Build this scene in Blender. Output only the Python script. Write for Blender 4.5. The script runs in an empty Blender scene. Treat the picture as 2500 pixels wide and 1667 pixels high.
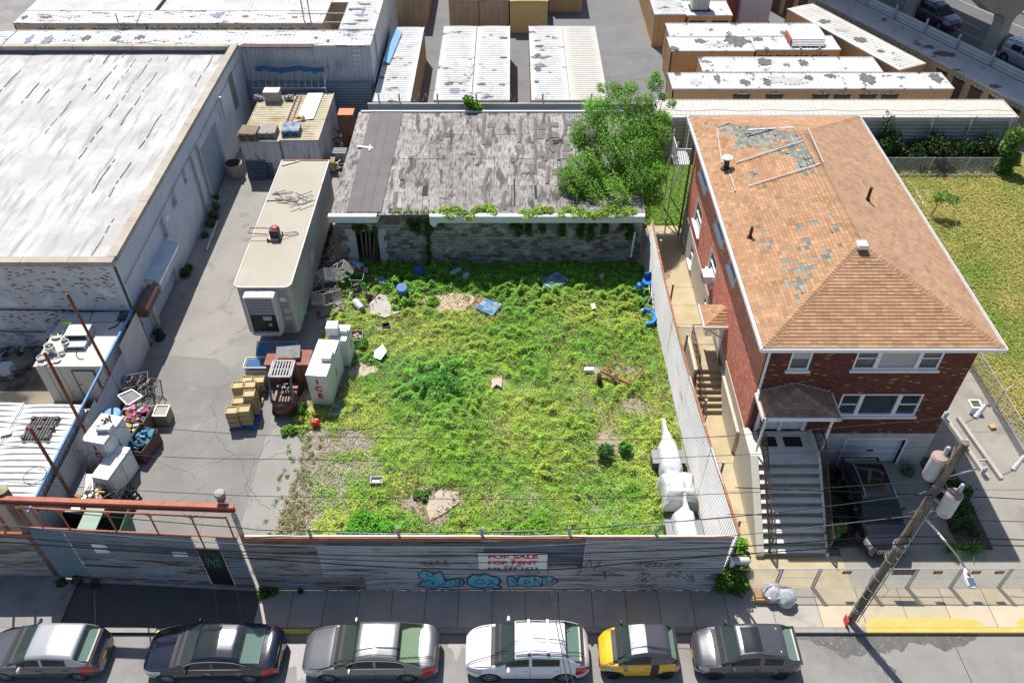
import bpy,math,random
import numpy as np
from mathutils import Vector,Matrix
random.seed(7);RN=np.random.RandomState(11)
SC=bpy.context.scene
COL=SC.collection
R=math.radians
# ---------------------------------------------------------------- camera
F,H,PIT=2022.0,28.5,R(43.1)
cam_d=bpy.data.cameras.new('camera');cam=bpy.data.objects.new('camera',cam_d);COL.objects.link(cam)
cam.location=(0,0,H);cam.rotation_euler=(R(90)-PIT,0,0)
cam_d.sensor_width=36;cam_d.lens=F/2500*36;cam_d.clip_start=0.5;cam_d.clip_end=3000
SC.camera=cam
# ---------------------------------------------------------------- daylight
SUNV=Vector((-0.224,0.573,1.0)).normalized()
w=bpy.data.worlds.new('World');SC.world=w;w.use_nodes=True
nt=w.node_tree;bg=nt.nodes['Background']
sky=nt.nodes.new('ShaderNodeTexSky');sky.sky_type='NISHITA';sky.sun_disc=False
sky.sun_elevation=math.asin(SUNV.z);sky.sun_rotation=math.atan2(SUNV.x,SUNV.y)
nt.links.new(sky.outputs[0],bg.inputs[0]);bg.inputs[1].default_value=0.098
sd=bpy.data.lights.new('sun','SUN');sd.energy=4.8;sd.angle=R(0.5);sd.color=(1.0,0.955,0.88)
so=bpy.data.objects.new('sun',sd);COL.objects.link(so)
so.rotation_euler=SUNV.to_track_quat('Z','Y').to_euler();so.location=(0,0,60)
SC.view_settings.view_transform='Standard';SC.view_settings.look='None'
SC.view_settings.exposure=0.38;SC.view_settings.gamma=1.0
SC.cycles.max_bounces=6;SC.cycles.diffuse_bounces=3;SC.cycles.glossy_bounces=3;SC.cycles.transmission_bounces=4;SC.cycles.transparent_max_bounces=8
def G(px,py,z=0.0):
 "photo sighting -> the point of the horizontal plane z it stands on"
 u=(px-1250)/F;v=(py-833.5)/F
 t=(z-H)/(-math.sin(PIT)-v*math.cos(PIT))
 return Vector((u*t,(math.cos(PIT)-v*math.sin(PIT))*t,z))
def GY(px,py,y):
 "photo sighting -> the point of the vertical plane at distance y"
 u=(px-1250)/F;v=(py-833.5)/F
 t=y/(math.cos(PIT)-v*math.sin(PIT))
 return Vector((u*t,y,H+(-math.sin(PIT)-v*math.cos(PIT))*t))
# ---------------------------------------------------------------- materials
MATS={}
def c4(c):return(c[0],c[1],c[2],1)
def M(name,c1,c2=None,scale=2.0,rough=.85,metal=0.0,lo=.35,hi=.65,stretch=(1,1,1),bump=0.0,bscale=30.0,stain=None,stain2=None,attr=False,spec=.5,coat=0.0,grain=0.0,detail=5.0):
 if name in MATS:return MATS[name]
 m=bpy.data.materials.new(name);m.use_nodes=True;n=m.node_tree;N=n.nodes;L=n.links
 b=N['Principled BSDF'];b.inputs['Roughness'].default_value=rough;b.inputs['Metallic'].default_value=metal
 b.inputs['Specular IOR Level'].default_value=spec
 if coat:b.inputs['Coat Weight'].default_value=coat;b.inputs['Coat Roughness'].default_value=.03
 tc=N.new('ShaderNodeTexCoord');mp=N.new('ShaderNodeMapping');mp.inputs['Scale'].default_value=stretch
 oi=N.new('ShaderNodeObjectInfo');va=N.new('ShaderNodeVectorMath');va.operation='ADD';L.new(tc.outputs['Object'],va.inputs[0]);L.new(oi.outputs['Location'],va.inputs[1])
 L.new(va.outputs[0],mp.inputs[0])
 def noise(sc,dt=5.0,vec=None,ro=.6):
  t=N.new('ShaderNodeTexNoise');t.inputs['Scale'].default_value=sc;t.inputs['Detail'].default_value=dt
  t.inputs['Roughness'].default_value=ro
  L.new(vec or mp.outputs[0],t.inputs['Vector']);return t.outputs['Fac']
 def ramp(f,a,bb):
  r=N.new('ShaderNodeMapRange');r.inputs['From Min'].default_value=a;r.inputs['From Max'].default_value=bb
  L.new(f,r.inputs[0]);return r.outputs[0]
 def mix(f,a,bb,mode='MIX'):
  x=N.new('ShaderNodeMix');x.data_type='RGBA';x.blend_type=mode
  for k,val in((6,a),(7,bb)):
   if isinstance(val,tuple):x.inputs[k].default_value=c4(val)
   else:L.new(val,x.inputs[k])
  if isinstance(f,float):x.inputs[0].default_value=f
  else:L.new(f,x.inputs[0])
  return x.outputs[2]
 if attr:
  at=N.new('ShaderNodeAttribute');at.attribute_name='Col';col=at.outputs['Color']
  if c2:col=mix(ramp(noise(scale),lo,hi),col,mix(1.0,col,tuple(c2),'MULTIPLY'))
 elif c2:col=mix(ramp(noise(scale,detail),lo,hi),tuple(c1),tuple(c2))
 else:
  rgb=N.new('ShaderNodeRGB');rgb.outputs[0].default_value=c4(c1);col=rgb.outputs[0]
 for st in(stain,stain2):
  if st:
   mp2=N.new('ShaderNodeMapping');mp2 .inputs['Scale'].default_value=st[4]if len(st)>4 else(1,1,1)
   mp2 .inputs['Location'].default_value=(3.3*st[1],1.7,5.1)
   L.new(va.outputs[0],mp2 .inputs[0])
   col=mix(ramp(noise(st[1],6,mp2 .outputs[0],.65),st[2],st[3]),col,tuple(st[0]))
 if grain:
  col=mix(ramp(noise(60,3),.3,.7),col,mix(1.0,col,(1-grain,)*3,'MULTIPLY'))
 L.new(col,b.inputs['Base Color'])
 if bump:
  bp=N.new('ShaderNodeBump');bp.inputs['Strength'].default_value=bump;bp.inputs['Distance'].default_value=.02
  L.new(noise(bscale,4),bp.inputs['Height']);L.new(bp.outputs[0],b.inputs['Normal'])
 MATS[name]=m;return m
def MBRICK(name,c1,c2,mortar,axes='xz',bw=.2,bh=.067,ms=.012,special=None,stain=None,rough=.9,bump=.4,third=None,off=.5):
 if name in MATS:return MATS[name]
 m=bpy.data.materials.new(name);m.use_nodes=True;n=m.node_tree;N=n.nodes;L=n.links
 b=N['Principled BSDF'];b.inputs['Roughness'].default_value=rough
 tc=N.new('ShaderNodeTexCoord');sp=N.new('ShaderNodeSeparateXYZ');cb=N.new('ShaderNodeCombineXYZ')
 L.new(tc.outputs['Object'],sp.inputs[0]);L.new(sp.outputs['XYZ'.index(axes[0].upper())],cb.inputs[0]);L.new(sp.outputs['XYZ'.index(axes[1].upper())],cb.inputs[1])
 t=N.new('ShaderNodeTexBrick');L.new(cb.outputs[0],t.inputs['Vector'])
 t.offset=off
 t.inputs['Color1'].default_value=c4((0,0,0));t.inputs['Color2'].default_value=c4((1,1,1));t.inputs['Mortar'].default_value=c4((0,0,0))
 t.inputs['Scale'].default_value=1;t.inputs['Brick Width'].default_value=bw;t.inputs['Row Height'].default_value=bh
 t.inputs['Mortar Size'].default_value=ms;t.inputs['Mortar Smooth'].default_value=.1;t.inputs['Bias'].default_value=0
 cr=N.new('ShaderNodeValToRGB');cr.color_ramp.interpolation='CONSTANT'if(special or third)else 'LINEAR'
 e=cr.color_ramp.elements;e[0].position=0;e[0].color=c4(c1);e[1].position=.5 if(special or third)else 1;e[1].color=c4(c2)
 if third:x=e.new(.25);x.color=c4(third)
 if special:x=e.new(special[1]);x.color=c4(special[0])
 L.new(t.outputs['Color'],cr.inputs[0])
 mx=N.new('ShaderNodeMix');mx.data_type='RGBA';L.new(t.outputs['Fac'],mx.inputs[0]);L.new(cr.outputs[0],mx.inputs[6]);mx.inputs[7].default_value=c4(mortar)
 col=mx.outputs[2]
 ns=N.new('ShaderNodeTexNoise');ns.inputs['Scale'].default_value=1.3;ns.inputs['Detail'].default_value=8;L.new(tc.outputs['Object'],ns.inputs['Vector'])
 if stain:
  r=N.new('ShaderNodeMapRange');r.inputs[1].default_value=stain[1];r.inputs[2].default_value=stain[2];L.new(ns.outputs[0],r.inputs[0])
  m2=N.new('ShaderNodeMix');m2 .data_type='RGBA';L.new(r.outputs[0],m2 .inputs[0]);L.new(col,m2 .inputs[6]);m2 .inputs[7].default_value=c4(stain[0]);col=m2 .outputs[2]
 L.new(col,b.inputs['Base Color'])
 bp=N.new('ShaderNodeBump');bp.inputs['Strength'].default_value=bump;bp.inputs['Distance'].default_value=.01;bp.invert=True
 L.new(t.outputs['Fac'],bp.inputs['Height']);L.new(bp.outputs[0],b.inputs['Normal'])
 MATS[name]=m;return m
# ---------------------------------------------------------------- mesh building
class MB:
 def __init__(s):s.v=[];s.f=[];s.c=[];s.col=(1,1,1);s.mi=[];s.m=0
 def add(s,vs,fs):
  o=len(s.v);s.v+=[tuple(p)for p in vs]
  for f in fs:s.f.append(tuple(o+i for i in f));s.c.append(s.col);s.mi.append(s.m)
  return s
 def box(s,x0,x1,y0,y1,z0,z1,rz=0.0,piv=None,rx=0.0,ry=0.0):
  vs=[Vector((x,y,z))for z in(z0,z1)for y in(y0,y1)for x in(x0,x1)]
  if rz or rx or ry:
   p=Vector(piv)if piv is not None else Vector(((x0+x1)/2,(y0+y1)/2,(z0+z1)/2))
   mt=Matrix.Rotation(rz,3,'Z')@Matrix.Rotation(ry,3,'Y')@Matrix.Rotation(rx,3,'X')
   vs=[p+mt@(q-p)for q in vs]
  return s.add(vs,[(0,2,3,1),(4,5,7,6),(0,1,5,4),(2,6,7,3),(0,4,6,2),(1,3,7,5)])
 def cbox(s,c,d,rz=0.0,rx=0.0,ry=0.0):
  return s.box(c[0]-d[0]/2,c[0]+d[0]/2,c[1]-d[1]/2,c[1]+d[1]/2,c[2]-d[2]/2,c[2]+d[2]/2,rz,c,rx,ry)
 def bar(s,a,b,wd,ht=None,up=(0,0,1)):
  "square bar from a to b"
  a=Vector(a);b=Vector(b);ht=ht or wd;d=(b-a).normalized();u=Vector(up)
  if abs(d.dot(u))>.95:u=Vector((0,1,0))
  sd_=d.cross(u).normalized()*wd/2;up_=sd_.cross(d).normalized()*ht/2
  vs=[p+i*sd_+j*up_ for p in(a,b)for i,j in((-1,-1),(1,-1),(1,1),(-1,1))]
  return s.add(vs,[(0,3,2,1),(4,5,6,7),(0,1,5,4),(1,2,6,5),(2,3,7,6),(3,0,4,7)])
 def cyl(s,a,b,r0,r1=None,n=10,cap=True):
  a=Vector(a);b=Vector(b);r1=r0 if r1 is None else r1;d=(b-a).normalized()
  u=Vector((0,0,1))if abs(d.z)<.9 else Vector((1,0,0));e1=d.cross(u).normalized();e2=d.cross(e1)
  vs=[p+r*(math.cos(t)*e1+math.sin(t)*e2)for p,r in((a,r0),(b,r1))for t in[2*math.pi*i/n for i in range(n)]]
  fs=[(i,(i+1)%n,n+(i+1)%n,n+i)for i in range(n)]
  if cap:fs+=[tuple(range(n-1,-1,-1)),tuple(range(n,2*n))]
  return s.add(vs,fs)
 def tube(s,pts,r,n=6):
  for i in range(len(pts)-1):s.cyl(pts[i],pts[i+1],r,r,n,cap=True)
  return s
 def cable(s,pts,r,n=5):
  pts=[Vector(p)for p in pts];vs=[];fs=[]
  for i,p in enumerate(pts):
   d=(pts[min(i+1,len(pts)-1)]-pts[max(i-1,0)]).normalized()
   u=Vector((0,0,1))if abs(d.z)<.9 else Vector((1,0,0));e1=d.cross(u).normalized();e2=d.cross(e1)
   vs+=[p+r*(math.cos(2*math.pi*k/n)*e1+math.sin(2*math.pi*k/n)*e2)for k in range(n)]
  for i in range(len(pts)-1):
   for k in range(n):fs.append((i*n+k,i*n+(k+1)%n,(i+1)*n+(k+1)%n,(i+1)*n+k))
  fs+=[tuple(range(n-1,-1,-1)),tuple(range((len(pts)-1)*n,len(pts)*n))]
  return s.add(vs,fs)
 def lathe(s,c,prof,n=16,axis='z'):
  "prof: (radius, height) pairs; axis z or y"
  vs=[];c=Vector(c)
  for r,h in prof:
   for k in range(n):
    t=2*math.pi*k/n
    vs.append(c+(Vector((r*math.cos(t),r*math.sin(t),h))if axis=='z'else(Vector((r*math.cos(t),h,r*math.sin(t)))if axis=='y'else Vector((h,r*math.cos(t),r*math.sin(t))))))
  fs=[(i*n+k,i*n+(k+1)%n,(i+1)*n+(k+1)%n,(i+1)*n+k)for i in range(len(prof)-1)for k in range(n)]
  fs+=[tuple(range(n-1,-1,-1)),tuple(range((len(prof)-1)*n,len(prof)*n))]
  return s.add(vs,fs)
 def prism(s,poly,z0,z1):
  n=len(poly);vs=[(p[0],p[1],z0)for p in poly]+[(p[0],p[1],z1)for p in poly]
  return s.add(vs,[tuple(range(n-1,-1,-1)),tuple(range(n,2*n))]+[(i,(i+1)%n,n+(i+1)%n,n+i)for i in range(n)])
 def prism_ax(s,poly,a,b,axis='y'):
  "poly in the plane across the axis, extruded from a to b"
  n=len(poly)
  def P(p,t):return(p[0],t,p[1])if axis=='y'else(t,p[0],p[1])
  vs=[P(p,a)for p in poly]+[P(p,b)for p in poly]
  return s.add(vs,[tuple(range(n-1,-1,-1)),tuple(range(n,2*n))]+[(i,(i+1)%n,n+(i+1)%n,n+i)for i in range(n)])
 def quad(s,a,b,c,d):return s.add([a,b,c,d],[(0,1,2,3)])
 def sheet(s,o,e,up,L,Hh,pitch,depth,shape='sin',horizontal=False,sag=None,thick=0.0):
  "corrugated sheet: origin o, along unit e for L, up for Hh; ribs run up (or along e if horizontal)"
  o=Vector(o);e=Vector(e).normalized();up=Vector(up).normalized();nrm=e.cross(up).normalized()
  A,B,la,lb=(up,e,Hh,L)if horizontal else(e,up,L,Hh)
  prof=[]
  n=max(1,int(round(la/pitch)));p=la/n
  for i in range(n):
   if shape=='sin':
    for k in range(6):prof.append(((i+k/6)*p,depth/2*math.sin(2*math.pi*k/6)))
   else:
    for k,dd in((0,0),(.33,0),(.5,depth),(.83,depth)):prof.append(((i+k)*p,dd))
  prof.append((la,0))
  m=1 if sag is None else 12
  vs=[];fs=[]
  for j in range(m+1):
   for a_,d_ in prof:
    q=o+A*a_+B*(lb*j/m)+nrm*d_
    if sag:q=q+sag((q-o).dot(e)/L,(q-o).dot(up)/Hh)
    vs.append(q)
  k=len(prof)
  for j in range(m):
   for i in range(k-1):fs.append((j*k+i,j*k+i+1,(j+1)*k+i+1,(j+1)*k+i))
  return s.add(vs,fs)
 def build(s,name,mats,parent=None,smooth=False,bevel=0.0,world=True,thick=0.0):
  me=bpy.data.meshes.new(name)
  off=Vector((0,0,0))
  if parent is not None and world:
   q=parent
   while q is not None:off+=q.location;q=q.parent
  if off.length:vv=[(p[0]-off.x,p[1]-off.y,p[2]-off.z)for p in s.v]
  else:vv=s.v
  me.from_pydata(vv,[],s.f)
  if not isinstance(mats,(list,tuple)):mats=[mats]
  for m in mats:me.materials.append(m)
  if len(mats)>1:me.polygons.foreach_set('material_index',s.mi)
  if any(c!=(1,1,1)for c in s.c):
   a=me.color_attributes.new('Col','FLOAT_COLOR','CORNER')
   cc=np.ones((len(me.loops),4),np.float32);i=0
   ct=np.array([len(f)for f in s.f]);cc[:,:3]=np.repeat(np.array(s.c,np.float32),ct,axis=0)
   a.data.foreach_set('color',cc.ravel())
  if smooth:
   me.polygons.foreach_set('use_smooth',[True]*len(me.polygons))
  me.update()
  o=bpy.data.objects.new(name,me);COL.objects.link(o)
  if parent is not None:o.parent=parent
  if smooth=='auto'or smooth is True:
   try:me.set_sharp_from_angle(angle=R(38))
   except Exception:pass
  if bevel:
   md=o.modifiers.new('bevel','BEVEL');md.width=bevel;md.segments=2;md.limit_method='ANGLE';md.angle_limit=R(40)
  if thick:
   md=o.modifiers.new('solid','SOLIDIFY');md.thickness=thick;md.offset=0
  return o
def tag(o,label,cat,group=None,kind=None):
 if label:o['label']=label
 if cat:o['category']=cat
 if group:o['group']=group
 if kind:o['kind']=kind
 return o
def thing(name,label,cat,loc=(0,0,0),rz=0.0,group=None):
 o=bpy.data.objects.new(name,None);COL.objects.link(o);o.empty_display_size=.2
 o.location=loc;o.rotation_euler=(0,0,rz);return tag(o,label,cat,group)
def struct(name,mb,m,**k):
 o=mb.build(name,m,**k);o['kind']='structure';return o
def solo(name,mb,m,label,cat,group=None,**k):return tag(mb.build(name,m,**k),label,cat,group)
def dup(root,loc=None,rz=None,label=None):
 r=root.copy();COL.objects.link(r)
 if loc is not None:r.location=loc
 if rz is not None:r.rotation_euler=(0,0,rz)
 if label:r['label']=label
 for ch in list(root.children):
  c=ch.copy();COL.objects.link(c);c.parent=r
  for g in list(ch.children):
   d=g.copy();COL.objects.link(d);d.parent=c
 return r
def text(name,s,size,mat,parent=None,loc=(0,0,0),rot=(R(90),0,0),depth=.004,sx=1.0,bold=0.0,align='CENTER',world=True,fit=None):
 cu=bpy.data.curves.new(name,'FONT');cu.body=s;cu.size=size;cu.extrude=depth;cu.align_x=align;cu.align_y='CENTER';cu.offset=bold
 t=bpy.data.objects.new('tmp',cu);COL.objects.link(t)
 dg=bpy.context.evaluated_depsgraph_get()
 me=bpy.data.meshes.new_from_object(t.evaluated_get(dg));bpy.data.objects.remove(t)
 if fit:xs_=[v.co.x for v in me.vertices];sx=fit/(max(xs_)-min(xs_))
 me.transform(Matrix.Diagonal((sx,1,1,1)))
 me.materials.clear();me.materials.append(mat);me.name=name
 o=bpy.data.objects.new(name,me);COL.objects.link(o)
 if parent is not None:
  off=Vector((0,0,0))
  if world:
   q=parent
   while q is not None:off+=q.location;q=q.parent
  o.parent=parent;o.location=Vector(loc)-off
 else:o.location=loc
 o.rotation_euler=rot;return o
def lerp(a,b,t):return a+(b-a)*t
def leaves(name,P,size,cols,mat,parent=None,up=.6,aspect=.6,seed=1,kinds=None):
 "P: n x 3 leaf centres, size: n, cols: n x 3; every leaf a small folded rhomb with its own tilt"
 rs=np.random.RandomState(seed);n=len(P);P=np.asarray(P,float);size=np.broadcast_to(np.asarray(size,float),(n,))
 if parent is not None:
  off=Vector((0,0,0));q=parent
  while q is not None:off+=q.location;q=q.parent
  P=P-np.array(off)
 nr=rs.normal(size=(n,3));nr/=np.linalg.norm(nr,axis=1)[:,None];nr[:,2]=np.abs(nr[:,2]);nr=nr*(1-up)+np.array([0,0,1.0])*up
 nr/=np.linalg.norm(nr,axis=1)[:,None]
 a=np.cross(nr,rs.normal(size=(n,3)));a/=np.linalg.norm(a,axis=1)[:,None];b=np.cross(nr,a)
 s=size[:,None]/2;fold=nr*s*.35
 V=np.stack([P-a*s,P-b*s*aspect+fold,P+a*s,P+b*s*aspect+fold],1).reshape(-1,3)
 me=bpy.data.meshes.new(name)
 me.vertices.add(4*n);me.vertices.foreach_set('co',V.astype(np.float32).ravel())
 idx=np.arange(n)[:,None]*4
 T=np.concatenate([idx+np.array([[0,1,2]]),idx+np.array([[0,2,3]])],1).reshape(-1)
 me.loops.add(6*n);me.loops.foreach_set('vertex_index',T.astype(np.int32))
 me.polygons.add(2*n);me.polygons.foreach_set('loop_start',(np.arange(2*n)*3).astype(np.int32));me.polygons.foreach_set('loop_total',np.full(2*n,3,np.int32))
 me.update(calc_edges=True)
 at=me.color_attributes.new('Col','FLOAT_COLOR','CORNER')
 cc=np.ones((n,6,4),np.float32);cc[:,:,:3]=np.asarray(cols,np.float32)[:,None,:]
 at.data.foreach_set('color',cc.ravel());me.materials.append(mat)
 o=bpy.data.objects.new(name,me);COL.objects.link(o)
 if parent is not None:o.parent=parent
 return o
def MLEAF(name='foliage'):
 if name in MATS:return MATS[name]
 m=bpy.data.materials.new(name);m.use_nodes=True;N=m.node_tree.nodes;L=m.node_tree.links
 b=N['Principled BSDF'];b.inputs['Roughness'].default_value=.5;b.inputs['Specular IOR Level'].default_value=.35
 at=N.new('ShaderNodeAttribute');at.attribute_name='Col';L.new(at.outputs['Color'],b.inputs['Base Color'])
 tr=N.new('ShaderNodeBsdfTranslucent');L.new(at.outputs['Color'],tr.inputs[0])
 mx=N.new('ShaderNodeMixShader');mx.inputs[0].default_value=.3
 L.new(b.outputs[0],mx.inputs[1]);L.new(tr.outputs[0],mx.inputs[2]);L.new(mx.outputs[0],N['Material Output'].inputs[0])
 MATS[name]=m;return m
_lat=RN.rand(64,64)
def vn(x,y,s,k=0):
 "value noise 0..1"
 x=np.asarray(x,float)*s+17.3*(k+1);y=np.asarray(y,float)*s+9.1*(k+2)
 xi=np.floor(x).astype(int);yi=np.floor(y).astype(int);fx=x-xi;fy=y-yi
 fx=fx*fx*(3-2*fx);fy=fy*fy*(3-2*fy);g=lambda a,b:_lat[a%64,b%64]
 return(g(xi,yi)*(1-fx)+g(xi+1,yi)*fx)*(1-fy)+(g(xi,yi+1)*(1-fx)+g(xi+1,yi+1)*fx)*fy
def fbm(x,y,s,k=0):return.55*vn(x,y,s,k)+.28*vn(x,y,s*2.1,k+3)+.17*vn(x,y,s*4.7,k+5)
def cjit(base,n,rs,j=.2):return np.clip(np.asarray(base)[None,:]*(1+rs.normal(size=(n,1))*j)*(1+rs.normal(size=(n,3))*j*.3),.003,.9)
# ================================================================ MATERIALS
asphalt=M('asphalt',(.235,.225,.215),(.29,.28,.265),scale=.6,rough=.9,stain=((.16,.16,.165),.35,.52,.75),bump=.25,bscale=50,grain=.18)
asphalt_lane=M('asphalt_lane',(.29,.278,.255),(.35,.335,.305),scale=.35,rough=.93,stain=((.19,.185,.18),.8,.56,.75),stain2=((.36,.34,.3),1.7,.66,.74),bump=.2,bscale=40,grain=.32)
asphalt_new=M('asphalt_new',(.085,.085,.087),(.105,.105,.105),scale=2,rough=.9,grain=.3)
asphalt_yard=M('asphalt_yard',(.155,.155,.16),(.19,.19,.195),scale=.4,rough=.9,stain=((.25,.24,.235),1.1,.62,.75),grain=.15)
concrete=M('concrete',(.42,.385,.33),(.5,.465,.405),scale=.8,rough=.9,stain=((.33,.29,.23),.9,.55,.8),grain=.12)
concrete_grey=M('concrete_grey',(.27,.255,.24),(.33,.315,.295),scale=.8,rough=.9,stain=((.2,.19,.17),1.2,.55,.8),grain=.12)
concrete_tan=M('concrete_tan',(.42,.34,.21),(.5,.42,.28),scale=.8,rough=.9,stain=((.33,.26,.16),1.2,.55,.8),grain=.1)
soil=M('soil',(.30,.25,.18),(.42,.36,.29),scale=2.2,rough=1,stain=((.16,.19,.05),1.4,.5,.62),stain2=((.42,.38,.33),3.0,.62,.7),grain=.3)
lawn_m=M('lawn_ground',(.15,.19,.03),(.30,.27,.07),scale=.5,rough=1,stain=((.38,.32,.14),.8,.55,.72),grain=.35)
yellow_paint=M('yellow_paint',(.56,.37,.08),(.6,.43,.13),scale=3,rough=.7,stain=((.35,.3,.2),5,.62,.7))
curb_yellow=M('curb_yellow',(.55,.5,.06),(.6,.55,.1),scale=3,rough=.7,stain=((.3,.3,.2),4,.6,.7))
white_roof=M('white_roof',(.54,.53,.515),(.42,.41,.40),scale=.45,rough=.8,lo=.4,hi=.6,stain=((.31,.30,.29),1.0,.50,.66,(2.6,.3,1)),stain2=((.27,.26,.25),1.6,.62,.72,(1,.45,1)),bump=.6,bscale=3,grain=.12)
cont_white=M('container_roof_white',(.56,.56,.555),(.47,.47,.47),scale=.8,rough=.7,stain=((.11,.11,.12),.75,.60,.615,(1,1.6,1)),stain2=((.40,.40,.40),1.3,.54,.7))
cont_white2=M('container_roof_worn',(.57,.56,.545),(.48,.48,.47),scale=.8,rough=.7,stain=((.14,.14,.17),1.5,.58,.60,(1.6,.45,1)),stain2=((.45,.44,.43),3,.58,.72))
cont_grey=M('container_roof_grey',(.42,.42,.4),(.62,.62,.6),scale=.5,rough=.8,stain=((.15,.14,.12),1.2,.64,.7))
cont_beige=M('container_roof_beige',(.52,.50,.45),(.46,.44,.40),scale=2,rough=.6)
tan_wall=M('tan_container',(.44,.31,.19),(.50,.36,.225),scale=1.2,rough=.75,stain=((.2,.12,.06),2.5,.62,.78,(1,1,.3)))
orange_wall=M('orange_container',(.53,.335,.165),(.59,.38,.195),scale=1.2,rough=.7,stain=((.25,.14,.06),2.5,.62,.78,(1,1,.3)))
yellow_wall=M('yellow_container',(.6,.43,.17),(.64,.46,.2),scale=1.5,rough=.7)
pale_wall=M('pale_container',(.46,.45,.42),(.55,.54,.51),scale=1,rough=.6,stain=((.27,.25,.22),2.2,.55,.75,(1,1,.25)))
roll_brown=M('roll_door_brown',(.105,.05,.035),(.13,.065,.045),scale=2,rough=.6)
dark=M('dark',(.012,.012,.013),rough=.8);black_steel=M('black_steel',(.02,.02,.022),rough=.45,metal=.3)
steel=M('galvanised',(.42,.43,.44),(.52,.53,.54),scale=3,rough=.45,metal=.5)
steel_dull=M('galvanised_dull',(.33,.33,.33),(.42,.42,.41),scale=3,rough=.6,metal=.3)
white_paint=M('white_paint',(.78,.78,.77),(.7,.7,.69),scale=2,rough=.5)
white_trim=M('white_trim',(.82,.82,.82),rough=.45)
rust=M('rust',(.23,.075,.035),(.36,.13,.06),scale=4,rough=.85,stain=((.1,.04,.025),6,.55,.7))
red_steel=M('red_oxide_steel',(.33,.085,.05),(.40,.13,.08),scale=3,rough=.7,stain=((.18,.06,.04),5,.58,.7))
blue_paint=M('blue_paint',(.04,.2,.42),(.06,.28,.55),scale=4,rough=.6,stain=((.3,.12,.06),5,.55,.62))
wood=M('grey_wood',(.22,.18,.14),(.32,.27,.22),scale=3,rough=.9,stretch=(1,1,.15),stain=((.12,.1,.08),4,.55,.7))
pole_wood=M('pole_wood',(.16,.12,.085),(.25,.2,.15),scale=6,rough=.95,stretch=(1,1,.08),stain=((.08,.065,.05),8,.5,.65,(1,1,.1)),bump=.5,bscale=20)
glass_dark=M('window_glass',(.03,.045,.05),(.06,.085,.09),scale=.8,rough=.06,spec=.8)
whitewash=MBRICK('whitewashed_brick',(.60,.60,.61),(.68,.68,.69),(.36,.36,.37),'xz',ms=.01,stain=((.70,.70,.71),.5,.66),special=((.12,.09,.09),.88),bump=.8)
whitewash_side=M('whitewashed_side',(.52,.54,.60),(.62,.64,.69),scale=.6,rough=.9,stain=((.26,.28,.33),2.2,.6,.75),stain2=((.6,.6,.64),1.4,.6,.75),bump=.4,bscale=8)
coping=M('coping_tile',(.34,.29,.24),(.44,.39,.33),scale=1.2,rough=.85,stain=((.2,.17,.14),3,.6,.75))
corr=M('corrugated_steel',(.52,.49,.455),(.62,.59,.555),scale=.7,rough=.5,metal=.25,stain=((.24,.15,.10),1.4,.60,.72,(.5,1,2.2)),stain2=((.20,.19,.18),2.2,.50,.60,(.13,1,8)))  # stain2: long dark streaks paint in rib shading along with dirt on the ribs
corr_dark=M('corrugated_dark',(.19,.20,.215),(.25,.26,.27),scale=.9,rough=.5,metal=.25,stain=((.08,.08,.085),2.2,.50,.58,(.1,1,8)))  # long dark streaks put rib shading and dirt into the colour
corr_rusty=M('corrugated_rusty',(.34,.31,.28),(.44,.41,.38),scale=.9,rough=.65,metal=.15,stain=((.17,.085,.045),1.2,.52,.62,(.4,1,4)),stain2=((.14,.12,.10),2.2,.52,.62,(.13,1,8)))  # stain is rust; stain2 streaks paint rib shading and dirt
corr_blue=M('corrugated_blue_grey',(.30,.35,.385),(.36,.41,.44),scale=1,rough=.5,metal=.2,stain=((.28,.2,.16),1.3,.66,.74,(2,1,.4)))
corr_side=M('corrugated_side',(.46,.45,.44),(.56,.55,.54),scale=.5,rough=.45,metal=.25,stain=((.33,.31,.3),2.2,.58,.72,(1,.25,3)),stain2=((.42,.22,.13),.9,.64,.72,(1,.3,1)))
corr_rust_top=M('rusty_fence_rail',(.27,.1,.05),(.36,.15,.08),scale=3,rough=.8,stain=((.45,.4,.36),2.5,.6,.66,(.4,1,1)))
block=MBRICK('cinder_block',(.11,.105,.10),(.30,.29,.28),(.16,.15,.14),'xz',bw=.4,bh=.2,ms=.02,stain=((.42,.42,.44),.53,.68),third=(.19,.18,.175),bump=.7)
fascia_m=M('white_fascia',(.6,.66,.7),(.66,.71,.74),scale=1,rough=.5)
cream=M('cream_stucco',(.50,.45,.37),(.56,.51,.43),scale=1.5,rough=.9,stain=((.4,.36,.3),2,.6,.8))
stoneface=M('stone_base',(.45,.42,.40),(.53,.50,.47),scale=2,rough=.9,stain=((.36,.33,.31),3,.55,.7),bump=.5,bscale=6)
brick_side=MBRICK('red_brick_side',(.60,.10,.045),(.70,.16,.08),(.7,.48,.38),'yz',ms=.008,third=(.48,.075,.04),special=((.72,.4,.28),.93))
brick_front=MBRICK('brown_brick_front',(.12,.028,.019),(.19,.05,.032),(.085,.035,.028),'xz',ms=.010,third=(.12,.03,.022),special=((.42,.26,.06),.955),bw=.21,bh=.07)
shingle=M('roof_shingle',(1,1,1),(.86,.84,.82),scale=1.0,rough=.95,attr=True)
painted=M('painted_any',(1,1,1),(.85,.85,.85),scale=2,rough=.6,attr=True)
painted_rough=M('rough_any',(1,1,1),(.7,.7,.7),scale=5,rough=.9,attr=True)
leaf=MLEAF()
bark=M('bark',(.1,.08,.06),(.16,.13,.1),scale=8,rough=1,stretch=(1,1,.2))
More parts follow.
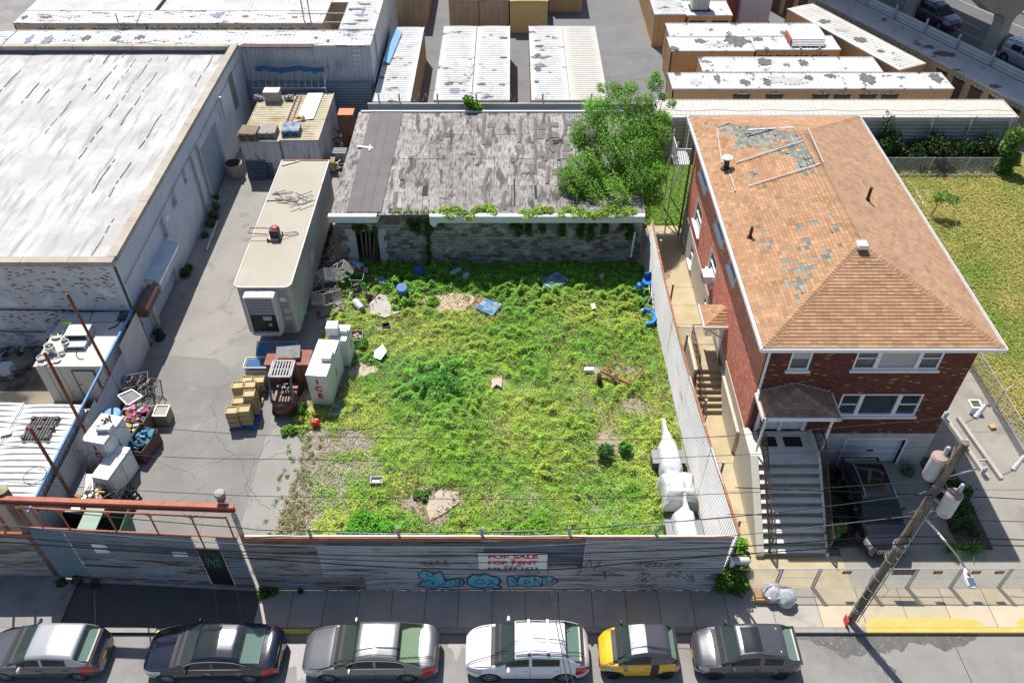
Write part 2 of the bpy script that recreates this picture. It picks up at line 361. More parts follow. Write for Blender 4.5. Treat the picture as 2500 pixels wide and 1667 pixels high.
# ================================================================ SETTING
def slab(name,poly,z0,z1,m):
 a=sum(poly[i][0]*poly[(i+1)%len(poly)][1]-poly[(i+1)%len(poly)][0]*poly[i][1]for i in range(len(poly)))
 if a<0:poly=poly[::-1]
 return struct(name,MB().prism(poly,z0,z1),m)
def rect(x0,x1,y0,y1):return[(x0,y0),(x1,y0),(x1,y1),(x0,y1)]
def sheet_(name,poly,z,m):
 a=sum(poly[i][0]*poly[(i+1)%len(poly)][1]-poly[(i+1)%len(poly)][0]*poly[i][1]for i in range(len(poly)))
 if a<0:poly=poly[::-1]
 mb=MB();mb.add([(p[0],p[1],z)for p in poly],[tuple(range(len(poly)))]);return struct(name,mb,m)
slab('ground',rect(-260,260,-120,380),-.6,0,asphalt)
k=MB();k.box(-60,-13.0,14.80,14.98,0,.15);k.box(-7.35,12.95,14.80,14.98,0,.15);struct('kerb',k,concrete_grey)
k=MB();k.box(12.95,40,14.80,14.98,0,.151);struct('kerb_yellow',k,yellow_paint)
k=MB();k.box(-13.0,-7.35,14.80,14.98,0,.09);k.add([(-16.2,14.8,.15),(-13,14.8,.09),(-13,14.8,0),(-16.2,14.8,0)],[(0,1,2,3)]);struct('kerb_lime',k,curb_yellow)
mb=MB()
def jointed(x0,x1,y0,y1,z,step,m,name,step_y=None):
 mb=MB();x=x0;g=.012
 ys=[y0,y1]if not step_y else[y0+i*(y1-y0)/max(1,round((y1-y0)/step_y))for i in range(max(1,round((y1-y0)/step_y))+1)]
 n=max(1,round((x1-x0)/step));d=(x1-x0)/n
 for i in range(n):
  for a,b in zip(ys,ys[1:]):
   t=.9+.2*random.random();mb.col=(t,t,t*random.uniform(.96,1.01));mb.box(x0+i*d+g,x0+(i+1)*d-g,a+g,b-g,-.05,z+random.uniform(-.004,.004))
 struct(name+'_joints',MB().box(x0,x1,y0,y1,-.04,z-.02),M('joint',(.12,.11,.1),rough=1))
 return struct(name,mb,m)
def MCOLM(name,c1,c2,**k):
 m=M(name,c1,c2,**k);n=m.node_tree;b=n.nodes['Principled BSDF'];src=b.inputs['Base Color'].links[0].from_socket
 at=n.nodes.new('ShaderNodeAttribute');at.attribute_name='Col';x=n.nodes.new('ShaderNodeMix');x.data_type='RGBA';x.blend_type='MULTIPLY';x.inputs[0].default_value=1
 n.links.new(src,x.inputs[6]);n.links.new(at.outputs['Color'],x.inputs[7]);n.links.new(x.outputs[2],b.inputs['Base Color']);return m
pave=MCOLM('pavement_slabs',(.36,.33,.30),(.44,.41,.375),scale=.7,rough=.9,stain=((.27,.24,.2),.9,.56,.8),stain2=((.2,.19,.18),5,.68,.72),grain=.12)
pave_tan=MCOLM('pavement_slabs_tan',(.46,.385,.27),(.53,.46,.345),scale=.7,rough=.9,stain=((.36,.29,.18),.9,.56,.8),grain=.12)
jointed(-9.5,8.0,14.98,16.5,.15,1.25,pave,'pavement')
jointed(8.0,11.4,14.98,16.6,.15,1.6,pave,'pavement_house',None)
jointed(11.4,21.0,14.98,16.6,.15,1.55,pave_tan,'pavement_tan')
jointed(21.0,30,14.98,16.6,.15,1.55,pave,'pavement_right')
jointed(-40,-16.6,14.98,17.2,.15,3.1,M('dull_concrete',(.23,.22,.215),(.29,.28,.27),scale=.8,rough=.9,stain=((.17,.16,.15),1,.5,.7)),'pavement_left')
slab('driveway_apron',[(-16.6,14.98),(-9.5,14.98),(-9.5,16.62),(-16.95,17.1)],-.05,.1,asphalt_new)
def blob_rect(x0,x1,y0,y1,r,z,n=6):
 p=[(x0,y0),(x1,y0)]
 for i in range(n+1):t=i/n*math.pi/2;p.append((x1-r*2.2+r*2.2*math.cos(t),y1-r+r*math.sin(t)))
 for i in range(n+1):t=math.pi/2+i/n*math.pi/2;p.append((x0+r*1.2+r*1.2*math.cos(t),y1-r+r*math.sin(t)))
 return p
sheet_('yellow_marking',blob_rect(12.98,17.3,14.985,15.36,.3,0),.158,yellow_paint)
sheet_('yellow_marking',blob_rect(18.55,23,14.985,15.36,.3,0),.158,yellow_paint)
def ragged(x0,x1,y0,y1,n,jit,seed,z,top=True):
 r=random.Random(seed);pts=[(x0,y1),(x1,y1)];ph=[r.uniform(0,6)for _ in range(5)]
 for i in range(n+1):
  t=i/n;x=lerp(x1,x0,t);e=math.sin(t*math.pi)**.5 if top else 1
  y=lerp(y1,y0,e*(.62+.2*math.sin(9*t+ph[0])+.12*math.sin(23*t+ph[1])+.07*math.sin(57*t+ph[2])+r.uniform(-.05,.05)))
  pts.append((x,y))
 return pts
wet=M('wet_asphalt',(.10,.095,.09),(.14,.135,.125),scale=2,rough=.35,stain=((.3,.29,.28),9,.6,.64))
wet2=M('damp_asphalt',(.17,.165,.16),(.2,.195,.19),scale=2,rough=.5,stain=((.5,.5,.5),22,.62,.66))
sheet_('wet_patch',ragged(10.2,17.0,13.75,14.795,70,1,3,0),.006,wet)
sheet_('wet_patch',ragged(-8.9,-6.2,12.9,14.6,30,1,5,0),.006,wet2)
sheet_('wet_patch',ragged(-2.4,-1.2,13.6,14.795,20,1,8,0),.006,wet2)
mb=MB()
mb.cable([(16.0,14.8,.0),(16.05,13.9,.0),(16.12,12.5,.0),(16.1,11.2,0)],.012,4)
mb.cable([(-12.6,14.8,.0),(-12.4,14.6,.0),(-11.0,14.56,.0),(-8,14.55,0)],.01,4);struct('road_seam',mb,dark)
slab('yard_lane',[(-18.0,16.9),(-9.6,16.6),(-8.9,16.6),(-8.0,26),(-8.0,37),(-9.6,37),(-9.6,48),(-18.0,53)],-.05,.12,asphalt_lane)
slab('lot_soil',[(-9.3,16.65),(7.7,16.65),(7.3,47.5),(-8.0,47.5),(-8.0,26)],-.05,.11,soil)
r=random.Random(4);bl=[(-10.3,26.6),(-10.1,25.6),(-10.0,24.8),(-9.4,23.9),(-9.2,22.6),(-9.3,21.5),(-9.55,20.2),(-9.6,18.6),(-9.6,17.2),(-9.55,16.66)]
LOTL=[]
for a,b in zip(bl,bl[1:]):
 for i in range(5):LOTL.append((lerp(a[0],b[0],i/5)+r.uniform(-.1,.1),lerp(a[1],b[1],i/5)))
sheet_('soil_edge',[(-8.8,16.66)]+[(-7.9,28)]+[(-9.8,30)]+[(-10.3,29)]+LOTL,.126,soil)
slab('neighbour_yard',rect(-60,-18.0,17.2,30.0),-.05,.1,M('neighbour_concrete',(.20,.17,.13),(.29,.25,.19),scale=.5,rough=1,stain=((.05,.045,.04),.45,.45,.6)))
rr=random.Random(2)
sheet_('lane_patch',[(-17.9,29.4),(-14.5,29.1),(-13.6,28.3),(-13.1,29.3),(-11,29.4),(-11,16.8),(-17.7,17.2)],.1245,M('asphalt_lane_old',(.20,.192,.178),(.25,.24,.222),scale=.5,rough=.93,stain=((.3,.285,.26),1.2,.6,.72),bump=.2,bscale=40,grain=.18))
mb=MB()
def crack(x,y,ang,L,z=.124):
 pts=[(x,y,z)]
 a0_=ang
 for i in range(int(L/.12)):
  ang=a0_+rr.uniform(-.9,.9);a0_+=rr.uniform(-.12,.12);x+=.12*math.cos(ang);y+=.12*math.sin(ang);pts.append((x,y,z))
 mb.cable(pts,rr.uniform(.004,.008),4)
for q in((-14,26,-1.2,4),(-15.5,25.5,-.3,3),(-13,24.2,-2.2,3.5),(-12.6,21,-1.4,3),(-11.4,22.7,.2,2),(-15,20,.6,3),(-11,20,-1.9,2.5),(-14,31,.9,3),(-15.8,27.6,-.2,4),(-13.2,27.9,-1.7,5),(-12,23,-1.2,4),(-16,23,-.4,3),(-14.5,22,.3,4),(-13,19.5,.5,3),(-10.8,24,-1.8,4),(-15.2,33,1.2,5),(-14.2,36,1.4,4),(-11.5,26,-2.6,2)):crack(*q)
struct('lane_cracks',mb,M('crack',(.06,.055,.05),rough=1))
slab('storage_yard_ground',rect(-9.7,33,48.4,120),-.05,.004,asphalt_yard)
mb=MB()
rr=random.Random(5)
for q in((-6.5,57.5,.05,3),(-.3,59,.15,2),(6.6,60,.1,5),(7,58.8,.02,4),(6.9,53.5,.1,2),(-6.4,55,.1,1.6),(7.5,64,.03,3),(-.2,64.5,0,1.5)):crack(*q,z=.008)
struct('yard_cracks',mb,M('crack2',(.08,.08,.08),rough=1))
slab('viaduct_road',[(24.5,90),(29.6,66),(38.6,46),(90,46),(90,120),(24.5,120)],-.05,.012,M('road_dark',(.10,.10,.105),(.13,.13,.135),scale=.5,rough=.9))
slab('side_walkway',rect(7.95,9.75,16.6,41.5),-.05,.12,concrete_tan)
slab('front_yard_paving',rect(9.75,12.95,16.6,18.0),-.05,.12,concrete_tan)
slab('driveway',rect(12.95,22.0,16.6,48.0),-.05,.118,M('driveway_concrete',(.27,.255,.22),(.34,.32,.275),scale=.5,rough=.95,stain=((.30,.29,.08),2.2,.66,.74),stain2=((.19,.18,.16),.9,.55,.75),grain=.15))
slab('planting_bed',rect(12.35,14.3,18.4,22.5),-.05,.2,M('bed_soil',(.05,.04,.03),(.08,.07,.05),scale=4,rough=1))
slab('planting_bed',rect(17.7,19.0,18.3,22.9),-.05,.2,MATS['bed_soil'])
slab('lawn',[(22.0,16.6),(45,16.6),(45,50),(33,48.3),(22.0,48.0)],-.05,.1,lawn_m)
slab('back_lawn',rect(7.3,22.0,40.3,48.0),-.05,.13,lawn_m)
slab('dirt_path',[(22.0,16.6),(24.2,16.6),(22.0,30)],-.04,.106,MATS['driveway_concrete'])
mb=MB()
for i in range(1,13):mb.box(8.0,9.75,16.6+i*1.5-.012,16.6+i*1.5+.012,.115,.124)
for i in range(1,5):mb.box(17.7,21.9,18+i*3.2-.012,18+i*3.2+.012,.113,.122)
struct('path_joints',mb,MATS['joint'])
# ================================================================ LEFT BUILDING
def wall_with_openings(mb,axis,c,th,a0,a1,z0,z1,holes):
 "wall along x (axis 'x') or y, at c..c+th, with rectangular holes (a0,a1,z0,z1); cut into butted boxes"
 xs=sorted({a0,a1}|{h[0]for h in holes}|{h[1]for h in holes})
 for p,q in zip(xs,xs[1:]):
  hs=sorted([(h[2],h[3])for h in holes if h[0]<=p+1e-6 and h[1]>=q-1e-6]);z=z0
  for hz0,hz1 in hs+[(z1,z1)]:
   if hz0>z+1e-6:
    if axis=='x':mb.box(p,q,c,c+th,z,hz0)
    else:mb.box(c,c+th,p,q,z,hz0)
   z=max(z,hz1)
bldx=-18.2
b=thing('warehouse','white painted brick warehouse with big flat white roof beside the lane','building',(-30,42,0))
mb=MB();wall_with_openings(mb,'x',30.0,.3,-60,bldx-.3,0,5.15,[]);mb.build('front_wall',whitewash,b)
mb=MB();wall_with_openings(mb,'y',bldx-.3,.3,30.0,53.4,0,5.15,[(31.9,35.1,0,2.0),(30.35,31.4,0,2.0),(42.9,46.3,0,3.65),(39.6,40.1,3.3,4.25),(37.3,38.1,3.2,4.25),(35.25,35.9,2.6,3.8)]);mb.build('side_wall',whitewash_side,b)
mb=MB();mb.box(-60,bldx-.3,53.0,53.3,3,5.2);mb.build('back_wall',M('dark_wall',(.1,.1,.12),rough=.9),b)
rm=MB();nx,ny=90,60;vs=[]
for j in range(ny+1):
 for i in range(nx+1):
  x=lerp(-52,bldx-.3,i/nx);y=lerp(30.3,53.0,j/ny)
  z=4.92+.05*float(vn(x,y,.35))+.035*float(vn(x,y,1.1,2))+.02*float(vn(x,y,3,3));vs.append((x,y,z))
rm.add(vs,[(j*(nx+1)+i,j*(nx+1)+i+1,(j+1)*(nx+1)+i+1,(j+1)*(nx+1)+i)for j in range(ny)for i in range(nx)])
rm.build('roof',white_roof,b,smooth=True)
mb=MB();rs_=random.Random(9)
for i in range(34):
 x=-51+i*.98
 y=31.0
 while y<52.8:
  L_=rs_.uniform(1.0,5.0);on=rs_.random()<(.12+.5*(y>38))*(.5+.5*(x<-20))
  if on:
   n=int(L_/.3)+1;wv=rs_.uniform(.008,.03)
   for k_ in range(n):
    if rs_.random()<.2:continue
    ya=y+k_*.3;o_=.03*math.sin(ya*2+i);ww=wv*rs_.uniform(.5,1.3)
    if ya+.3<52.9:mb.box(x+o_-ww,x+o_+ww,ya,ya+.3,4.9,5.035)
  y+=L_+rs_.uniform(.2,2.5)
mb.build('seam_pattern',M('seam_dirt',(.30,.29,.28),(.48,.47,.46),scale=4,rough=.9),b)
mb=MB()
for a_,b_,c_ in():
 n=12;pts=[(a_+c_*(1+.25*rs_.uniform(-1,1))*math.cos(6.283*k_/n),b_+c_*1.0*(1+.25*rs_.uniform(-1,1))*math.sin(6.283*k_/n))for k_ in range(n)]
 mb=MB();mb.prism(pts,4.95,5.02);mb.build('ponding_stain',M('pond',(.40,.39,.37),(.5,.49,.475),scale=1.5,rough=.85),b)
for nm,lab,pts in(('roof_tear','dark torn hole in roof membrane',[(-33.4,38.2),(-32.9,38.1),(-32.5,38.5),(-32.6,39.6),(-32.9,39.7),(-33.0,38.8)]),('roof_tear','small dark roof tear',[(-31.8,38.3),(-31.5,38.3),(-31.5,38.7),(-31.75,38.7)])):
 mb=MB();mb.prism(pts,4.95,5.04);o=mb.build(nm,M('tear',(.1,.095,.09),rough=1),b)
mb=MB();mb.box(-38,-36.1,38.0,40.3,4.9,5.1);mb.build('roof_hatch',M('hatch',(.07,.05,.045),(.1,.08,.07),rough=.8),b)
mb=MB();rs_=random.Random(3)
x=-60
while x<bldx:L_=min(rs_.uniform(1.4,2.8),bldx-x);mb.box(x+.01,x+L_-.012,29.95,30.38,5.15,5.4);x+=L_
y=30.4
while y<53.4:L_=min(rs_.uniform(1.6,3.4),53.5-y);mb.box(bldx-.42,bldx+.04,y,y+L_-.02,5.15,5.4);y+=L_
x=-60
while x<bldx-.45:L_=min(rs_.uniform(2,4),bldx-.45-x);mb.box(x,x+L_-.03,53.0,53.4,5.2,5.45);x+=L_
mb.build('coping',coping,b)
mb=MB();mb.box(bldx-.02,bldx+.05,29.94,30.05,0,5.1);mb.build('corner_moss_strip',M('moss',(.07,.08,.04),rough=1),b)
mb=MB();mb.cable([(-60,29.9,2.9),(-30,29.88,2.65),(-24,29.9,2.6),(-18.3,29.9,2.45)],.035,5);mb.cable([(-60,29.88,1.2),(-26,29.85,1.25),(-20,29.86,1.15)],.03,5);mb.build('wall_cable',dark,b)
mb=MB();mb.cable([(bldx+.05,30.2,3.9),(bldx+.05,40,4.2),(bldx+.05,53,4.55)],.02,5);mb.build('wall_conduit',steel_dull,b)
def ribdoor(y0,y1,z0,z1,nm,m,lab=None):
 d=MB();d.sheet((bldx-.1,y0,z0),(0,1,0),(0,0,1),y1-y0,z1-z0,.1,.03,horizontal=True);o=d.build(nm,m,b)
 if lab:o['label']=lab
 return o
shut=M('shutter_grey',(.42,.46,.52),(.48,.52,.58),scale=2,rough=.5,stain=((.2,.14,.12),3,.66,.74))
d1=ribdoor(31.9,35.1,.05,1.35,'roller_door',shut,'ribbed grey shutter under the awning')
g=MB()
g.box(bldx-.14,bldx-.1,31.9,35.1,1.35,2.0);g.build('door_back',dark,b)
g=MB()
for i in range(24):g.box(bldx-.08,bldx-.05,31.95+i*.135,31.99+i*.135,1.36,2.0)
g.build('door_grille',steel_dull,b)
ribdoor(30.35,31.4,.05,2.0,'roller_door',shut,'narrow ribbed shutter by the corner')
d=MB();d.box(bldx-.3,bldx-.22,42.9,46.3,0,3.65);d.build('big_door',M('big_door',(.33,.42,.47),(.37,.46,.51),scale=1.5,rough=.6),b)
for y0,y1,z0,z1 in((39.6,40.1,3.3,4.25),(37.3,38.1,3.2,4.25),(35.25,35.9,2.6,3.8)):
 d=MB();d.box(bldx-.3,bldx-.2,y0,y1,z0,z1);d.build('bricked_window',whitewash_side,b)
for y0 in(42.35,41.15):
 d=MB();d.cyl((bldx+.12,y0,.15),(bldx+.12,y0,4.2),.07,n=8);d.box(bldx,bldx+.2,y0-.1,y0+.1,.12,.3);d.build('downpipe',steel_dull,b,smooth=True)
d=MB();d.box(bldx,bldx+.22,35.8,36.1,3.55,3.75);d.build('wall_lamp',white_trim,b)
d=MB();d.cyl((bldx+.25,47.4,3.1),(bldx+.25,47.4,4.7),.09,n=8);d.build('vent_pipe',steel,b,smooth=True)
d=MB();d.box(bldx-.02,bldx+.02,50.2,51.1,2.3,4.6);d.build('panel_door',M('oldgreen',(.2,.22,.16),rough=.8),b)
d=MB();d.prism_ax([(bldx,2.85),(bldx+.55,2.72),(bldx+.72,2.45),(bldx+.72,2.05),(bldx+.66,2.05),(bldx+.66,2.42),(bldx+.5,2.66),(bldx,2.78)],31.95,35.2)
d.build('awning',M('awning_blue',(.33,.4,.5),(.42,.48,.56),scale=2,rough=.5),b)
d=MB();d.lathe((bldx+.42,30.0,2.35),[(.36,0),(.36,1.7)],14,'y');d.build('shutter_box',M('brown_drum',(.10,.055,.05),(.13,.07,.06),scale=3,rough=.6),b,smooth=True)
d=MB();d.box(bldx,bldx+.16,31.45,31.75,0,2.3);d.box(bldx,bldx+.12,35.12,35.22,0,2.3);d.box(bldx,bldx+.12,30.2,30.32,0,2.3);d.build('door_jamb',M('jamb',(.4,.38,.36),(.5,.48,.46),scale=3,rough=.8,stain=((.1,.08,.06),3,.6,.7)),b)
d=MB();d.box(bldx-.02,bldx+.75,30.3,48.5,.1,.14);struct('concrete_threshold',d,concrete_grey)
# ================================================================ ROOFED SHED ON THE LOT
sx0,sx1,sy0,sy1=-9.45,7.0,36.62,47.7
s=thing('block_shed','derelict cinder block shed with patched grey tar roof behind the weedy lot','building',(-1,42,0))
mb=MB();wall_with_openings(mb,'x',sy0,.22,sx0,sx1,0,3.3,[(-8.45,-7.25,0,2.35)]);mb.build('front_wall',block,s)
mb=MB();mb.box(sx0,sx0+.2,sy0+.22,sy1,0,3.3);mb.box(sx1-.2,sx1,sy0+.22,sy1,0,3.3);mb.box(sx0+.2,sx1-.2,sy1-.2,sy1,0,3.3);mb.build('side_walls',MBRICK('cinder_block_side',(.11,.105,.10),(.30,.29,.28),(.16,.15,.14),'yz',bw=.4,bh=.2,ms=.02),s)
mb=MB();mb.box(sx0+.2,sx1-.2,sy0+.3,sy0+3,.12,.14);mb.build('floor_inside',soil,s)
rf=MB();rs_=random.Random(21)
for j in range(4):
 yy0=sy0-.12+j*(sy1-sy0+.2)/4;yy1=yy0+(sy1-sy0+.2)/4-.02
 x=sx0-.15
 while x<sx1:
  ww=rs_.choice((1.1,1.2,1.2,1.3));x1=min(x+ww,sx1+.1)
  t=rs_.uniform(.82,1.12);rf.col=(t,t*.985,t*.96)
  z=3.5+rs_.uniform(-.012,.02);k=4;tl=rs_.uniform(-.02,.02)
  rs_.random();rf.box(x,x1-.02,yy0,yy1,z-.05,z,ry=tl*.6,rx=rs_.uniform(-.004,.006))
  x=x1
rf.build('roof',MCOLM('tar_roof',(.25,.235,.225),(.36,.345,.33),scale=1.6,rough=.95,lo=.4,hi=.6,stain=((.09,.083,.08),.95,.53,.60,(2.4,.5,1)),stain2=((.13,.12,.115),3.6,.50,.62,(2.6,.45,1)),bump=.8,bscale=9),s)
mb=MB();mb.box(sx0,sx1,sy0,sy1,3.3,3.44);mb.build('roof_deck',dark,s)
mb=MB()
tar=M('tar_strip',(.12,.108,.104),(.17,.155,.15),scale=4,rough=.9,bump=.6,bscale=12)
for px,py,L_ in((1185,280,75),(1080,285,60),(1272,290,60),(1305,290,60),(1340,285,60),(1375,280,62),(1335,350,45),(1305,352,70),(1368,352,40),(1168,355,50),(1195,412,95),(1235,468,45),(965,470,50),(1340,405,45),(1045,290,40),(985,410,30),(1258,358,40)):
 a=G(px,py,3.5);b_=G(px-4,py+L_,3.5);pts=[];n=9;bow=rs_.uniform(-.25,.25)
 for i in range(n+1):
  t=i/n;pts.append((lerp(a.x,b_.x,t)+bow*math.sin(t*math.pi)+rs_.uniform(-.03,.03),lerp(a.y,b_.y,t)))
 for(xa,ya),(xb,yb)in zip(pts,pts[1:]):
  wv=rs_.uniform(.09,.13);mb.add([(xa-wv,ya,3.52),(xa+wv,ya,3.53),(xb+wv,yb,3.53),(xb-wv,yb,3.52),(xa,ya,3.57),(xb,yb,3.57)],[(0,4,5,3),(4,1,2,5)])
 if rs_.random()<.75:
  for q in range(rs_.choice((1,2))):
   cx,cy=lerp(a.x,b_.x,.3+.4*q)+rs_.uniform(.3,.5),lerp(a.y,b_.y,.35+.4*q)
   n=4;mb.prism([(cx+rs_.uniform(.26,.36)*math.cos(6.283*(k+.5)/n),cy+rs_.uniform(.36,.5)*math.sin(6.283*(k+.5)/n))for k in range(n)],3.51,3.53)
for cx,cy in((5.2,0),(1.9,0)):pass
for px,py,rad in((1290,425,.75),(1150,375,.5),(1085,330,.5),(1140,285,.6),(1100,480,.45)):
 c=G(px,py,3.5)
 for q in range(9):
  an=rs_.uniform(0,6.28);p0=(c.x+rs_.uniform(-.2,.2),c.y+rs_.uniform(-.3,.3));L_=rad*rs_.uniform(.5,1.4);wv=rs_.uniform(.04,.1)
  dx,dy=math.cos(an),math.sin(an)*.8
  mb.add([(p0[0]-dy*wv,p0[1]+dx*wv,3.525),(p0[0]+dy*wv,p0[1]-dx*wv,3.53),(p0[0]+dx*L_,p0[1]+dy*L_,3.56)],[(0,1,2)])
mb.build('tar_strip_pattern',tar,s)
for px,py,ww,hh in((1038,467,.16,.5),(1308,470,.07,.7),(1256,470,.04,1.3),(1362,347,.3,.25),(880,490,.3,.2),(965,515,.35,.2)):
 c=G(px,py,3.5);mb=MB();mb.box(c.x-ww,c.x+ww,c.y-hh,c.y+hh,3.505,3.528);mb.build('roof_hole',dark,s)
mb=MB();a=G(905,272,3.55);b_=G(985,272,3.55);c=G(930,518,3.55);d=G(845,518,3.55)
mb.add([(a.x,a.y,3.555),(b_.x,b_.y,3.555),(c.x,c.y,3.555),(d.x,d.y,3.555)]+[(q.x,q.y,3.53)for q in(a,b_,c,d)],[(3,2,1,0),(3,7,6,2),(2,6,5,1),(0,4,7,3)])
for t in(.38,.66):
 p=a.lerp(b_,t-.05);q=d.lerp(c,t);mb.bar((p.x,p.y,3.56),(q.x,q.y,3.56),.1,.03)
ro=mb.build('roof_membrane_strip',M('grey_membrane',(.115,.105,.105),(.145,.13,.13),scale=.8,rough=.8),s);ro['label']='smooth dark grey roofing strip on the left of the roof'
mb=MB();mb.box(sx0-.25,-7.15,sy0-.32,sy0-.28,3.12,3.52);mb.box(sx0-.25,-7.15,sy0-.28,sy0-.02,3.48,3.52)
mb.add([(-7.15,sy0-.32,3.12),(-7.15,sy0-.32,3.5),(-6.95,sy0-.1,3.45),(-7.2,sy0-.02,3.0)],[(0,1,2,3)])
mb.build('fascia',fascia_m,s)
mb=MB();mb.box(-4.35,sx1,sy0-.32,sy0-.28,3.12,3.52);mb.box(-4.35,sx1,sy0-.28,sy0-.02,3.48,3.52)
mb.add([(-4.35,sy0-.33,3.5),(-4.35,sy0-.33,3.05),(-4.15,sy0-.4,2.9),(-3.9,sy0-.34,3.1)],[(0,1,2,3)]);mb.build('fascia',fascia_m,s)
mb=MB();mb.box(-7.1,-4.4,sy0-.06,sy0,3.05,3.45);mb.build('bare_lintel',M('rotten',(.12,.1,.08),(.2,.17,.15),scale=4,rough=1),s)
mb=MB();mb.box(sx0,sx1,sy1-.05,sy1+.06,3.44,3.62);mb.build('back_edge_flashing',white_trim,s)
q_=MB()
for i in range(6):
 z=.15+i*.4
 q_.box(-8.85-(.14 if i%2 else 0),-8.45,sy0-.06,sy0+.24,z,z+.39);q_.box(-7.25,-6.95+(.14 if i%2 else 0),sy0-.06,sy0+.24,z,z+.39)
q_.box(-8.6,-7.1,sy0-.04,sy0+.2,2.36,2.56)
q_.build('door_quoins',M('quoin_white',(.42,.43,.45),(.5,.51,.53),scale=3,rough=.9),s)
q_=MB();rs_=random.Random(5)
for i in range(6):q_.bar((-8.3+i*.18,sy0+.5,.15),(-8.35+i*.2+rs_.uniform(-.3,.3),sy0+.6,2.2),.09,.03)
q_.build('stacked_boards',wood,s)
mb=MB();a=G(873,357,3.58);b_=G(910,362,3.58);mb.bar(a,b_,.16,.04);c=G(903,355,3.6);d=G(902,368,3.6);mb.bar(c,d,.09,.04)
solo('plank',mb,white_paint,'white cross-shaped plank lying on the dark strip of the shed roof','plank')
# ================================================================ BRICK HOUSE
def PX(p):
 zz=p[2]-H;fw=p[1]*math.cos(PIT)-zz*math.sin(PIT);dn=-p[1]*math.sin(PIT)-zz*math.cos(PIT)
 return(1250+F*p[0]/fw,833.5+F*dn/fw)
def inpoly(x,y,P):
 c=False;j=len(P)-1
 for i in range(len(P)):
  if(P[i][1]>y)!=(P[j][1]>y)and x<(P[j][0]-P[i][0])*(y-P[i][1])/(P[j][1]-P[i][1])+P[i][0]:c=not c
  j=i
 return c
hx0,hx1,hy0,hy1=9.75,17.65,22.6,39.1
hs=thing('brick_house','two-storey red brick house with peach shingle hip roof and front stair','house',(13.7,30.8,0))
wx=[(36.97,35.3,2.9,4.3),(32.7,31.2,2.95,4.25),(37.4,35.5,5.5,6.6),(32.8,31.0,5.5,6.6),(29.6,28.2,5.5,6.6)]
side_h=[(a[1],a[0],a[2],a[3])for a in wx]
mb=MB();wall_with_openings(mb,'y',hx0,.25,hy0+.25,hy1,2.12,7.4,side_h+[(28.0,28.9,2.12,3.6)]);mb.build('side_wall',brick_side,hs)
mb=MB();wall_with_openings(mb,'y',hx0-.03,.28,hy0+.25,hy1,0,2.12,[(35.6,36.5,.6,1.75),(31.4,32.2,.8,1.7)]);mb.build('side_base',cream,hs)
fr=[(10.62,11.42,5.85,6.92),(13.1,16.4,5.88,7.0),(13.15,16.4,3.22,4.48)]
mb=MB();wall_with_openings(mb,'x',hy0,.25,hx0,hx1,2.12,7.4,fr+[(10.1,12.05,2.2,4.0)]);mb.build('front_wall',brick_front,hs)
mb=MB();wall_with_openings(mb,'x',hy0-.03,.28,hx0,hx1,0,2.12,[(14.1,16.55,0,1.75)]);mb.build('front_base',stoneface,hs)
mb=MB();mb.box(hx1-.25,hx1,hy0+.25,hy1,0,7.4);mb.box(hx0+.25,hx1-.25,hy1-.25,hy1,0,7.4);mb.build('rear_walls',brick_side,hs)
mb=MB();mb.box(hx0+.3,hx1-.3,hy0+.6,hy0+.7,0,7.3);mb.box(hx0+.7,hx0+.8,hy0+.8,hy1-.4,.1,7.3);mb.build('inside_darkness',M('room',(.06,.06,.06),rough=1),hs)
def window(axis,c,a0,a1,z0,z1,splits,inward=.1,blind=None,sill=True,frame=None):
 "frame with mullions; panes as one glass sheet per light"
 fm=MB();t=.07;fm_m=frame or white_trim
 def bx(mb,p,q,r_,s_,d0=-.02,d1=.07):
  if axis=='x':mb.box(p,q,c+d0,c+d1,r_,s_)
  else:mb.box(c+d0,c+d1,p,q,r_,s_)
 bx(fm,a0,a0+t,z0,z1);bx(fm,a1-t,a1,z0,z1);bx(fm,a0+t,a1-t,z1-t,z1);bx(fm,a0+t,a1-t,z0,z0+t)
 for s_,hz in splits:
  if s_ is not None:bx(fm,s_-.08,s_+.08,z0+t,z1-t)
 f=fm.build('window',fm_m,hs)
 edges=[a0+t]+[x for s_,_ in splits if s_ is not None for x in(s_-.08,s_+.08)]+[a1-t]
 for i in range(0,len(edges),2):
  dbl=blind[i//2]if blind else 1
  g=MB();bx(g,edges[i],edges[i+1],z0+t,z1-t,.05,.055)
  g.build('pane',glass_dark if dbl!=2 else M('curtained_glass',(.35,.37,.35),(.42,.44,.42),scale=2,rough=.15),f)
  if dbl==1:
   zm=(z0+z1)/2;g=MB();bx(g,edges[i],edges[i+1],zm-.025,zm+.025,.01,.05);g.build('sash_rail',fm_m,f)
  if dbl==3:
   g=MB();bx(g,edges[i],edges[i+1],zm if False else(z0+z1)/2,z1-t,.044,.05);g.build('blind',M('blind',(.5,.5,.48),rough=.8),f)
 if sill:g=MB();bx(g,a0-.08,a1+.08,z0-.1,z0,-.12,.03);g.build('sill',white_trim,f)
 return f
window('x',hy0+.02,10.62,11.42,5.85,6.92,[],blind=[3])
window('x',hy0+.02,13.1,16.4,5.88,7.0,[(13.98,1),(15.56,1)],blind=[1,2,1])
window('x',hy0+.02,13.15,16.4,3.22,4.48,[(13.98,1),(15.5,1)],blind=[1,0,1])
for a in wx:window('y',hx0+.02,a[1],a[0],a[2],a[3],[])
window('y',hx0+.0,35.6,36.5,.6,1.75,[]);window('y',hx0+.0,31.4,32.2,.8,1.7,[])
mb=MB();mb.sheet((14.1,hy0+.14,.02),(1,0,0),(0,0,1),2.45,1.73,.43,.02,'trap',True);g=mb.build('garage_door',M('garage_white',(.66,.68,.72),(.72,.74,.77),scale=2,rough=.5),hs)
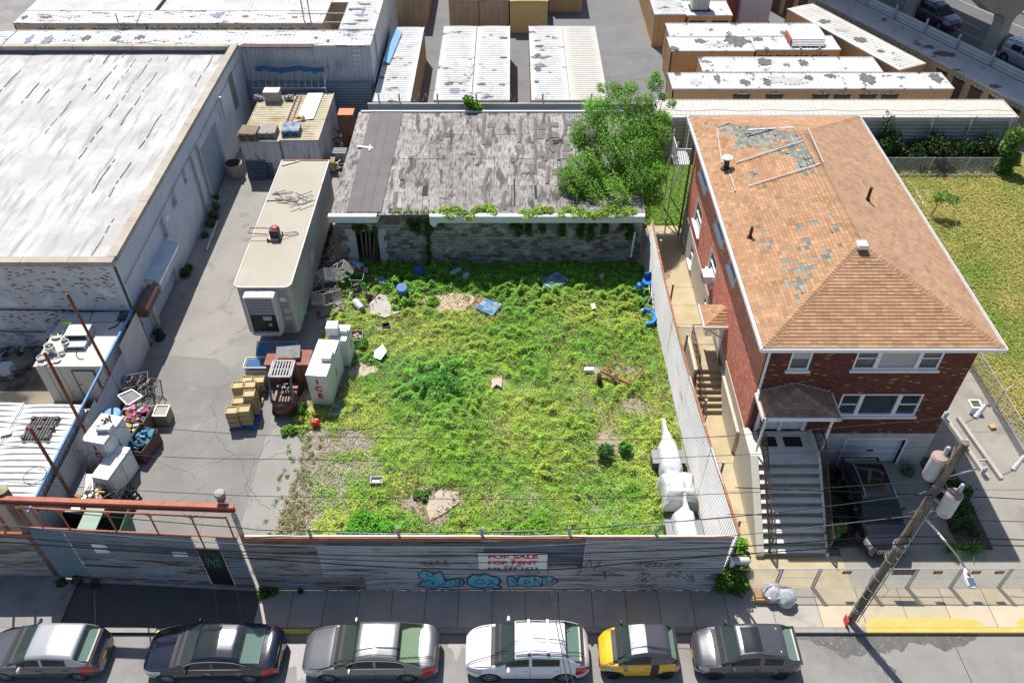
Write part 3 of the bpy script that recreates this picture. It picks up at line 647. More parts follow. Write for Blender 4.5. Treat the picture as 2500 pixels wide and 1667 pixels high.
mb=MB();mb.box(15.2,15.45,hy0+.08,hy0+.13,.85,.9);mb.build('handle',black_steel,g)
mb=MB();mb.box(14.0,14.1,hy0-.05,hy0+.1,0,1.75);mb.box(16.55,16.65,hy0-.05,hy0+.1,0,1.75);mb.box(14.1,16.55,hy0-.05,hy0+.1,1.75,1.82);mb.build('garage_frame',white_trim,hs)
for x0 in(10.16,11.14):
 mb=MB();mb.box(x0,x0+.84,hy0+.08,hy0+.12,2.3,3.95);mb.box(x0+.12,x0+.72,hy0+.055,hy0+.08,2.5,3.0);mb.box(x0+.12,x0+.72,hy0+.055,hy0+.08,3.15,3.7);d=mb.build('front_door',white_paint,hs)
 mb=MB();mb.box(x0+.72,x0+.8,hy0+.0,hy0+.06,3.05,3.15);mb.build('handle',black_steel,d)
mb=MB();mb.box(10.02,10.16,hy0-.02,hy0+.14,2.3,4.0);mb.box(11.0,11.14,hy0-.02,hy0+.14,2.3,4.0);mb.box(11.98,12.12,hy0-.02,hy0+.14,2.3,4.0);mb.build('door_frame',white_trim,hs)
# --- shingled roofs: real tabs, each its own tone, some missing
PEACH=(.42,.245,.14)
MISS=[[(390,212),(520,195),(760,228),(1190,255),(1215,330),(1290,480),(1345,580),(1250,700),(1180,690),(1150,560),(1110,520),(960,490),(860,460),(720,440),(640,430),(560,440),(600,350),(480,310),(380,280)]]
MISS=[[(1650+a/3.92,250+b_/3.92)for a,b_ in P]for P in MISS]
HOLE=[(1650+a/3.92,250+b_/3.92)for a,b_ in((830,400),(1050,360),(1080,420),(1040,470),(900,455))]
SPOT=[(300,225,2),(730,700,3),(770,700,2),(1320,680,1.6),(840,800,1.6),(1490,1000,1.6),(1490,1070,1.6),(1330,1140,1.8),(1180,1200,2),(1160,1260,2.2),(785,1190,2.2),(880,1240,1.5),(1250,1340,3),(1215,1400,3),(1310,1430,2),(890,1370,2.2),(845,1340,1.6),(1520,1230,2),(1545,1190,1.4),(1380,1400,2),(1420,1390,1.6),(1575,1390,1.6),(1470,1460,2),(1440,1500,2),(1060,1490,2),(1090,1540,2.2),(1310,1500,2)]
SPOT=[(1650+a/3.92,250+b_/3.92,r_*3.6)for a,b_,r_ in SPOT]
BAND=[(1905,620),(1950,640),(1990,625),(2030,612),(2035,640),(1990,665),(1975,700),(1945,745),(1920,700),(1905,660)]
def missing(p,rs):
 x,y=PX(p)
 if inpoly(x,y,MISS[0]):return rs.random()<(.35 if inpoly(x,y,HOLE)else.96)
 if inpoly(x,y,BAND):return rs.random()<.42
 return any(abs(x-a)<r_ and abs(y-b_)<r_*.8 and rs.random()<.85 for a,b_,r_ in SPOT)
def shingles(mb,A,B,C,D,seed,row=.15,tab=.25,col=PEACH,holes=False,var=.10):
 "eave A-B, ridge D-C (may coincide); tabs laid in rows"
 rs=random.Random(seed);A,B,C,D=[Vector(q)for q in(A,B,C,D)]
 e=(B-A);W=e.length;e.normalize();n=e.cross(((C+D)/2-(A+B)/2)).normalized()
 if n.z<0:n=-n
 up=n.cross(e).normalized()
 if up.z<0:up=-up
 Ld=(D-A).dot(e);Lc=(C-A).dot(e);Hh=(D-A).dot(up)
 rows=int(Hh/row)+1
 for j in range(rows):
  v=j*row;vm=min(v+row,Hh)
  l0=lerp(0,Ld,v/Hh);l1=lerp(W,Lc,v/Hh);u0=lerp(0,Ld,vm/Hh);u1=lerp(W,Lc,vm/Hh)
  x=-(j%2)*tab/2-rs.random()*.02+l0-tab;rowt=rs.uniform(.97,1.03)
  while x<l1:
   a,b_=max(x,l0),min(x+tab-.006,l1)
   at,bt=min(max(x,u0),u1),max(min(x+tab-.006,u1),u0)
   if x<=l0:at=u0
   if x+tab>=l1:bt=u1
   if b_-a>.02:
    w_=A+e*((a+b_)/2)+up*(v+row/2)
    t=rs.gauss(1,var)*rowt
    if rs.random()<.12:t*=.86
    ms=holes and missing(w_,rs)
    if ms:t=rs.uniform(.6,1.25);mb.col=(.25*t,.26*t,.225*t)if rs.random()<.85 else(.30*t,.26*t,.22*t);lift=-.012
    else:mb.col=(col[0]*t,col[1]*t*rs.uniform(.95,1.04),col[2]*t*rs.uniform(.9,1.05));lift=.0
    lo=.022+lift+rs.uniform(0,.006);hi=.004+lift
    if ms and rs.random()<.06:lo+=.06;mb.col=(.3,.27,.25)
    P=[A+e*a+up*v+n*lo,A+e*b_+up*v+n*lo,A+e*bt+up*vm+n*hi,A+e*at+up*vm+n*hi,A+e*a+up*v+n*(lift-.004),A+e*b_+up*v+n*(lift-.004)]
    mb.add(P,[(0,1,2,3)]);c0=mb.col;mb.col=tuple(q*.5 for q in c0);mb.add([P[0],P[1],P[5],P[4]],[(3,2,1,0)]);mb.col=c0
   x+=tab
def caps(mb,a,b_,seed,col=PEACH,w_=.17,n_up=Vector((0,0,1))):
 rs=random.Random(seed);a=Vector(a);b_=Vector(b_);L_=(b_-a).length;d=(b_-a).normalized();s=d.cross(n_up).normalized()
 k=int(L_/.15)
 for i in range(k):
  t=rs.gauss(1,.09);mb.col=tuple(q*t for q in col);p=a+d*(i*.15);q=p+d*.2
  dr=Vector((0,0,-.052))
  mb.add([p+s*w_+dr+Vector((0,0,.03)),p+Vector((0,0,.055)),p-s*w_+dr+Vector((0,0,.03)),q-s*w_+dr+Vector((0,0,.012)),q+Vector((0,0,.035)),q+s*w_+dr+Vector((0,0,.012))],[(0,1,4,5),(1,2,3,4)])
ex0,ex1,ey0,ey1,ez=9.27,18.1,22.1,39.6,7.5
r1,r2=Vector((13.68,26.45,9.07)),Vector((13.68,35.2,9.07))
A_,B_,C_,D_=(ex0,ey0,ez),(ex1,ey0,ez),(ex1,ey1,ez),(ex0,ey1,ez)
mb=MB();mb.col=PEACH
mb.add([A_,B_,C_,D_,r1,r2],[(0,1,4),(1,2,5,4),(2,3,5),(3,0,4,5),(3,2,1,0)])
mb.v=[(p[0],p[1],p[2]-.02)for p in mb.v]
shingles(mb,A_,B_,r1,r1,1);shingles(mb,D_,A_,r1,r2,2,holes=True);shingles(mb,B_,C_,r2,r1,3,var=.06,row=.2,col=(.39,.24,.15));shingles(mb,C_,D_,r2,r2,4)
for i,(a,b_)in enumerate(((A_,r1),(B_,r1),(C_,r2),(D_,r2),(r1,r2))):caps(mb,a,b_,10+i)
roof=mb.build('roof',shingle,hs)
kL=(9.07-ez)/(13.68-ex0)
def RPL(px,py,lift=.04):
 for i in range(60):
  pass
 o=Vector((0,0,H));d=G(px,py,0)-o;n=Vector((-kL,0,1));t=(Vector((ex0,0,ez+lift))-o).dot(n)/d.dot(n);return o+d*t
def RPR(px,py,lift=.04):
 o=Vector((0,0,H));d=G(px,py,0)-o;n=Vector((kL,0,1));t=(Vector((ex1,0,ez+lift))-o).dot(n)/d.dot(n);return o+d*t
def pipe(p,h,r_,cap=False,nm='vent_pipe'):
 mb=MB();mb.cyl(p-Vector((0,0,.1)),p+Vector((0,0,h)),r_,n=10);mb.cyl(p-Vector((0,0,.06)),p+Vector((0,0,.03)),r_*1.9,r_*1.5,n=10)
 o=mb.build(nm,M('brown_pipe',(.045,.028,.02),(.06,.04,.03),scale=4,rough=.6),roof,smooth=True)
 if cap:m2=MB();m2 .lathe(p+Vector((0,0,h)),[(r_*1.1,-.03),(r_*2.1,.02),(r_*2.0,.06),(r_*.8,.16),(.02,.2)],14);m2 .build('cowl',white_paint,o,smooth=True)
pipe(RPL(1772,410),.5,.13,True);pipe(RPL(1831,578),.5,.07);pipe(RPR(2118,487),.6,.07)
p=RPL(2100,606);mb=MB();mb.cbox((13.68,26.2,9.14),(.4,.4,.22));mb.build('roof_vent',white_trim,roof,bevel=.05)
for seq in(((1752,308),(1781,298)),((1750,311),(1762,397)),((1797,397),(1962,343)),((1828,454),(2003,400)),((1972,312),(2010,396)),((1781,425),(1795,466))):
 mb=MB();a,b_=RPL(*seq[0],.09),RPL(*seq[1],.09);mb.bar(a,b_,.045,.035);mb.build('batten',M('batten',(.42,.42,.43),(.52,.52,.53),scale=4,rough=.5),roof)
mb=MB();mb.bar((11.4,36.3,8.35+.2),(13.5,36.0,8.85),.1,.05);mb.build('batten',M('blue_strap',(.25,.35,.55),(.6,.62,.66),scale=4,rough=.6),roof)
mb=MB()
def gut(a,b_,out):
 a,b_=Vector(a),Vector(b_);o=Vector(out)
 mb.bar(a+o*.12+Vector((0,0,-.05)),b_+o*.12+Vector((0,0,-.05)),.02,.14);mb.bar(a+o*.06+Vector((0,0,-.13)),b_+o*.06+Vector((0,0,-.13)),.14,.02);mb.bar(a-o*.02+Vector((0,0,-.1)),b_-o*.02+Vector((0,0,-.1)),.02,.18)
gut((ex0-.1,ey0,ez),(ex1+.1,ey0,ez),(0,-1,0));gut((ex0,ey0-.1,ez),(ex0,ey1,ez),(-1,0,0));gut((ex1,ey0-.1,ez),(ex1,ey1,ez),(1,0,0));gut((ex0,ey1,ez),(ex1,ey1,ez),(0,1,0))
mb.build('gutter',white_trim,hs)
mb=MB();mb.box(ex0+.05,hx0,ey0+.05,ey1-.05,7.36,7.4);mb.box(hx0,hx1,ey0+.05,hy0,7.36,7.4);mb.box(hx1,ex1-.05,ey0+.05,ey1-.05,7.36,7.4);mb.build('soffit',white_trim,hs)
mb=MB();mb.tube([(9.55,22.1,7.35),(9.72,22.5,7.05),(9.72,22.5,4.9),(9.66,22.3,4.8)],.055,8);mb.build('downspout',white_trim,hs)
mb=MB();mb.tube([(9.45,39.3,7.35),(9.6,39.1,7.0),(9.6,39.1,.2)],.055,8);mb.build('downspout',M('dark_spout',(.12,.12,.12),rough=.5),hs)
mb=MB();mb.box(9.28,9.8,31.35,32.0,2.98,3.42);a=mb.build('window_air_conditioner',white_trim,hs,bevel=.02)
mb=MB()
for i in range(7):mb.box(9.265,9.28,31.4+i*.08,31.44+i*.08,3.03,3.36)
mb.build('grille',steel_dull,a)
pr=MB();pr.col=PEACH
P=[(9.7,21.3,4.55),(12.65,21.3,4.55),(12.65,hy0,4.55),(9.7,hy0,4.55),(11.1,22.3,5.1),(11.25,22.3,5.1),(11.1,hy0,5.1)]
pr.add([P[0],P[1],P[2],P[3],P[4],P[6]],[(0,1,4),(1,2,5,4),(3,0,4,5),(0,3,2,1)])
pr.v=[(p[0],p[1],p[2]-.02)for p in pr.v]
shingles(pr,P[0],P[1],P[4],P[4],31,col=(.36,.23,.17));shingles(pr,P[1],P[2],P[6],P[4],32,col=(.36,.23,.17));shingles(pr,P[3],P[0],P[4],P[6],33,col=(.4,.25,.17))
caps(pr,P[0],P[4],35,(.38,.25,.18));caps(pr,P[1],P[4],36,(.38,.25,.18))
po=pr.build('porch_roof',shingle,hs)
mb=MB();mb.box(9.66,12.7,21.22,21.28,4.42,4.58);mb.box(9.64,9.7,21.22,hy0,4.42,4.58);mb.box(12.66,12.72,21.22,hy0,4.42,4.58);mb.build('gutter',white_trim,po)
mb=MB()
for i in range(7):t=i/7;mb.box(lerp(9.7,11.1,t),lerp(9.7,11.1,t)+.2,hy0-.012,hy0-.002,lerp(4.6,5.1,t)+.02,lerp(4.6,5.1,t)+.12);mb.box(lerp(12.6,11.1,t)-.2,lerp(12.6,11.1,t),hy0-.012,hy0-.002,lerp(4.6,5.1,t)+.02,lerp(4.6,5.1,t)+.12)
mb.build('flashing',steel,po)
for x in(9.85,12.45):mb=MB();mb.box(x-.04,x+.04,21.35,21.43,2.3,4.45);mb.build('porch_post',white_trim,po)
st=MB();n=10;yb,yt=18.05,21.2;zt=2.28
for i in range(n):
 y0=yb+i*(yt-yb)/n;z=.12+(i+1)*(zt-.12)/n
 st.box(9.85,12.3,y0-.04,(yb+(i+1)*(yt-yb)/n-.04)if i<n-1 else hy0-.03,0 if i else 0,z)
sm_=M('step_concrete',(.64,.61,.55),(.70,.67,.6),scale=1.5,rough=.85,stain=((.38,.34,.26),2.5,.58,.75))
st_o=st.build('front_stair',sm_,hs)
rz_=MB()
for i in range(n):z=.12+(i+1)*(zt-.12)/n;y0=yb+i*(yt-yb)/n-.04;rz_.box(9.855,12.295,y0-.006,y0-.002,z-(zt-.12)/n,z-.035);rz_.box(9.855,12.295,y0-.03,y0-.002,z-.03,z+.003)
rz_.m=0;rz_.build('risers',M('riser_shade',(.17,.165,.11),(.26,.24,.18),scale=3,rough=.95),st_o)  # shade on the risers painted in as a darker greenish colour
mb=MB();mb.prism_ax([(17.95,0),(17.95,.35),(21.1,2.5),(hy0-.03,2.5),(hy0-.03,0)],9.55,9.85,'x');mb.build('stair_side_wall',M('cream_side',(.56,.53,.45),(.6,.57,.49),scale=1.5,rough=.85),hs)
mb=MB();mb.prism_ax([(17.95,0),(17.95,.22),(21.1,2.34),(hy0-.03,2.34),(hy0-.03,0)],12.3,12.42,'x');mb.build('stair_side_wall',sm_,hs)
wi=M('wrought_iron',(.05,.035,.035),(.10,.05,.045),scale=5,rough=.6)
def railing(x,nm='railing'):
 mb=MB();f=lambda y:.3+max(0,min(1,(y-18.05)/3.1))*2.16
 for off in(.9,.18):
  mb.bar((x,18.1,f(18.1)+off),(x,21.15,f(21.15)+off),.045,.04);mb.bar((x,21.15,f(21.15)+off),(x,22.3,f(21.15)+off),.045,.04)
 for i in range(32):
  y=18.1+i*.13;mb.bar((x,y,f(y)+.18),(x,y,f(y)+.9),.018)
 for i in range(14):
  y=18.1+i*.3;mb.bar((x,y,f(y)+.2),(x,y+.3,f(y+.3)+.88),.016);mb.bar((x,y+.3,f(y+.3)+.2),(x,y,f(y)+.88),.016)
 mb.box(x-.03,x+.03,18.04,18.1,.12,f(18.1)+1.0);return mb.build(nm,wi,hs)
railing(10.05);railing(12.36)
mb=MB();mb.box(10.25,10.9,21.9,22.4,2.285,2.3);mb.box(11.2,11.85,21.9,22.4,2.285,2.3)
for i,x in enumerate((10.12,11.15)):
 m_=MB();m_.box(x,x+.72,21.75,22.25,2.284,2.305);d=m_.build('doormat',M('doormat',(.02,.018,.016),rough=1),None);tag(d,('black doormat before the left front door of the brick house','black doormat before the right front door of the brick house')[i],'doormat','doormats on the stair landing')
sst=MB()
for i in range(7):sst.box(8.5,9.6,25.5+i*.24,25.74+i*.24 if i<6 else 29.2,.0,.12+(i+1)*.2)
sst.build('side_stair',M('tan_step',(.36,.3,.19),(.44,.37,.25),scale=2,rough=.9),hs)
mb=MB();mb.box(9.6,9.72,23.2,27.2,0,1.5);mb.box(8.38,8.5,26.9,29.2,0,1.55);mb.build('side_stair_wall',cream,hs)
mb=MB();a=(8.7,27.75,3.45);b_=(9.75,27.75,3.45)
mb.col=PEACH;Q=[(8.7,27.75,3.45),(9.75,27.75,3.45),(9.75,29.3,3.45),(8.7,29.3,3.45),(9.74,28.5,3.95)]
mb.add(Q,[(0,1,4),(2,3,4),(3,0,4),(3,2,1,0)]);mb.v=[(p[0],p[1],p[2]-.02)for p in mb.v]
shingles(mb,Q[0],Q[1],Q[4],Q[4],41);shingles(mb,Q[3],Q[0],Q[4],Q[4],42);so_=mb.build('side_canopy',shingle,hs)
mb=MB();mb.box(8.64,8.7,27.7,29.3,3.3,3.46);mb.box(8.7,9.75,27.69,27.75,3.3,3.46);mb.bar((8.8,27.8,3.3),(9.7,27.8,2.6),.05);mb.build('canopy_trim',white_trim,so_)
mb=MB()
for k_,x in((0,8.55),(1,9.5)):
 f=lambda y:.3+min(1,(y-25.5)/1.45)*1.3
 if k_==0:
  mb.bar((x,25.5,f(25.5)+.75),(x,27,f(27)+.75),.04);mb.bar((x,27,f(27)+.75),(x,29.1,f(27)+.75),.04)
  for i in range(26):y=25.5+i*.14;mb.bar((x,y,f(y)),(x,y,f(y)+.75),.018)
  for i in range(9):y=25.5+i*.4;mb.bar((x,y,f(y)+.05),(x,y+.4,f(y+.4)+.7),.016)
mb.bar((8.55,29.1,2.35),(9.6,29.1,2.35),.03)
mb.build('side_railing',wi,hs)
mb=MB();mb.box(hx0-.035,hx0+.02,28.05,28.85,1.55,3.5);mb.build('side_door',white_paint,hs)
mb=MB()
for x,y in((8.9,39.6),(9.7,39.6),(8.9,41.0),(9.7,41.0)):mb.bar((x,y,.1),(x,y,6.0),.06)
mb.box(8.85,9.75,39.6,41.05,4.6,4.66)
for i in range(9):mb.bar((8.9,39.6+i*.17,4.66),(8.9,39.6+i*.17,5.6),.03);mb.bar((8.9+i*.1,39.6,4.66),(8.9+i*.1,39.6,5.6),.03)
mb.bar((8.9,39.6,5.6),(8.9,41.0,5.6),.05);mb.bar((8.9,39.6,5.6),(9.7,39.6,5.6),.05);mb.bar((8.9,41,4.6),(8.9,43.4,.2),.08);mb.bar((9.7,41,4.6),(9.7,43.4,.2),.08)
mb.build('back_stair',M('painted_iron',(.5,.52,.55),rough=.5),hs)
# ================================================================ FENCES
def posts_y(mb,xs,y,z0,z1,r_=.045):
 for x in xs:mb.cyl((x,y,z0),(x,y,z1),r_,n=8)
ff=thing('front_fence','long tall corrugated metal fence with graffiti along the pavement','fence',(-1,16.5,.15))
fx=[(-9.5,-5.6,'a'),(-5.6,-1.55,'b'),(-1.55,1.9,'c'),(1.9,7.78,'d')]
FY=16.56
PITCH=.19
def fence_panel(x0,x1,z0,z1,m,y=FY,nm='sheet_panel',par=None):
 mb=MB();mb.sheet((x0,y,z0),(1,0,0),(0,0,1),x1-x0,z1-z0,PITCH,.115,horizontal=True);return mb.build(nm,m,par or ff,smooth=True,thick=0)
fence_panel(-9.5,-5.5,.15,1.05,M('corr_a',(.24,.23,.21),(.33,.31,.28),scale=.9,rough=.7,metal=.1,stain=((.12,.08,.06),1.2,.5,.62,(.4,1,4))))
fence_panel(-9.5,-7.0,1.0,3.1,corr_rusty,y=FY+.02);fence_panel(-7.0,-3.4,1.0,3.1,corr,y=FY+.024)
fence_panel(-9.5,-6.6,3.05,3.55,M('corr_top_rust',(.16,.10,.07),(.28,.24,.2),scale=1.5,rough=.7));fence_panel(-6.6,-1.0,3.05,3.55,corr_dark)
fence_panel(-5.5,-3.4,.15,1.05,corr);fence_panel(-3.4,-1.0,.15,3.1,corr,y=FY+.022)
fence_panel(-1.0,2.6,1.75,3.55,corr_dark);fence_panel(-1.0,2.6,.15,1.85,corr,y=FY+.02)
fence_panel(2.6,7.78,.15,3.55,corr)
mb=MB();mb.box(-9.5,7.8,FY-.045,FY+.05,3.55,3.62);mb.box(-9.5,2.5,FY-.06,FY-.045,3.4,3.62);mb.build('top_rail',corr_rust_top,ff)
mb=MB();mb.box(-9.4,7.8,FY-.01,FY+.052,3.62,3.65);mb.build('top_strip',M('pale_strip',(.5,.46,.42),(.6,.57,.52),scale=2,rough=.6),ff)
for i,px in enumerate((762,975,1176,1388,1596)):
 a=GY(px,1312,FY+.2);mb=MB();mb.cyl((a.x,FY+.12,.1),(a.x,FY+.12,4.0),.055,n=10);o=mb.build('post',steel_dull,ff,smooth=True)
 mb=MB();mb.cyl((a.x,FY+.12,4.0),(a.x,FY+.12,4.012),.035,n=8);mb.build('post_hole',dark,o)
mb=MB();ws=[GY(px,py,FY+.12)for px,py in((600,1290),(762,1297),(975,1303),(1176,1298),(1388,1293),(1596,1280),(1790,1262))];mb.cable(ws,.012);mb.build('barbed_wire',steel,ff)
def rib_y(z,z0=.15,y=FY):
 n=round(3.4/PITCH);return y
def paint(name,strokes,cell,mat,yoff,par,lab=None):
 "strokes: list of (points, half width) in fence coordinates (x, z)"
 pts=set()
 for P,hw in strokes:
  for(xa,za),(xb,zb)in zip(P,P[1:]):
   L_=math.hypot(xb-xa,zb-za);n=max(1,int(L_/(cell*.6)))
   for i in range(n+1):
    x,z=lerp(xa,xb,i/n),lerp(za,zb,i/n);k_=int(math.ceil(hw/cell))
    ci,cj=round(x/cell),round(z/cell)
    for di in range(-k_,k_+1):
     for dj in range(-k_,k_+1):
      if math.hypot((ci+di)*cell-x,(cj+dj)*cell-z)<=hw:pts.add((ci+di,cj+dj))
 mb=MB();h=cell/2
 for i,j in sorted(pts):
  x,z=i*cell,j*cell
  mb.add([(x-h,yoff,z-h),(x+h,yoff,z-h),(x+h,yoff,z+h),(x-h,yoff,z+h)],[(0,1,2,3)])
 return mb.build(name,mat,par)
def fz(px,py):q=GY(px,py,FY-.03);return(q.x,q.z)
def ps(pts,sx=3.36,ox=600,oy=1250):return[fz(ox+a/sx,oy+b_/sx)for a,b_ in pts]
def fillpoly(P,cell):
 xs=[p[0]for p in P];zs=[p[1]for p in P];out=[]
 z=min(zs)
 while z<max(zs):
  x=min(xs);run=None
  while x<max(xs)+cell:
   if inpoly(x,z,P):
    if run is None:run=x
    last=x
   elif run is not None:out.append(([(run,z),(last,z)],cell*.7));run=None
   x+=cell
  z+=cell
 return out
cyan=M('cyan_paint',(.10,.42,.55),(.16,.5,.6),scale=3,rough=.6);maroon=M('maroon_paint',(.13,.02,.06),(.05,.02,.07),scale=3,rough=.6);blackp=M('black_spray',(.03,.03,.035),rough=.7)
B1=ps([(1420,500),(1450,470),(1500,480),(1540,500),(1600,480),(1625,530),(1640,560),(1700,545),(1760,535),(1795,570),(1770,600),(1720,600),(1650,610),(1590,600),(1540,618),(1480,605),(1430,600),(1410,590),(1440,565),(1460,545),(1425,530)])
B2=ps([(1820,540),(1860,505),(1920,515),(1960,500),(2020,520),(2070,530),(2090,560),(2070,590),(2100,610),(2050,620),(1990,605),(1930,615),(1860,605),(1820,580)])
B3=ps([(2150,525),(2190,520),(2215,545),(2250,520),(2290,525),(2340,520),(2400,520),(2440,530),(2500,520),(2530,540),(2560,560),(2520,585),(2450,590),(2380,600),(2300,605),(2250,585),(2220,600),(2160,605),(2145,570)])
fill=[]
for P in(B1,B2,B3):fill+=fillpoly(P,.03)
paint('graffiti_fill',fill,.03,cyan,FY-.062,ff)
out=[(B1+[B1[0]],.022),(B2+[B2[0]],.03),(B3+[B3[0]],.022)]
out+=[(ps(q),.018)for q in([(1480,490),(1500,520),(1530,515),(1545,490)],[(1460,565),(1500,545),(1540,560),(1530,590)],[(1640,560),(1620,585),(1580,580)],[(1720,545),(1725,600)],[(1750,540),(1755,595)],[(1730,570),(1790,572)],[(1880,560),(1910,540),(1950,550),(1960,570),(1920,580),(1880,575)],[(1990,540),(2010,560),(2040,545)],[(1980,590),(2020,570),(2060,595)],[(2240,535),(2215,600)],[(2180,545),(2200,575),(2230,545)],[(2300,545),(2330,560),(2300,580),(2285,560),(2300,545)],[(2370,530),(2365,595)],[(2370,535),(2430,590),(2432,530)],[(2460,535),(2470,575),(2510,570),(2520,535)])]
paint('graffiti_outline',out,.022,maroon,FY-.068,ff)
blk=[(ps(q),.014)for q in([(1440,410),(1480,400),(1470,430),(1510,435),(1520,400)],[(1520,385),(1530,435),(1560,430),(1570,385),(1590,435),(1620,430),(1640,385),(1650,435),(1680,430)],[(1740,405),(1820,415),(1865,445)])]
q6=lambda P:ps(P,3.36,1200,1250)
blk+=[(q6(q),.013)for q in([(700,410),(760,400),(720,435),(700,440),(760,440)],[(690,480),(740,470),(690,520)],[(770,435),(810,380),(820,440)],[(840,410),(900,400),(860,440),(840,470)],[(820,510),(925,515),(925,480),(940,540),(930,515),(1095,515),(1000,495),(920,490),(820,512)],[(1170,435),(1240,400),(1210,440)],[(1260,405),(1270,440),(1310,405),(1300,440)],[(1330,440),(1350,405),(1400,410),(1380,438),(1340,436)],[(1430,440),(1480,400),(1520,425),(1560,395)],[(1210,510),(1240,485),(1245,515),(1270,490),(1300,500),(1280,515)],[(1180,545),(1230,525),(1240,560),(1260,530),(1270,565),(1330,530),(1350,555)],[(1190,600),(1230,580),(1240,605),(1200,608)],[(1250,585),(1270,608),(1290,585),(1310,606),(1330,580),(1360,600)],[(1190,640),(1240,630),(1260,645),(1300,630),(1370,635)],[(1430,500),(1470,490),(1440,525)],[(1480,500),(1530,505),(1500,525),(1540,530)],[(1540,475),(1555,490),(1535,488)],[(1575,530),(1620,555),(1660,560),(1640,500)],[(1600,500),(1640,540)],[(1750,540),(1790,530),(1800,500),(1850,495),(1890,530),(1850,550),(1780,545),(1750,545)],[(285,490),(340,480),(400,490),(340,500),(285,492)])]
paint('graffiti_tags',blk,.018,blackp,FY-.066,ff)
paint('graffiti_green',[(q6([(1820,510),(1850,520),(1840,545),(1860,560)]),.05)],.03,M('green_paint',(.03,.35,.22),rough=.6),FY-.064,ff)
paint('graffiti_ghosts',[(ps([(880,480),(1000,488),(1160,505)]),.05),(ps([(350,590),(450,580),(600,600)]),.04),(ps([(380,575),(420,595),(470,575),(520,600)]),.025)],.03,M('faded_cyan',(.18,.42,.5),(.3,.4,.42),scale=5,rough=.7),FY-.064,ff)
paint('graffiti_ghosts',[(ps([(330,480),(420,485)]),.06),(ps([(640,510),(760,515)]),.03),(ps([(760,590),(1100,590)]),.02)],.03,M('faded_ochre',(.5,.36,.14),(.42,.38,.3),scale=5,rough=.7),FY-.064,ff)
sg=thing('sale_sign','white board sign with red sale and rent lettering on the corrugated fence','sign',(-.3,FY-.05,2.9))
a,b_=GY(1167,1348,FY-.05),GY(1335,1387,FY-.05)
mb=MB();mb.box(a.x,b_.x,FY-.095,FY-.075,b_.z,a.z);mb.build('board',M('sign_white',(.72,.72,.72),rough=.5),sg)
redp=M('sign_red',(.62,.01,.02),rough=.5);blk_=M('sign_black',(.02,.02,.02),rough=.5);cx=(a.x+b_.x)/2;W_=b_.x-a.x;Hs=a.z-b_.z
for s_,z_,sz,wf,m_ in(('FOR SALE',.80,.30,.72,redp),('OR',.605,.10,.07,redp),('FOR RENT',.42,.30,.72,redp),("54' X 100'",.21,.13,.26,blk_),('646-688-5623',.075,.19,.74,blk_)):
 text('lettering',s_,sz*Hs,m_,sg,(cx,FY-.098,b_.z+z_*Hs),fit=wf*W_,bold=.012 if sz>.25 else.003)
sf=thing('side_fence','long corrugated fence between the weedy lot and the brick house','fence',(7.6,27,.1))
p0,p1=Vector((7.82,16.7,.1)),Vector((7.28,36.6,.1));ed=(p1-p0).normalized();Lf=(p1-p0).length
nseg=5
for i in range(nseg):
 mb=MB();o0=p0+ed*(Lf*i/nseg);hh=lerp(3.45,2.95,i/(nseg-1))
 mb.sheet(o0+Vector((-.004*(i%2),0,0)),ed,(0.06,0,1),Lf/nseg,hh,.16,.1,horizontal=True,sag=lambda u,v,i=i:Vector((-.25*v*math.sin(math.pi*min(1,(i+u)/nseg)),0,0))*(1 if v>0 else 0))
 mb.build('sheet_panel',corr_side,sf,smooth=True)
mb=MB();prev=None
for i in range(31):
 t=i/30;hh=lerp(3.47,2.97,t);q=p0+ed*(Lf*t)+Vector((.06*hh-.25*math.sin(math.pi*t)*1,0,hh))
 if prev:mb.bar(prev,q,.09,.05)
 prev=q
mb.build('top_rail',corr_rust_top,sf)
for px,py,yy in((1590,1,34.7),(1,1,31.0),(1,1,27.3),(1,1,23.2),(1,1,19.9),(1,1,17.2)):
 t=(yy-16.7)/19.9;x=lerp(7.82,7.28,t)+.32
 mb=MB();mb.cyl((x,yy,.1),(x+.02,yy,lerp(3.7,3.1,t)),.05,n=8);mb.cyl((x+.02,yy,lerp(3.7,3.1,t)),(x+.02,yy,lerp(3.7,3.1,t)+.015),.06,n=8);mb.build('post',steel_dull,sf,smooth=True)
gt=thing('sliding_gate','wide dull grey corrugated gate with black door panel and red frame','gate',(-13.2,16.8,.15))
ga,gb=Vector((-17.25,17.02,.22)),Vector((-9.72,16.6,.22));ge=(gb-ga).normalized();Lg=(gb-ga).length
ggm=M('gate_steel',(.25,.255,.255),(.30,.305,.305),scale=1,rough=.5,metal=.2,stain=((.13,.12,.11),2.2,.50,.60,(.12,1,8)))  # horizontal dark streaks paint the shading of the gate ribs, with dirt
ggl=M('gate_steel_low',(.27,.275,.265),(.34,.345,.335),scale=1,rough=.6,metal=.1,stain=((.12,.06,.04),1.6,.52,.60,(.3,1,7)))
ggb=M('gate_steel_blue',(.11,.19,.33),(.2,.27,.36),scale=1,rough=.6)
for a,b_,z0,z1,m_ in((0,.16,0,3.2,M('gate_steel_teal',(.17,.23,.24),(.2,.26,.27),scale=1,rough=.5)),(.162,.78,1.55,3.2,ggm),(.162,.78,.1,1.55,ggl),(.895,1,0,3.2,ggm)):
 mb=MB();mb.sheet(ga+ge*(a*Lg)+Vector((0,0,z0)),ge,(0,0,1),(b_-a)*Lg,z1-z0,.17,.085,horizontal=True);mb.build('sheet_panel',m_,gt,smooth=True)
mb=MB();mb.sheet(ga+ge*(.46*Lg)+Vector((0,-.03,.12)),ge,(0,0,1),.1*Lg,.5,.14,.04,horizontal=True);mb.build('blue_patch',ggb,gt)
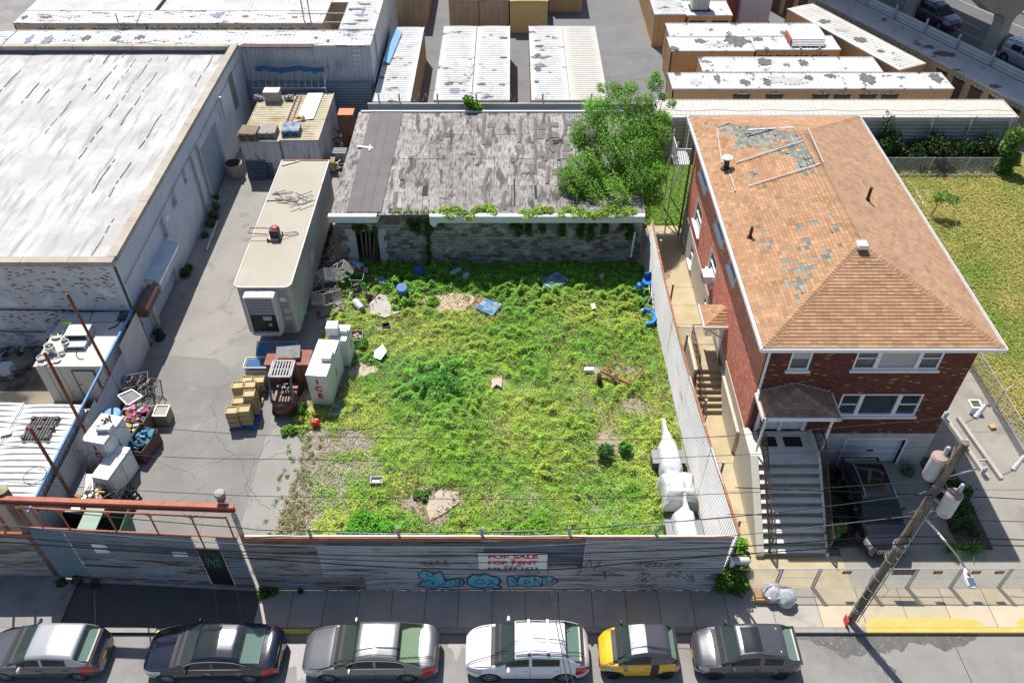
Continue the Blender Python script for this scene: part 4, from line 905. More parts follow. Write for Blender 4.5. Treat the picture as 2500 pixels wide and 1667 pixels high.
mb=MB();p,q=ga+ge*(.782*Lg),ga+ge*(.893*Lg);mb.bar(p+Vector((0,0,1.25)),q+Vector((0,0,1.25)),.05,2.5);mb.build('door_panel',M('black_panel',(.012,.014,.014),(.02,.022,.02),scale=2,rough=.7),gt)
mb=MB();rs_=random.Random(8)
for i in range(9):
 x=lerp(p.x,q.x,.2+.07*i);mb.bar((x,p.y-.07,1.7+rs_.uniform(-.2,.2)),(x+rs_.uniform(-.12,.12),p.y-.07,2.2+rs_.uniform(-.2,.2)),.02,.008)
mb.build('scrawl',M('teal_scrawl',(.12,.3,.28),rough=.7),gt)
mb=MB();mb.bar(ga+Vector((.7,-.05,.04)),gb+Vector((0,-.05,.04)),.03,.14);mb.build('red_base_strip',M('red_base',(.28,.04,.05),(.35,.3,.28),scale=1.5,rough=.7),gt)
mb=MB();mb.bar(ga+Vector((.5,-.1,-.06)),gb+Vector((.1,-.1,-.06)),.08,.06);mb.build('track',steel_dull,gt)
zt=4.45
mb=MB();mb.bar(ga+Vector((-.2,.05,zt)),gb+Vector((-.15,.05,zt-.05)),.05,.05)
mb.bar(ga+Vector((0,.05,3.22)),gb+Vector((0,.05,3.22)),.05,.05)
for t in(.0,.07,.20,.425,.625,.82,.985):
 p=ga+ge*(Lg*t)+Vector((0,.05,0));mb.bar(p+Vector((0,0,.1)),p+Vector((0,0,zt)),.045)
 for s_ in(-1,1):
  if 0<t<.95:mb.bar(p+Vector((0,0,zt-.22)),p+ge*(.22*s_)+Vector((0,0,zt)),.03)
mb.build('frame',red_steel,gt)
for t,w_,lab in((.27,.55,''),(.655,.55,'')):
 p=ga+ge*(Lg*t);mb=MB();mb.box(p.x,p.x+.52,p.y-.06,p.y-.04,2.15,2.15+(.6 if t<.5 else.33));mb.build('paper_notice',white_paint,gt)
bm=thing('steel_portal','red oxide steel beam on two posts spanning over the gate','beam',(-13.3,16.8,.1))
mb=MB();a,b_=Vector((-19.5,17.15,5.2)),Vector((-9.45,16.72,5.2));mb.bar(a,b_,.18,.03);mb.bar(a+Vector((0,0,-.13)),b_+Vector((0,0,-.13)),.03,.24);mb.bar(a+Vector((0,0,-.26)),b_+Vector((0,0,-.26)),.18,.03);mb.build('beam',red_steel,bm)
mb=MB();mb.bar((-9.56,16.72,.1),(-9.56,16.72,4.78),.13);mb.build('post',M('post_white',(.42,.41,.4),(.3,.26,.23),scale=2,rough=.7),bm)
mb=MB();mb.bar((-9.9,16.95,5.22),(-9.9,16.95,5.5),.22);o=mb.build('post_bracket',rust,bm)
mb=MB();mb.lathe((-9.9,16.95,5.5),[(.17,0),(.2,.08),(.17,.16),(.05,.2)],14);mb.build('cap',M('cap_grey',(.3,.3,.28),rough=.7),o,smooth=True)
mb=MB();mb.cyl((-17.55,17.3,.1),(-17.55,17.3,5.3),.2,n=12);o=mb.build('post',M('thick_post',(.12,.09,.07),(.2,.16,.13),scale=3,rough=.8),bm,smooth=True)
mb=MB();mb.lathe((-17.55,17.3,5.3),[(.21,0),(.2,.03),(.02,.1)],12);mb.build('cap',M('cap_mossy',(.3,.28,.16),rough=.8),o)
lf=thing('left_fence','rusty pale corrugated fence left of the gate with sagging top','fence',(-22,17.1,.1))
for x0,x1,z0,z1,m_ in((-26,-17.35,.1,3.1,corr_rusty),):
 mb=MB();mb.sheet((x0,17.15,z0),(1,0,0),(0,0,1),x1-x0,z1-z0,.15,.045,horizontal=True,sag=lambda u,v:Vector((0,0,-.22*v*u)));mb.build('sheet_panel',m_,lf,smooth=True)
mb=MB();mb.bar((-26,17.12,3.15),(-17.35,17.12,2.95),.1,.14);mb.build('top_rail',rust,lf)
for x in(-19.2,-18.4):mb=MB();mb.bar((x,17.4,.1),(x,17.4,4.7),.07);mb.build('post',rust,lf)
nf=thing('yard_divider_fence','blue railed corrugated fence between the lane and the junk yard','fence',(-18.1,24,.1))
for y0,y1,z1,m_ in((18.3,24.4,2.15,M('corr_shade',(.36,.38,.42),(.44,.46,.5),scale=1,rough=.5,metal=.2)),(24.4,27.6,1.9,MATS['corr_shade']),(27.6,29.95,2.3,M('corr_white',(.52,.53,.55),(.6,.61,.63),scale=1,rough=.5,metal=.1))):
 mb=MB();mb.sheet((-18.02,y0,.1),(0,1,0),(0,0,1),y1-y0,z1,.16,.05,horizontal=False if z1>2.2 or y0<20 else True);mb.build('sheet_panel',m_,nf,smooth=True)
mb=MB()
for(y0,z0),(y1,z1)in(((18.3,2.6),(24.4,2.6)),((24.4,2.6),(30.0,2.55))):mb.bar((-18.15,y0,z0),(-18.15,y1,z1),.08,.1)
mb.build('blue_rail',blue_paint,nf)
for y,z0,z1,lx in((26.2,.2,6.6,-.25),(22.9,.8,6.4,.1),(20.4,.8,4.9,0)):
 mb=MB();mb.bar((-18.0,y,z0),(-18.1+lx,y+.1,z1),.11,.05);mb.bar((-18.0,y-.05,z0),(-18.1+lx,y+.05,z1),.03,.1);mb.build('rust_post',rust,nf)
bf=thing('back_fence','pale blue corrugated fence behind the tar-roofed shed','fence',(-2,48.6,0))
a=GY(897,250,48.6)
for i,(x0,x1)in enumerate(((a.x,-4.6),(-4.6,0),(0,4.3),(4.3,8.9))):
 mb=MB();mb.sheet((x0,48.6-.004*(i%2),0),(1,0,0),(0,0,1),x1-x0,3.6,.18,.04,horizontal=True);mb.build('sheet_panel',corr_blue,bf,smooth=True)
mb=MB();mb.box(a.x,8.9,48.56,48.66,3.6,3.66);mb.build('top_rail',M('rail_pale',(.5,.52,.53),(.42,.3,.25),scale=1.2,rough=.6),bf)
for px in(925,975,1068,1163,1325,1444):q=GY(px,245,48.7);mb=MB();mb.cyl((q.x,48.75,0),(q.x,48.75,4.25),.05,n=8);mb.build('post',steel_dull,bf,smooth=True)
mb=MB();rs_=random.Random(6)
for x0,x1 in((-8.3,-4.4),(-1.6,.3),(4.5,6.2)):
 n=int((x1-x0)/.04);mb.cable([(x0+i*.04,48.75+.22*math.cos(i*.55),4.0+.22*math.sin(i*.55))for i in range(n)],.008,3)
mb.build('razor_wire',steel,bf)
b2=thing('rear_lot_fence','dark blue-grey corrugated fence with leaning posts behind the brick house','fence',(19,48.3,0))
for i,(x0,x1)in enumerate(((8.9,14),(14,19),(19,24.5),(24.5,32.6))):
 mb=MB();mb.sheet((x0,48.3-.004*(i%2),0),(1,0,0),(0,0,1),x1-x0,2.55,.26,.04,horizontal=True);mb.build('sheet_panel',M('corr_greyblue',(.20,.235,.26),(.25,.285,.31),scale=1,rough=.5,metal=.2),b2,smooth=True)
for px in(1682,1785,1883,1982,2085,2180,2285,2380,2478):
 q=GY(px,278,48.2);mb=MB();mb.bar((q.x-.05,48.2,0),(q.x,48.15,2.75),.07);mb.bar((q.x,48.15,2.75),(q.x-.25 if px<2000 else q.x+.12,48.0,3.1),.04);mb.build('post',steel,b2)
mb=MB();mb.cable([Vector((8.9+i*.5,49.2,2.85+.05*math.sin(i*.9)))for i in range(48)],.02,4);mb.build('cable',steel_dull,b2)
# ================================================================ STORAGE YARD
labwhite=M('number_plate',(.75,.75,.75),rough=.6);numink=M('number_ink',(.03,.03,.03),rough=.6)
CONT={}
def container(label,loc,L_,W_,h=2.6,rz=0.0,wall=tan_wall,roofm=cont_white,ribs='y',group='shipping containers in the storage yard',ends=('doors','plain'),rolls=None,nums=None,z0=0.0,roll_side=-1,split=None,rollm=roll_brown,z_lower=0.0,category='container',name='storage_container',rib=.035):
 "local frame: length along y from 0, width along x from 0; rolls = roller doors on the long side (roll_side -1: x=0, +1: x=W)"
 t=thing(name,label,category,(loc[0],loc[1],z0),rz,group);CONT[label]=t
 K=dict(world=False);D=.035
 mb=MB()
 mb.sheet((0,L_,.15),(0,-1,0),(0,0,1),L_,h-.25,.3,-D,'trap');mb.sheet((W_,0,.15),(0,1,0),(0,0,1),L_,h-.25,.3,-D,'trap')
 mb.sheet((W_,L_,.15),(-1,0,0),(0,0,1),W_,h-.25,.3,-D,'trap')
 mb.box(0.03,W_-.03,.07,.1,.1,h-.1)
 for x in(0,W_-.1):
  for y in(0,L_-.1):mb.box(x,x+.1,y,y+.1,0,h-.02)
 mb.box(0,W_,-.012,.06,0,.14);mb.box(0,W_,-.012,.06,h-.13,h-.012);mb.box(-.01,.05,.06,L_,0,.14);mb.box(W_-.05,W_+.01,.06,L_,0,.14);mb.box(-.01,.05,.06,L_,h-.12,h-.014);mb.box(W_-.05,W_+.01,.06,L_,h-.12,h-.014)
 body=mb.build('body',wall,t,**K)
 rb=MB();rs=random.Random(hash(label)%999)
 nx=2;n=int((L_ if ribs=='y'else W_)/.3)
 pr=[]
 for i in range(n):
  for k,d in((0,0),(.35,0),(.5,rib),(.85,rib)):pr.append(((i+k)/n,d))
 pr.append((1,0));vs=[]
 for a,d in pr:
  for q in range(5):
   e=q/4;dd=d*(1 if.01<e<.99 else.2)+.02*math.sin(e*math.pi)
   vs.append((lerp(-.02,W_+.02,e),lerp(-.02,L_+.02,a),h-.01+dd)if ribs=='y'else(lerp(-.02,W_+.02,a),lerp(-.02,L_+.02,e),h-.01+dd))
 rb.add(vs,[((i)*5+q,i*5+q+1,(i+1)*5+q+1,(i+1)*5+q)if ribs=='y'else(i*5+q,(i+1)*5+q,(i+1)*5+q+1,i*5+q+1)for i in range(len(pr)-1)for q in range(4)])
 rb.build('roof',roofm,t,**K)
 ed=MB();ed.box(-.03,.02,-.03,L_+.03,h-.07,h+.03);ed.box(W_-.02,W_+.03,-.03,L_+.03,h-.07,h+.03);ed.box(.02,W_-.02,-.03,.02,h-.07,h+.03);ed.build('roof_edge',roofm,t,**K)
 if ends[0]=='doors':
  for k in(0,1):
   x0=.1+k*(W_-.2)/2;d=MB();d.box(x0+.01,x0+(W_-.2)/2-.01,-.005,.07,.14,h-.14)
   for z in(.5,1.1,1.7,2.2):d.box(x0+.08,x0+(W_-.2)/2-.08,-.013,-.005,z-.12,z+.12)
   dd=d.build('door',wall,t,**K)
   d=MB()
   for q in(.3,.75):x=x0+(W_-.2)/2*q;d.cyl((x,-.04,.1),(x,-.04,h-.1),.018,n=6)
   d.build('lock_rod',wall,dd,**K)
 if rolls:
  for i,(y0,y1)in enumerate(rolls):
   xx=-.02 if roll_side<0 else W_+.02;s=roll_side
   hh=h-.55
   d=MB();d.sheet((xx+s*.012,y1 if s<0 else y0,.05),(0,-1 if s<0 else 1,0),(0,0,1),y1-y0,hh,.12,.02,horizontal=True);o=d.build('roller_door',rollm,t,**K)
   d=MB();d.box(min(xx,xx+s*.03),max(xx,xx+s*.03),y0-.06,y1+.06,hh+.05,hh+.12);d.build('door_lintel',black_steel,o,**K)
   if nums and i<len(nums):
    d=MB();ym=(y0+y1)/2;d.box(min(xx+s*.03,xx+s*.04),max(xx+s*.03,xx+s*.04),ym-.22,ym+.22,hh+.16,hh+.32);pl=d.build('unit_number',labwhite,t,**K)
    text('digits',nums[i],.17,numink,pl,(xx+s*.045,ym,hh+.24),(R(90),0,R(-90)if s<0 else R(90)),world=False,sx=1.1,bold=.008)
 return t
Wc=2.44
container('white-roofed tan container at the left of the open lane in the yard',(-9.2,50.9),12.1,Wc)
container('worn white-roofed container, left of the joined middle pair',(-5.2,51.1),12.1,2.5,roofm=cont_white)
container('white-roofed container, right of the joined middle pair',(-2.68,51.1),12.1,2.5,roofm=cont_white)
container('patched white-roofed container beside the cream ribbed one',(1.32,51.1),12.1,2.5,roofm=cont_white)
container('cream container with clean ribbed roof near the tree',(3.86,51.1),12.1,2.5,roofm=cont_beige)
container('tan container, left of the adjoining pair facing the yard lane',(-5.2,68.6),12.1,Wc)
container('tan container with white roof edge right of its twin behind the lane',(-2.7,68.6),12.1,Wc)
container('pale yellow box container behind the open lane',(-.17,68.2),9,3.1,wall=yellow_wall,roofm=M('yellow_roof',(.42,.29,.10),rough=.7),ends=('plain',''))
container('orange container farthest back beyond the yellow one',(3.2,72.6),12.1,2.9,wall=orange_wall,roofm=M('orange_roof',(.4,.22,.08),rough=.7))
container('tan container half hidden beside the tall stack',(-12.6,69.1),12.1,Wc)
container('tan container with barred doors right of the tall stack',(-9.9,69.0),12.1,2.7)
container('pale lower container of the stack beside the blue gutter',(-11.9,56.3),12.1,Wc,wall=pale_wall,roofm=cont_white)
container('pale upper container with streaked white roof, atop the stack',(-11.9,56.3),12.1,Wc,wall=pale_wall,roofm=cont_white2,z0=2.62)
for i,x in enumerate((-21.65,-33.9,-46.2)):
 la=('lower grey container behind the divider of the loading corner','lower grey container hidden behind the warehouse','lower grey container at far left behind the warehouse')[i]
 lb=('upper corrugated container above the loading corner with white lettering','upper container behind the warehouse with dark roof blotches','upper container at the left frame edge behind the warehouse')[i]
 for z_,l_ in((0,la),(2.62,lb)):
  t=container(l_,(x+12.2,53.65),12.2,Wc,rz=R(90),wall=M('blue_grey_container',(.40,.435,.47),(.48,.51,.54),scale=1,rough=.5,stain=((.28,.3,.33),2,.55,.7,(1,1,.3))),roofm=cont_white2,z0=z_,ends=('plain',''))
  if i==0 and z_>1:
   for k_,s_ in enumerate(('TRIU','8804','921','45G1')):
    text('lettering',s_,.24,M('pale_lettering',(.75,.78,.8),rough=.6),t,(-.06,.95,2.25-.3*k_),(R(90),0,R(-90)),world=False,bold=.006)
mb=MB();mb.prism_ax([(53.35,5.25),(53.7,5.32),(53.7,5.28),(53.3,5.18)],-18.0,-13.2,'x')
solo('tarp',mb,M('brown_tarp',(.10,.07,.065),(.14,.10,.09),scale=3,rough=.9),'long brown tarp strip draped over the edge of the upper container roof','tarp')
mb=MB();a=GY(880,185,53.2)
mb.sheet((-18,53.25,0),(1,0,0),(0,0,1),8.4,2.75,.2,.04,horizontal=True);solo('corner_fence',mb,M('corr_deepblue',(.22,.27,.33),(.27,.32,.38),scale=1,rough=.45,metal=.2),'dark blue-grey ribbed fence closing the loading corner below the stacked container','fence',smooth=True)
fr_=M('tan_shadow_container',(.46,.33,.21),(.52,.38,.25),scale=1,rough=.7)
container('white-roofed storage row with four brown doors at top left',(G(32,57,2.6).x+10.2,63.8),10.2,2.44,rz=R(90),wall=fr_,roofm=cont_white2,rolls=[(1.2,2.1),(3.0,4.2),(5.0,6.2),(7.2,8.4)][::1],nums=['A03','A02','A01','A00'][::1],ends=('plain',''))
container('grey weathered roof row behind the four-door storage row',(G(60,30,2.6).x+10.2,66.3),10.2,6,rz=R(90),wall=fr_,roofm=cont_grey,ends=('plain',''))
a=G(352,60,2.6);b_=G(790,50,2.6);Ln=b_.x-a.x
rl=[]
for px in(370,421,468,516,575,632,680,735):q=G(px,72,2.05);rl.append((Ln-(q.x-a.x)-1.25,Ln-(q.x-a.x)-.05))
container('long white-roofed storage row with eight brown doors',(a.x+Ln,63.8),Ln,2.44,rz=R(90),wall=fr_,roofm=cont_white2,rolls=rl,nums=['A05','A06','A07','A08','A09','A10','A11','A12'],ends=('plain',''))
container('grey weathered roof row behind the eight-door storage row',(a.x+Ln,66.3),Ln-.3,6,rz=R(90),wall=fr_,roofm=cont_grey,ends=('plain',''))
container('tan container row under scaffold pipes left of the tall stack',(-12.7,68.0),5.5,3.0,rz=R(90),wall=fr_,roofm=cont_white2,ends=('plain',''))
mb=MB()
for z in(1.2,1.8,2.5,3.2):mb.cyl((-17.4,64.2,z),(-12.2,64.2,z),.04,n=6)
mb.cyl((-16.2,64.2,0),(-16.2,64.2,4.6),.06,n=6);mb.cyl((-15.7,64.2,0),(-15.7,64.2,4.6),.06,n=6)
solo('pipe_rack',mb,steel,'galvanised pipe frame between the storage row and the tall stack','frame')
mb=MB()
for z in(.6,1.4,2.4):mb.cyl((-32.2,63.7,z),(-28.2,63.7,z),.035,n=6)
mb.cyl((-31,63.7,0),(-28.4,63.7,3.6),.035,n=6);mb.cyl((-30.5,63.7,0),(-30.5,63.7,3.4),.05,n=6)
solo('pipe_rack',mb,steel,'thin pipe frame between the four-door and eight-door rows','frame')
container('orange container with white roof by the yard lane, at upper right',(11.3,65.5),14.5,2.45,wall=orange_wall,roofm=cont_white)
container('low orange unit with two brown doors under an air handler',(17.4,65.3),3.6,3.0,rz=R(90),wall=orange_wall,roofm=cont_white,rolls=[(.3,1.5),(2.1,3.3)],ends=('plain',''))
t=thing('air_handler','pale upright air handling unit standing on the low orange unit','air handler',(15.0,66.4,2.62))
mb=MB();mb.box(14.3,15.6,66.1,67.2,2.7,4.6);mb.build('casing',pale_wall,t);mb=MB();mb.box(15.6,15.66,66.2,67.1,2.8,4.5);mb.build('coil',black_steel,t);mb=MB();mb.box(14.2,15.8,66.0,67.3,2.64,2.7);mb.build('base_frame',dark,t)
mb=MB();mb.box(17.6,19.2,68.5,74,0,4.5);solo('red_shed',mb,M('dull_red_wall',(.28,.09,.07),(.33,.12,.09),scale=2,rough=.8),'dull red walled shed at the top edge behind the orange units','shed')
mb=MB();mb.sheet((18.6,67.8,0),(1,0,0),(0,0,1),2.5,4.2,.22,.03,horizontal=True);mb.box(18.6,21.1,67.84,73,0,4.2);solo('sided_shed',mb,M('lilac_siding',(.45,.44,.5),(.5,.49,.55),scale=2,rough=.7),'pale lilac sided shed beside the dull red one','shed')
container('orange two-row container, left of the pair with white roof patches',(17.75,58.75),6.1,Wc,rz=R(90),wall=orange_wall,roofm=cont_white,ends=('plain',''))
container('orange container with four doors below the stacked white panels',(24.1,58.95),6.25,Wc,rz=R(90),wall=orange_wall,roofm=cont_white,rolls=[(.9,1.9),(2.3,3.3),(3.6,4.6),(4.9,5.9)],nums=['A50','A49','A48','A47'],ends=('plain',''))
container('white-roofed container behind the orange four-door one',(23.6,61.3),11.7,Wc,rz=R(90),wall=orange_wall,roofm=cont_white,ends=('plain',''))
container('white-roofed container between the two orange rows',(26.0,55.3),12.6,2.4,rz=R(90),wall=orange_wall,roofm=cont_white,ends=('plain',''))
rl=[]
for px in(1811,1892,2005,2057,2120,2173):q=G(px,238,2.05);rl.append((30.0-q.x-.55,30.0-q.x+.55))
container('long orange row with six brown doors and worn white roof',(30.0,52.75),19.1,2.4,rz=R(90),wall=orange_wall,roofm=cont_white,rolls=rl,nums=['C19','C13','A45','A44','A43','A42'],ends=('plain',''))
container('cream ribbed container row along the rear lot fence, left one',(20.6,48.75),11.3,2.4,rz=R(90),wall=pale_wall,roofm=cont_beige,ends=('plain',''),h=2.6)
container('cream ribbed container row along the rear lot fence, right one',(32.6,48.75),11.95,2.4,rz=R(90),wall=pale_wall,roofm=cont_beige,ends=('plain',''),h=2.6)
dv=Vector((29.5-24.3,56.5-67.6,0));an=math.atan2(-dv.x,dv.y)
container('slanted grey-roofed container beside the diagonal storage row',(27.24,55.6),12.2,2.5,rz=math.atan2(-(24.2-29.4),(67.7-56.6)),wall=orange_wall,roofm=M('container_roof_old',(.62,.61,.58),(.5,.49,.47),scale=.7,rough=.8,stain=((.16,.15,.13),1.2,.64,.68)),ends=('plain',''))
TD=bpy.data.objects
q=COL.objects[-1]
E0,E1=Vector((21.3,76.5,0)),Vector((33.9,49.9,0));ev=(E1-E0);Le=ev.length;ev.normalize();en=Vector((ev.y,-ev.x,0))*-1
if en.x<0:en=-en
rzE=math.atan2(-ev.x,ev.y)
seg=Le/3
for i in range(3):
 base=E1-ev*(seg*i);rl=[(.6+k*1.55,1.55+k*1.55)for k in range(int((seg-.8)/1.55))]
 lab=('diagonal storage row, nearest third with tall brown doors','diagonal storage row, middle third with numbered doors','diagonal storage row, farthest third at the top edge')[i]
 container(lab,(base.x,base.y),seg-.02,2.5,rz=rzE+math.pi,wall=fr_,roofm=M('container_roof_dirty',(.55,.56,.58),(.45,.46,.47),scale=.7,rough=.8,stain=((.10,.10,.10),.8,.60,.66)),rolls=rl,nums=['A%d'%(60+7*i+k)for k in range(len(rl))],roll_side=-1,ends=('plain',''))
yf=thing('yard_boundary_fence','pale blue sheet fence on posts between the diagonal row and the road','fence',(31,62,0))
f0=E0+en*2.75;f1=E1+en*2.75+ev*2;Lf_=(f1-f0).length
mb=MB();mb.sheet(f0,ev,(0,0,1),Lf_,3.3,.25,.04,horizontal=True);mb.build('sheet',M('corr_turquoise',(.34,.40,.43),(.4,.45,.48),scale=1,rough=.6),yf)
for i in range(9):p=f0+ev*(2+i*3.1)-en*.08;mb=MB();mb.bar(p,p+Vector((0,0,3.75)),.12);mb.build('post',steel,yf)
st_=thing('panel_stack','stack of white panels with red end on the four-door container roof','panels',(21.5,60,2.62))
for i in range(5):mb=MB();mb.box(20.6+i*.03,23.0+i*.03,59.3+i*.12,60.9+i*.12,2.72+i*.07,2.77+i*.07);mb.build('panel',white_paint,st_)
mb=MB();mb.box(20.5,20.62,59.6,61.3,2.7,3.1);mb.build('red_end',red_steel,st_)
mb=MB();mb.bar((21.2,58.9,2.66),(21.0,62,2.66),.12);mb.bar((22.6,58.9,2.66),(22.4,62,2.66),.12);mb.build('skids',wood,st_)
mb=MB();mb.box(-9.5,-9.22,50.95,56,2.62,2.72);mb.box(-9.5,-9.42,50.95,56.0,2.7,3.3)
g_=MB()
a0=G(935,150,2.9);b0=G(968,73,2.9)
g_.add([(a0 .x,a0 .y,2.95),(a0 .x+.42,a0 .y,2.72),(b0 .x+.42,b0 .y,2.72),(b0 .x,b0 .y,2.95)],[(0,1,2,3)])
solo('gutter_sheet',g_,M('light_blue_sheet',(.20,.42,.66),(.26,.48,.7),scale=2,rough=.5),'light blue gutter sheet between the tall stack and the lane container','sheet metal',thick=.03)
rst=random.Random(77)
dkst=M('roof_stain_dark',(.09,.09,.095),(.16,.15,.14),scale=3,rough=.9);gyst=M('roof_stain_grey',(.36,.355,.34),(.45,.44,.43),scale=2,rough=.9);blst=M('roof_stain_bluish',(.16,.16,.24),rough=.6)
def roofstain(key,items):
 t=[v for k,v in CONT.items()if k.startswith(key)][0];h=2.6+t.location.z
 for px,py,rx,ry,m in items:
  c=G(px,py,h+.06);a=G(px+rx,py,h+.06);b_=G(px,py-ry,h+.06);n=22;P=[]
  for i in range(n):
   an=6.283*i/n;q=rst.uniform(.55,1.15);P.append(Vector((c.x+(a.x-c.x)*math.cos(an)*q,c.y+(b_.y-c.y)*math.sin(an)*q,0)))
  Rm=Matrix.Rotation(-t.rotation_euler.z,3,'Z');P=[Rm@(p-Vector((t.location.x,t.location.y,0)))for p in P]
  mb=MB();mb.prism([(p.x,p.y)for p in P],2.6+.03,2.6+.05);mb.build('roof_stain',m,t,world=False)
D_,Y_,B2_=dkst,gyst,blst
roofstain('orange two-row',[(1800,100,34,15,D_),(1711,100,15,7,D_),(1645,118,12,5,D_),(1760,110,25,6,Y_)]);roofstain('orange container with four',[(1851,95,14,6,D_),(1925,104,4,3,D_)])
roofstain('white-roofed container between',[(1868,151,18,9,D_),(1962,153,14,9,D_),(1722,150,14,4,B2_)])
roofstain('long orange row',[(2118,192,22,14,D_),(2285,190,18,13,D_),(1820,200,13,8,D_),(1752,192,9,12,D_),(1872,200,10,12,D_),(1975,190,11,8,D_),(2028,185,14,6,D_),(1700,200,12,8,Y_),(1920,195,60,10,Y_)])
roofstain('slanted grey',[(2013,52,15,6,D_),(2100,98,17,8,D_),(2150,125,11,4,D_),(2055,72,16,5,Y_),(2190,145,12,4,Y_)])
roofstain('diagonal storage row, nearest',[(2305,132,30,7,D_),(2268,114,16,5,D_),(2430,210,16,5,D_)])
roofstain('worn white-roofed',[(1110,221,15,8,B2_),(1115,194,28,11,Y_),(1095,204,14,6,D_),(1112,160,6,18,Y_),(1150,170,5,22,Y_)]);roofstain('white-roofed container, right',[(1175,205,12,3,D_),(1226,206,10,3,D_),(1228,92,12,2,D_),(1228,140,10,2,D_),(1173,155,6,3,Y_),(1198,210,5,14,Y_)])
roofstain('patched white',[(1314,168,10,7,D_),(1313,134,8,4,D_),(1317,112,11,3,D_),(1338,113,12,6,Y_),(1312,99,10,2,D_),(1310,199,6,3,D_),(1322,238,16,6,Y_)]);roofstain('white-roofed tan',[(1000,112,6,3,Y_),(905+60,180,10,4,Y_)])
roofstain('upper container behind',[(210,93,12,8,D_),(283,93,13,7,D_),(340,91,12,7,D_),(178,97,9,5,Y_),(400,98,12,5,Y_)]);roofstain('upper container at',[(70,97,9,13,B2_),(115,97,14,12,B2_)])
roofstain('upper corrugated',[(800,100,5,4,D_),(770,92,6,3,D_),(560,97,10,3,Y_)]);roofstain('pale upper',[(880,36,20,3,B2_),(868,22,22,2,D_),(882,50,18,2,D_),(860,58,20,2,D_),(890,10,18,2,D_)])
roofstain('long white-roofed storage row',[(533,36,14,9,B2_),(600,40,10,3,D_),(720,42,8,3,D_),(470,38,6,3,Y_)]);roofstain('white-roofed storage row with four',[(60,42,8,5,D_),(110,42,20,3,D_),(170,40,26,4,Y_)])
# ================================================================ VIADUCT
vd=thing('viaduct','concrete road viaduct with flared columns at the top right corner','viaduct',(38,64,0))
vdir=Vector((.43,-.903,0));vn_=Vector((.903,.43,0))
cm=M('viaduct_concrete',(.48,.46,.41),(.56,.54,.48),scale=.6,rough=.9,stain=((.22,.2,.17),1,.55,.75,(1,1,.3)))
def column(p,nm='column'):
 mb=MB();p=Vector(p);w_,d_=.62,.55
 def ringp(z,ax,bx_):return[p+vn_*(s1*ax)+vdir*(s2*bx_)+Vector((0,0,z))for s1,s2 in((-1,-1),(1,-1),(1,1),(-1,1))]
 rings=[ringp(0,.55,.55),ringp(2.7,.5,.5),ringp(3.2,.7,.52),ringp(3.6,1.3,.6),ringp(4.0,2.6,.65),ringp(5.4,4.8,.7),ringp(8.3,5.2,.7)]
 vs=[q for r_ in rings for q in r_];fs=[(i*4+k,i*4+(k+1)%4,(i+1)*4+(k+1)%4,(i+1)*4+k)for i in range(len(rings)-1)for k in range(4)]+[(3,2,1,0),tuple(range(len(vs)-4,len(vs)))]
 mb.add(vs,fs);mb.build(nm,cm,vd,bevel=.06)
c2=G(2415,135,0);c1=G(2222,42,0)
column(c2);column(c1);column(c2+(c2-c1));column(c1-(c2-c1))
mb=MB();e0=Vector((24.5,84,0));
dk0=Vector((28.3,62.0,0));s0,s1=-40,12.5
def dq(s,n_,z):q=dk0+vdir*s+vn_*n_;return(q.x,q.y,z)
mb.add([dq(s,n_,z)for z in(9.6,10.9)for s,n_ in((s0,0),(s1,0),(s1,15),(s0,15))],[(0,1,2,3)[::-1],(4,5,6,7),(0,1,5,4),(1,2,6,5),(2,3,7,6),(3,0,4,7)])
mb.build('deck',cm,vd)
mb=MB()
for n_ in(2,5.2,8.4,11.6):p,q=dk0+vdir*s0+vn_*n_,dk0+vdir*s1+vn_*n_;mb.bar(Vector((p.x,p.y,8.95)),Vector((q.x,q.y,8.95)),.6,1.28)
mb.build('girder',cm,vd)
mk=MB()
for i in range(12):
 p=Vector((c2 .x,c2 .y,.025))+vn_*3.4+vdir*(-30+i*4);mk.bar(p,p+vdir*2.2,.13,.006)
for n_ in(1.6,6.8):p=Vector((c2 .x,c2 .y,.025))+vn_*n_;mk.bar(p-vdir*40,p+vdir*16,.12,.006)
struct('lane_marking',mk,M('marking_white',(.45,.45,.42),(.3,.3,.3),scale=5,rough=.8))
sp=MB();p=Vector((c2 .x,c2 .y,0))+vn_*9.5;sp.bar(p-vdir*45,p+vdir*20,.5,.3);struct('median_kerb',sp,M('median',(.3,.3,.28),rough=.9))
slab('sunlit_pavement',[tuple((p+vn_*.3+vdir*s).xy)for s in(-45,20)]+[tuple((p+vn_*12+vdir*s).xy)for s in(20,-45)],0,.1,M('beige_lot',(.42,.38,.33),(.5,.46,.4),scale=.7,rough=.9))
# ================================================================ CARS
def CP(name,c,rough=.28,metal=.35,coat=.8):
 return M(name,c,rough=rough,metal=metal,coat=coat)
cglass=M('car_glass',(.018,.045,.05),(.04,.085,.09),scale=1.5,rough=.05,spec=.9,coat=.4)
cglass_dk=M('car_glass_dark',(.012,.016,.018),(.03,.035,.035),scale=1.5,rough=.05,spec=.9)
tyre=M('tyre',(.016,.016,.017),rough=.85);rim_m=M('alloy',(.55,.56,.57),rough=.3,metal=.8);rim_dk=M('dark_alloy',(.05,.05,.055),rough=.35,metal=.6)
red_lens=M('red_lens',(.55,.01,.012),rough=.15,coat=.6);clear_lens=M('clear_lens',(.55,.56,.56),(.3,.3,.3),scale=12,rough=.12,coat=.6);chrome=M('chrome',(.75,.75,.76),rough=.12,metal=1);plastic=M('black_plastic',(.025,.025,.027),rough=.6)
orange_plate=M('orange_plate',(.75,.38,.03),rough=.5);seat_m=M('seat',(.5,.47,.40),rough=.9)
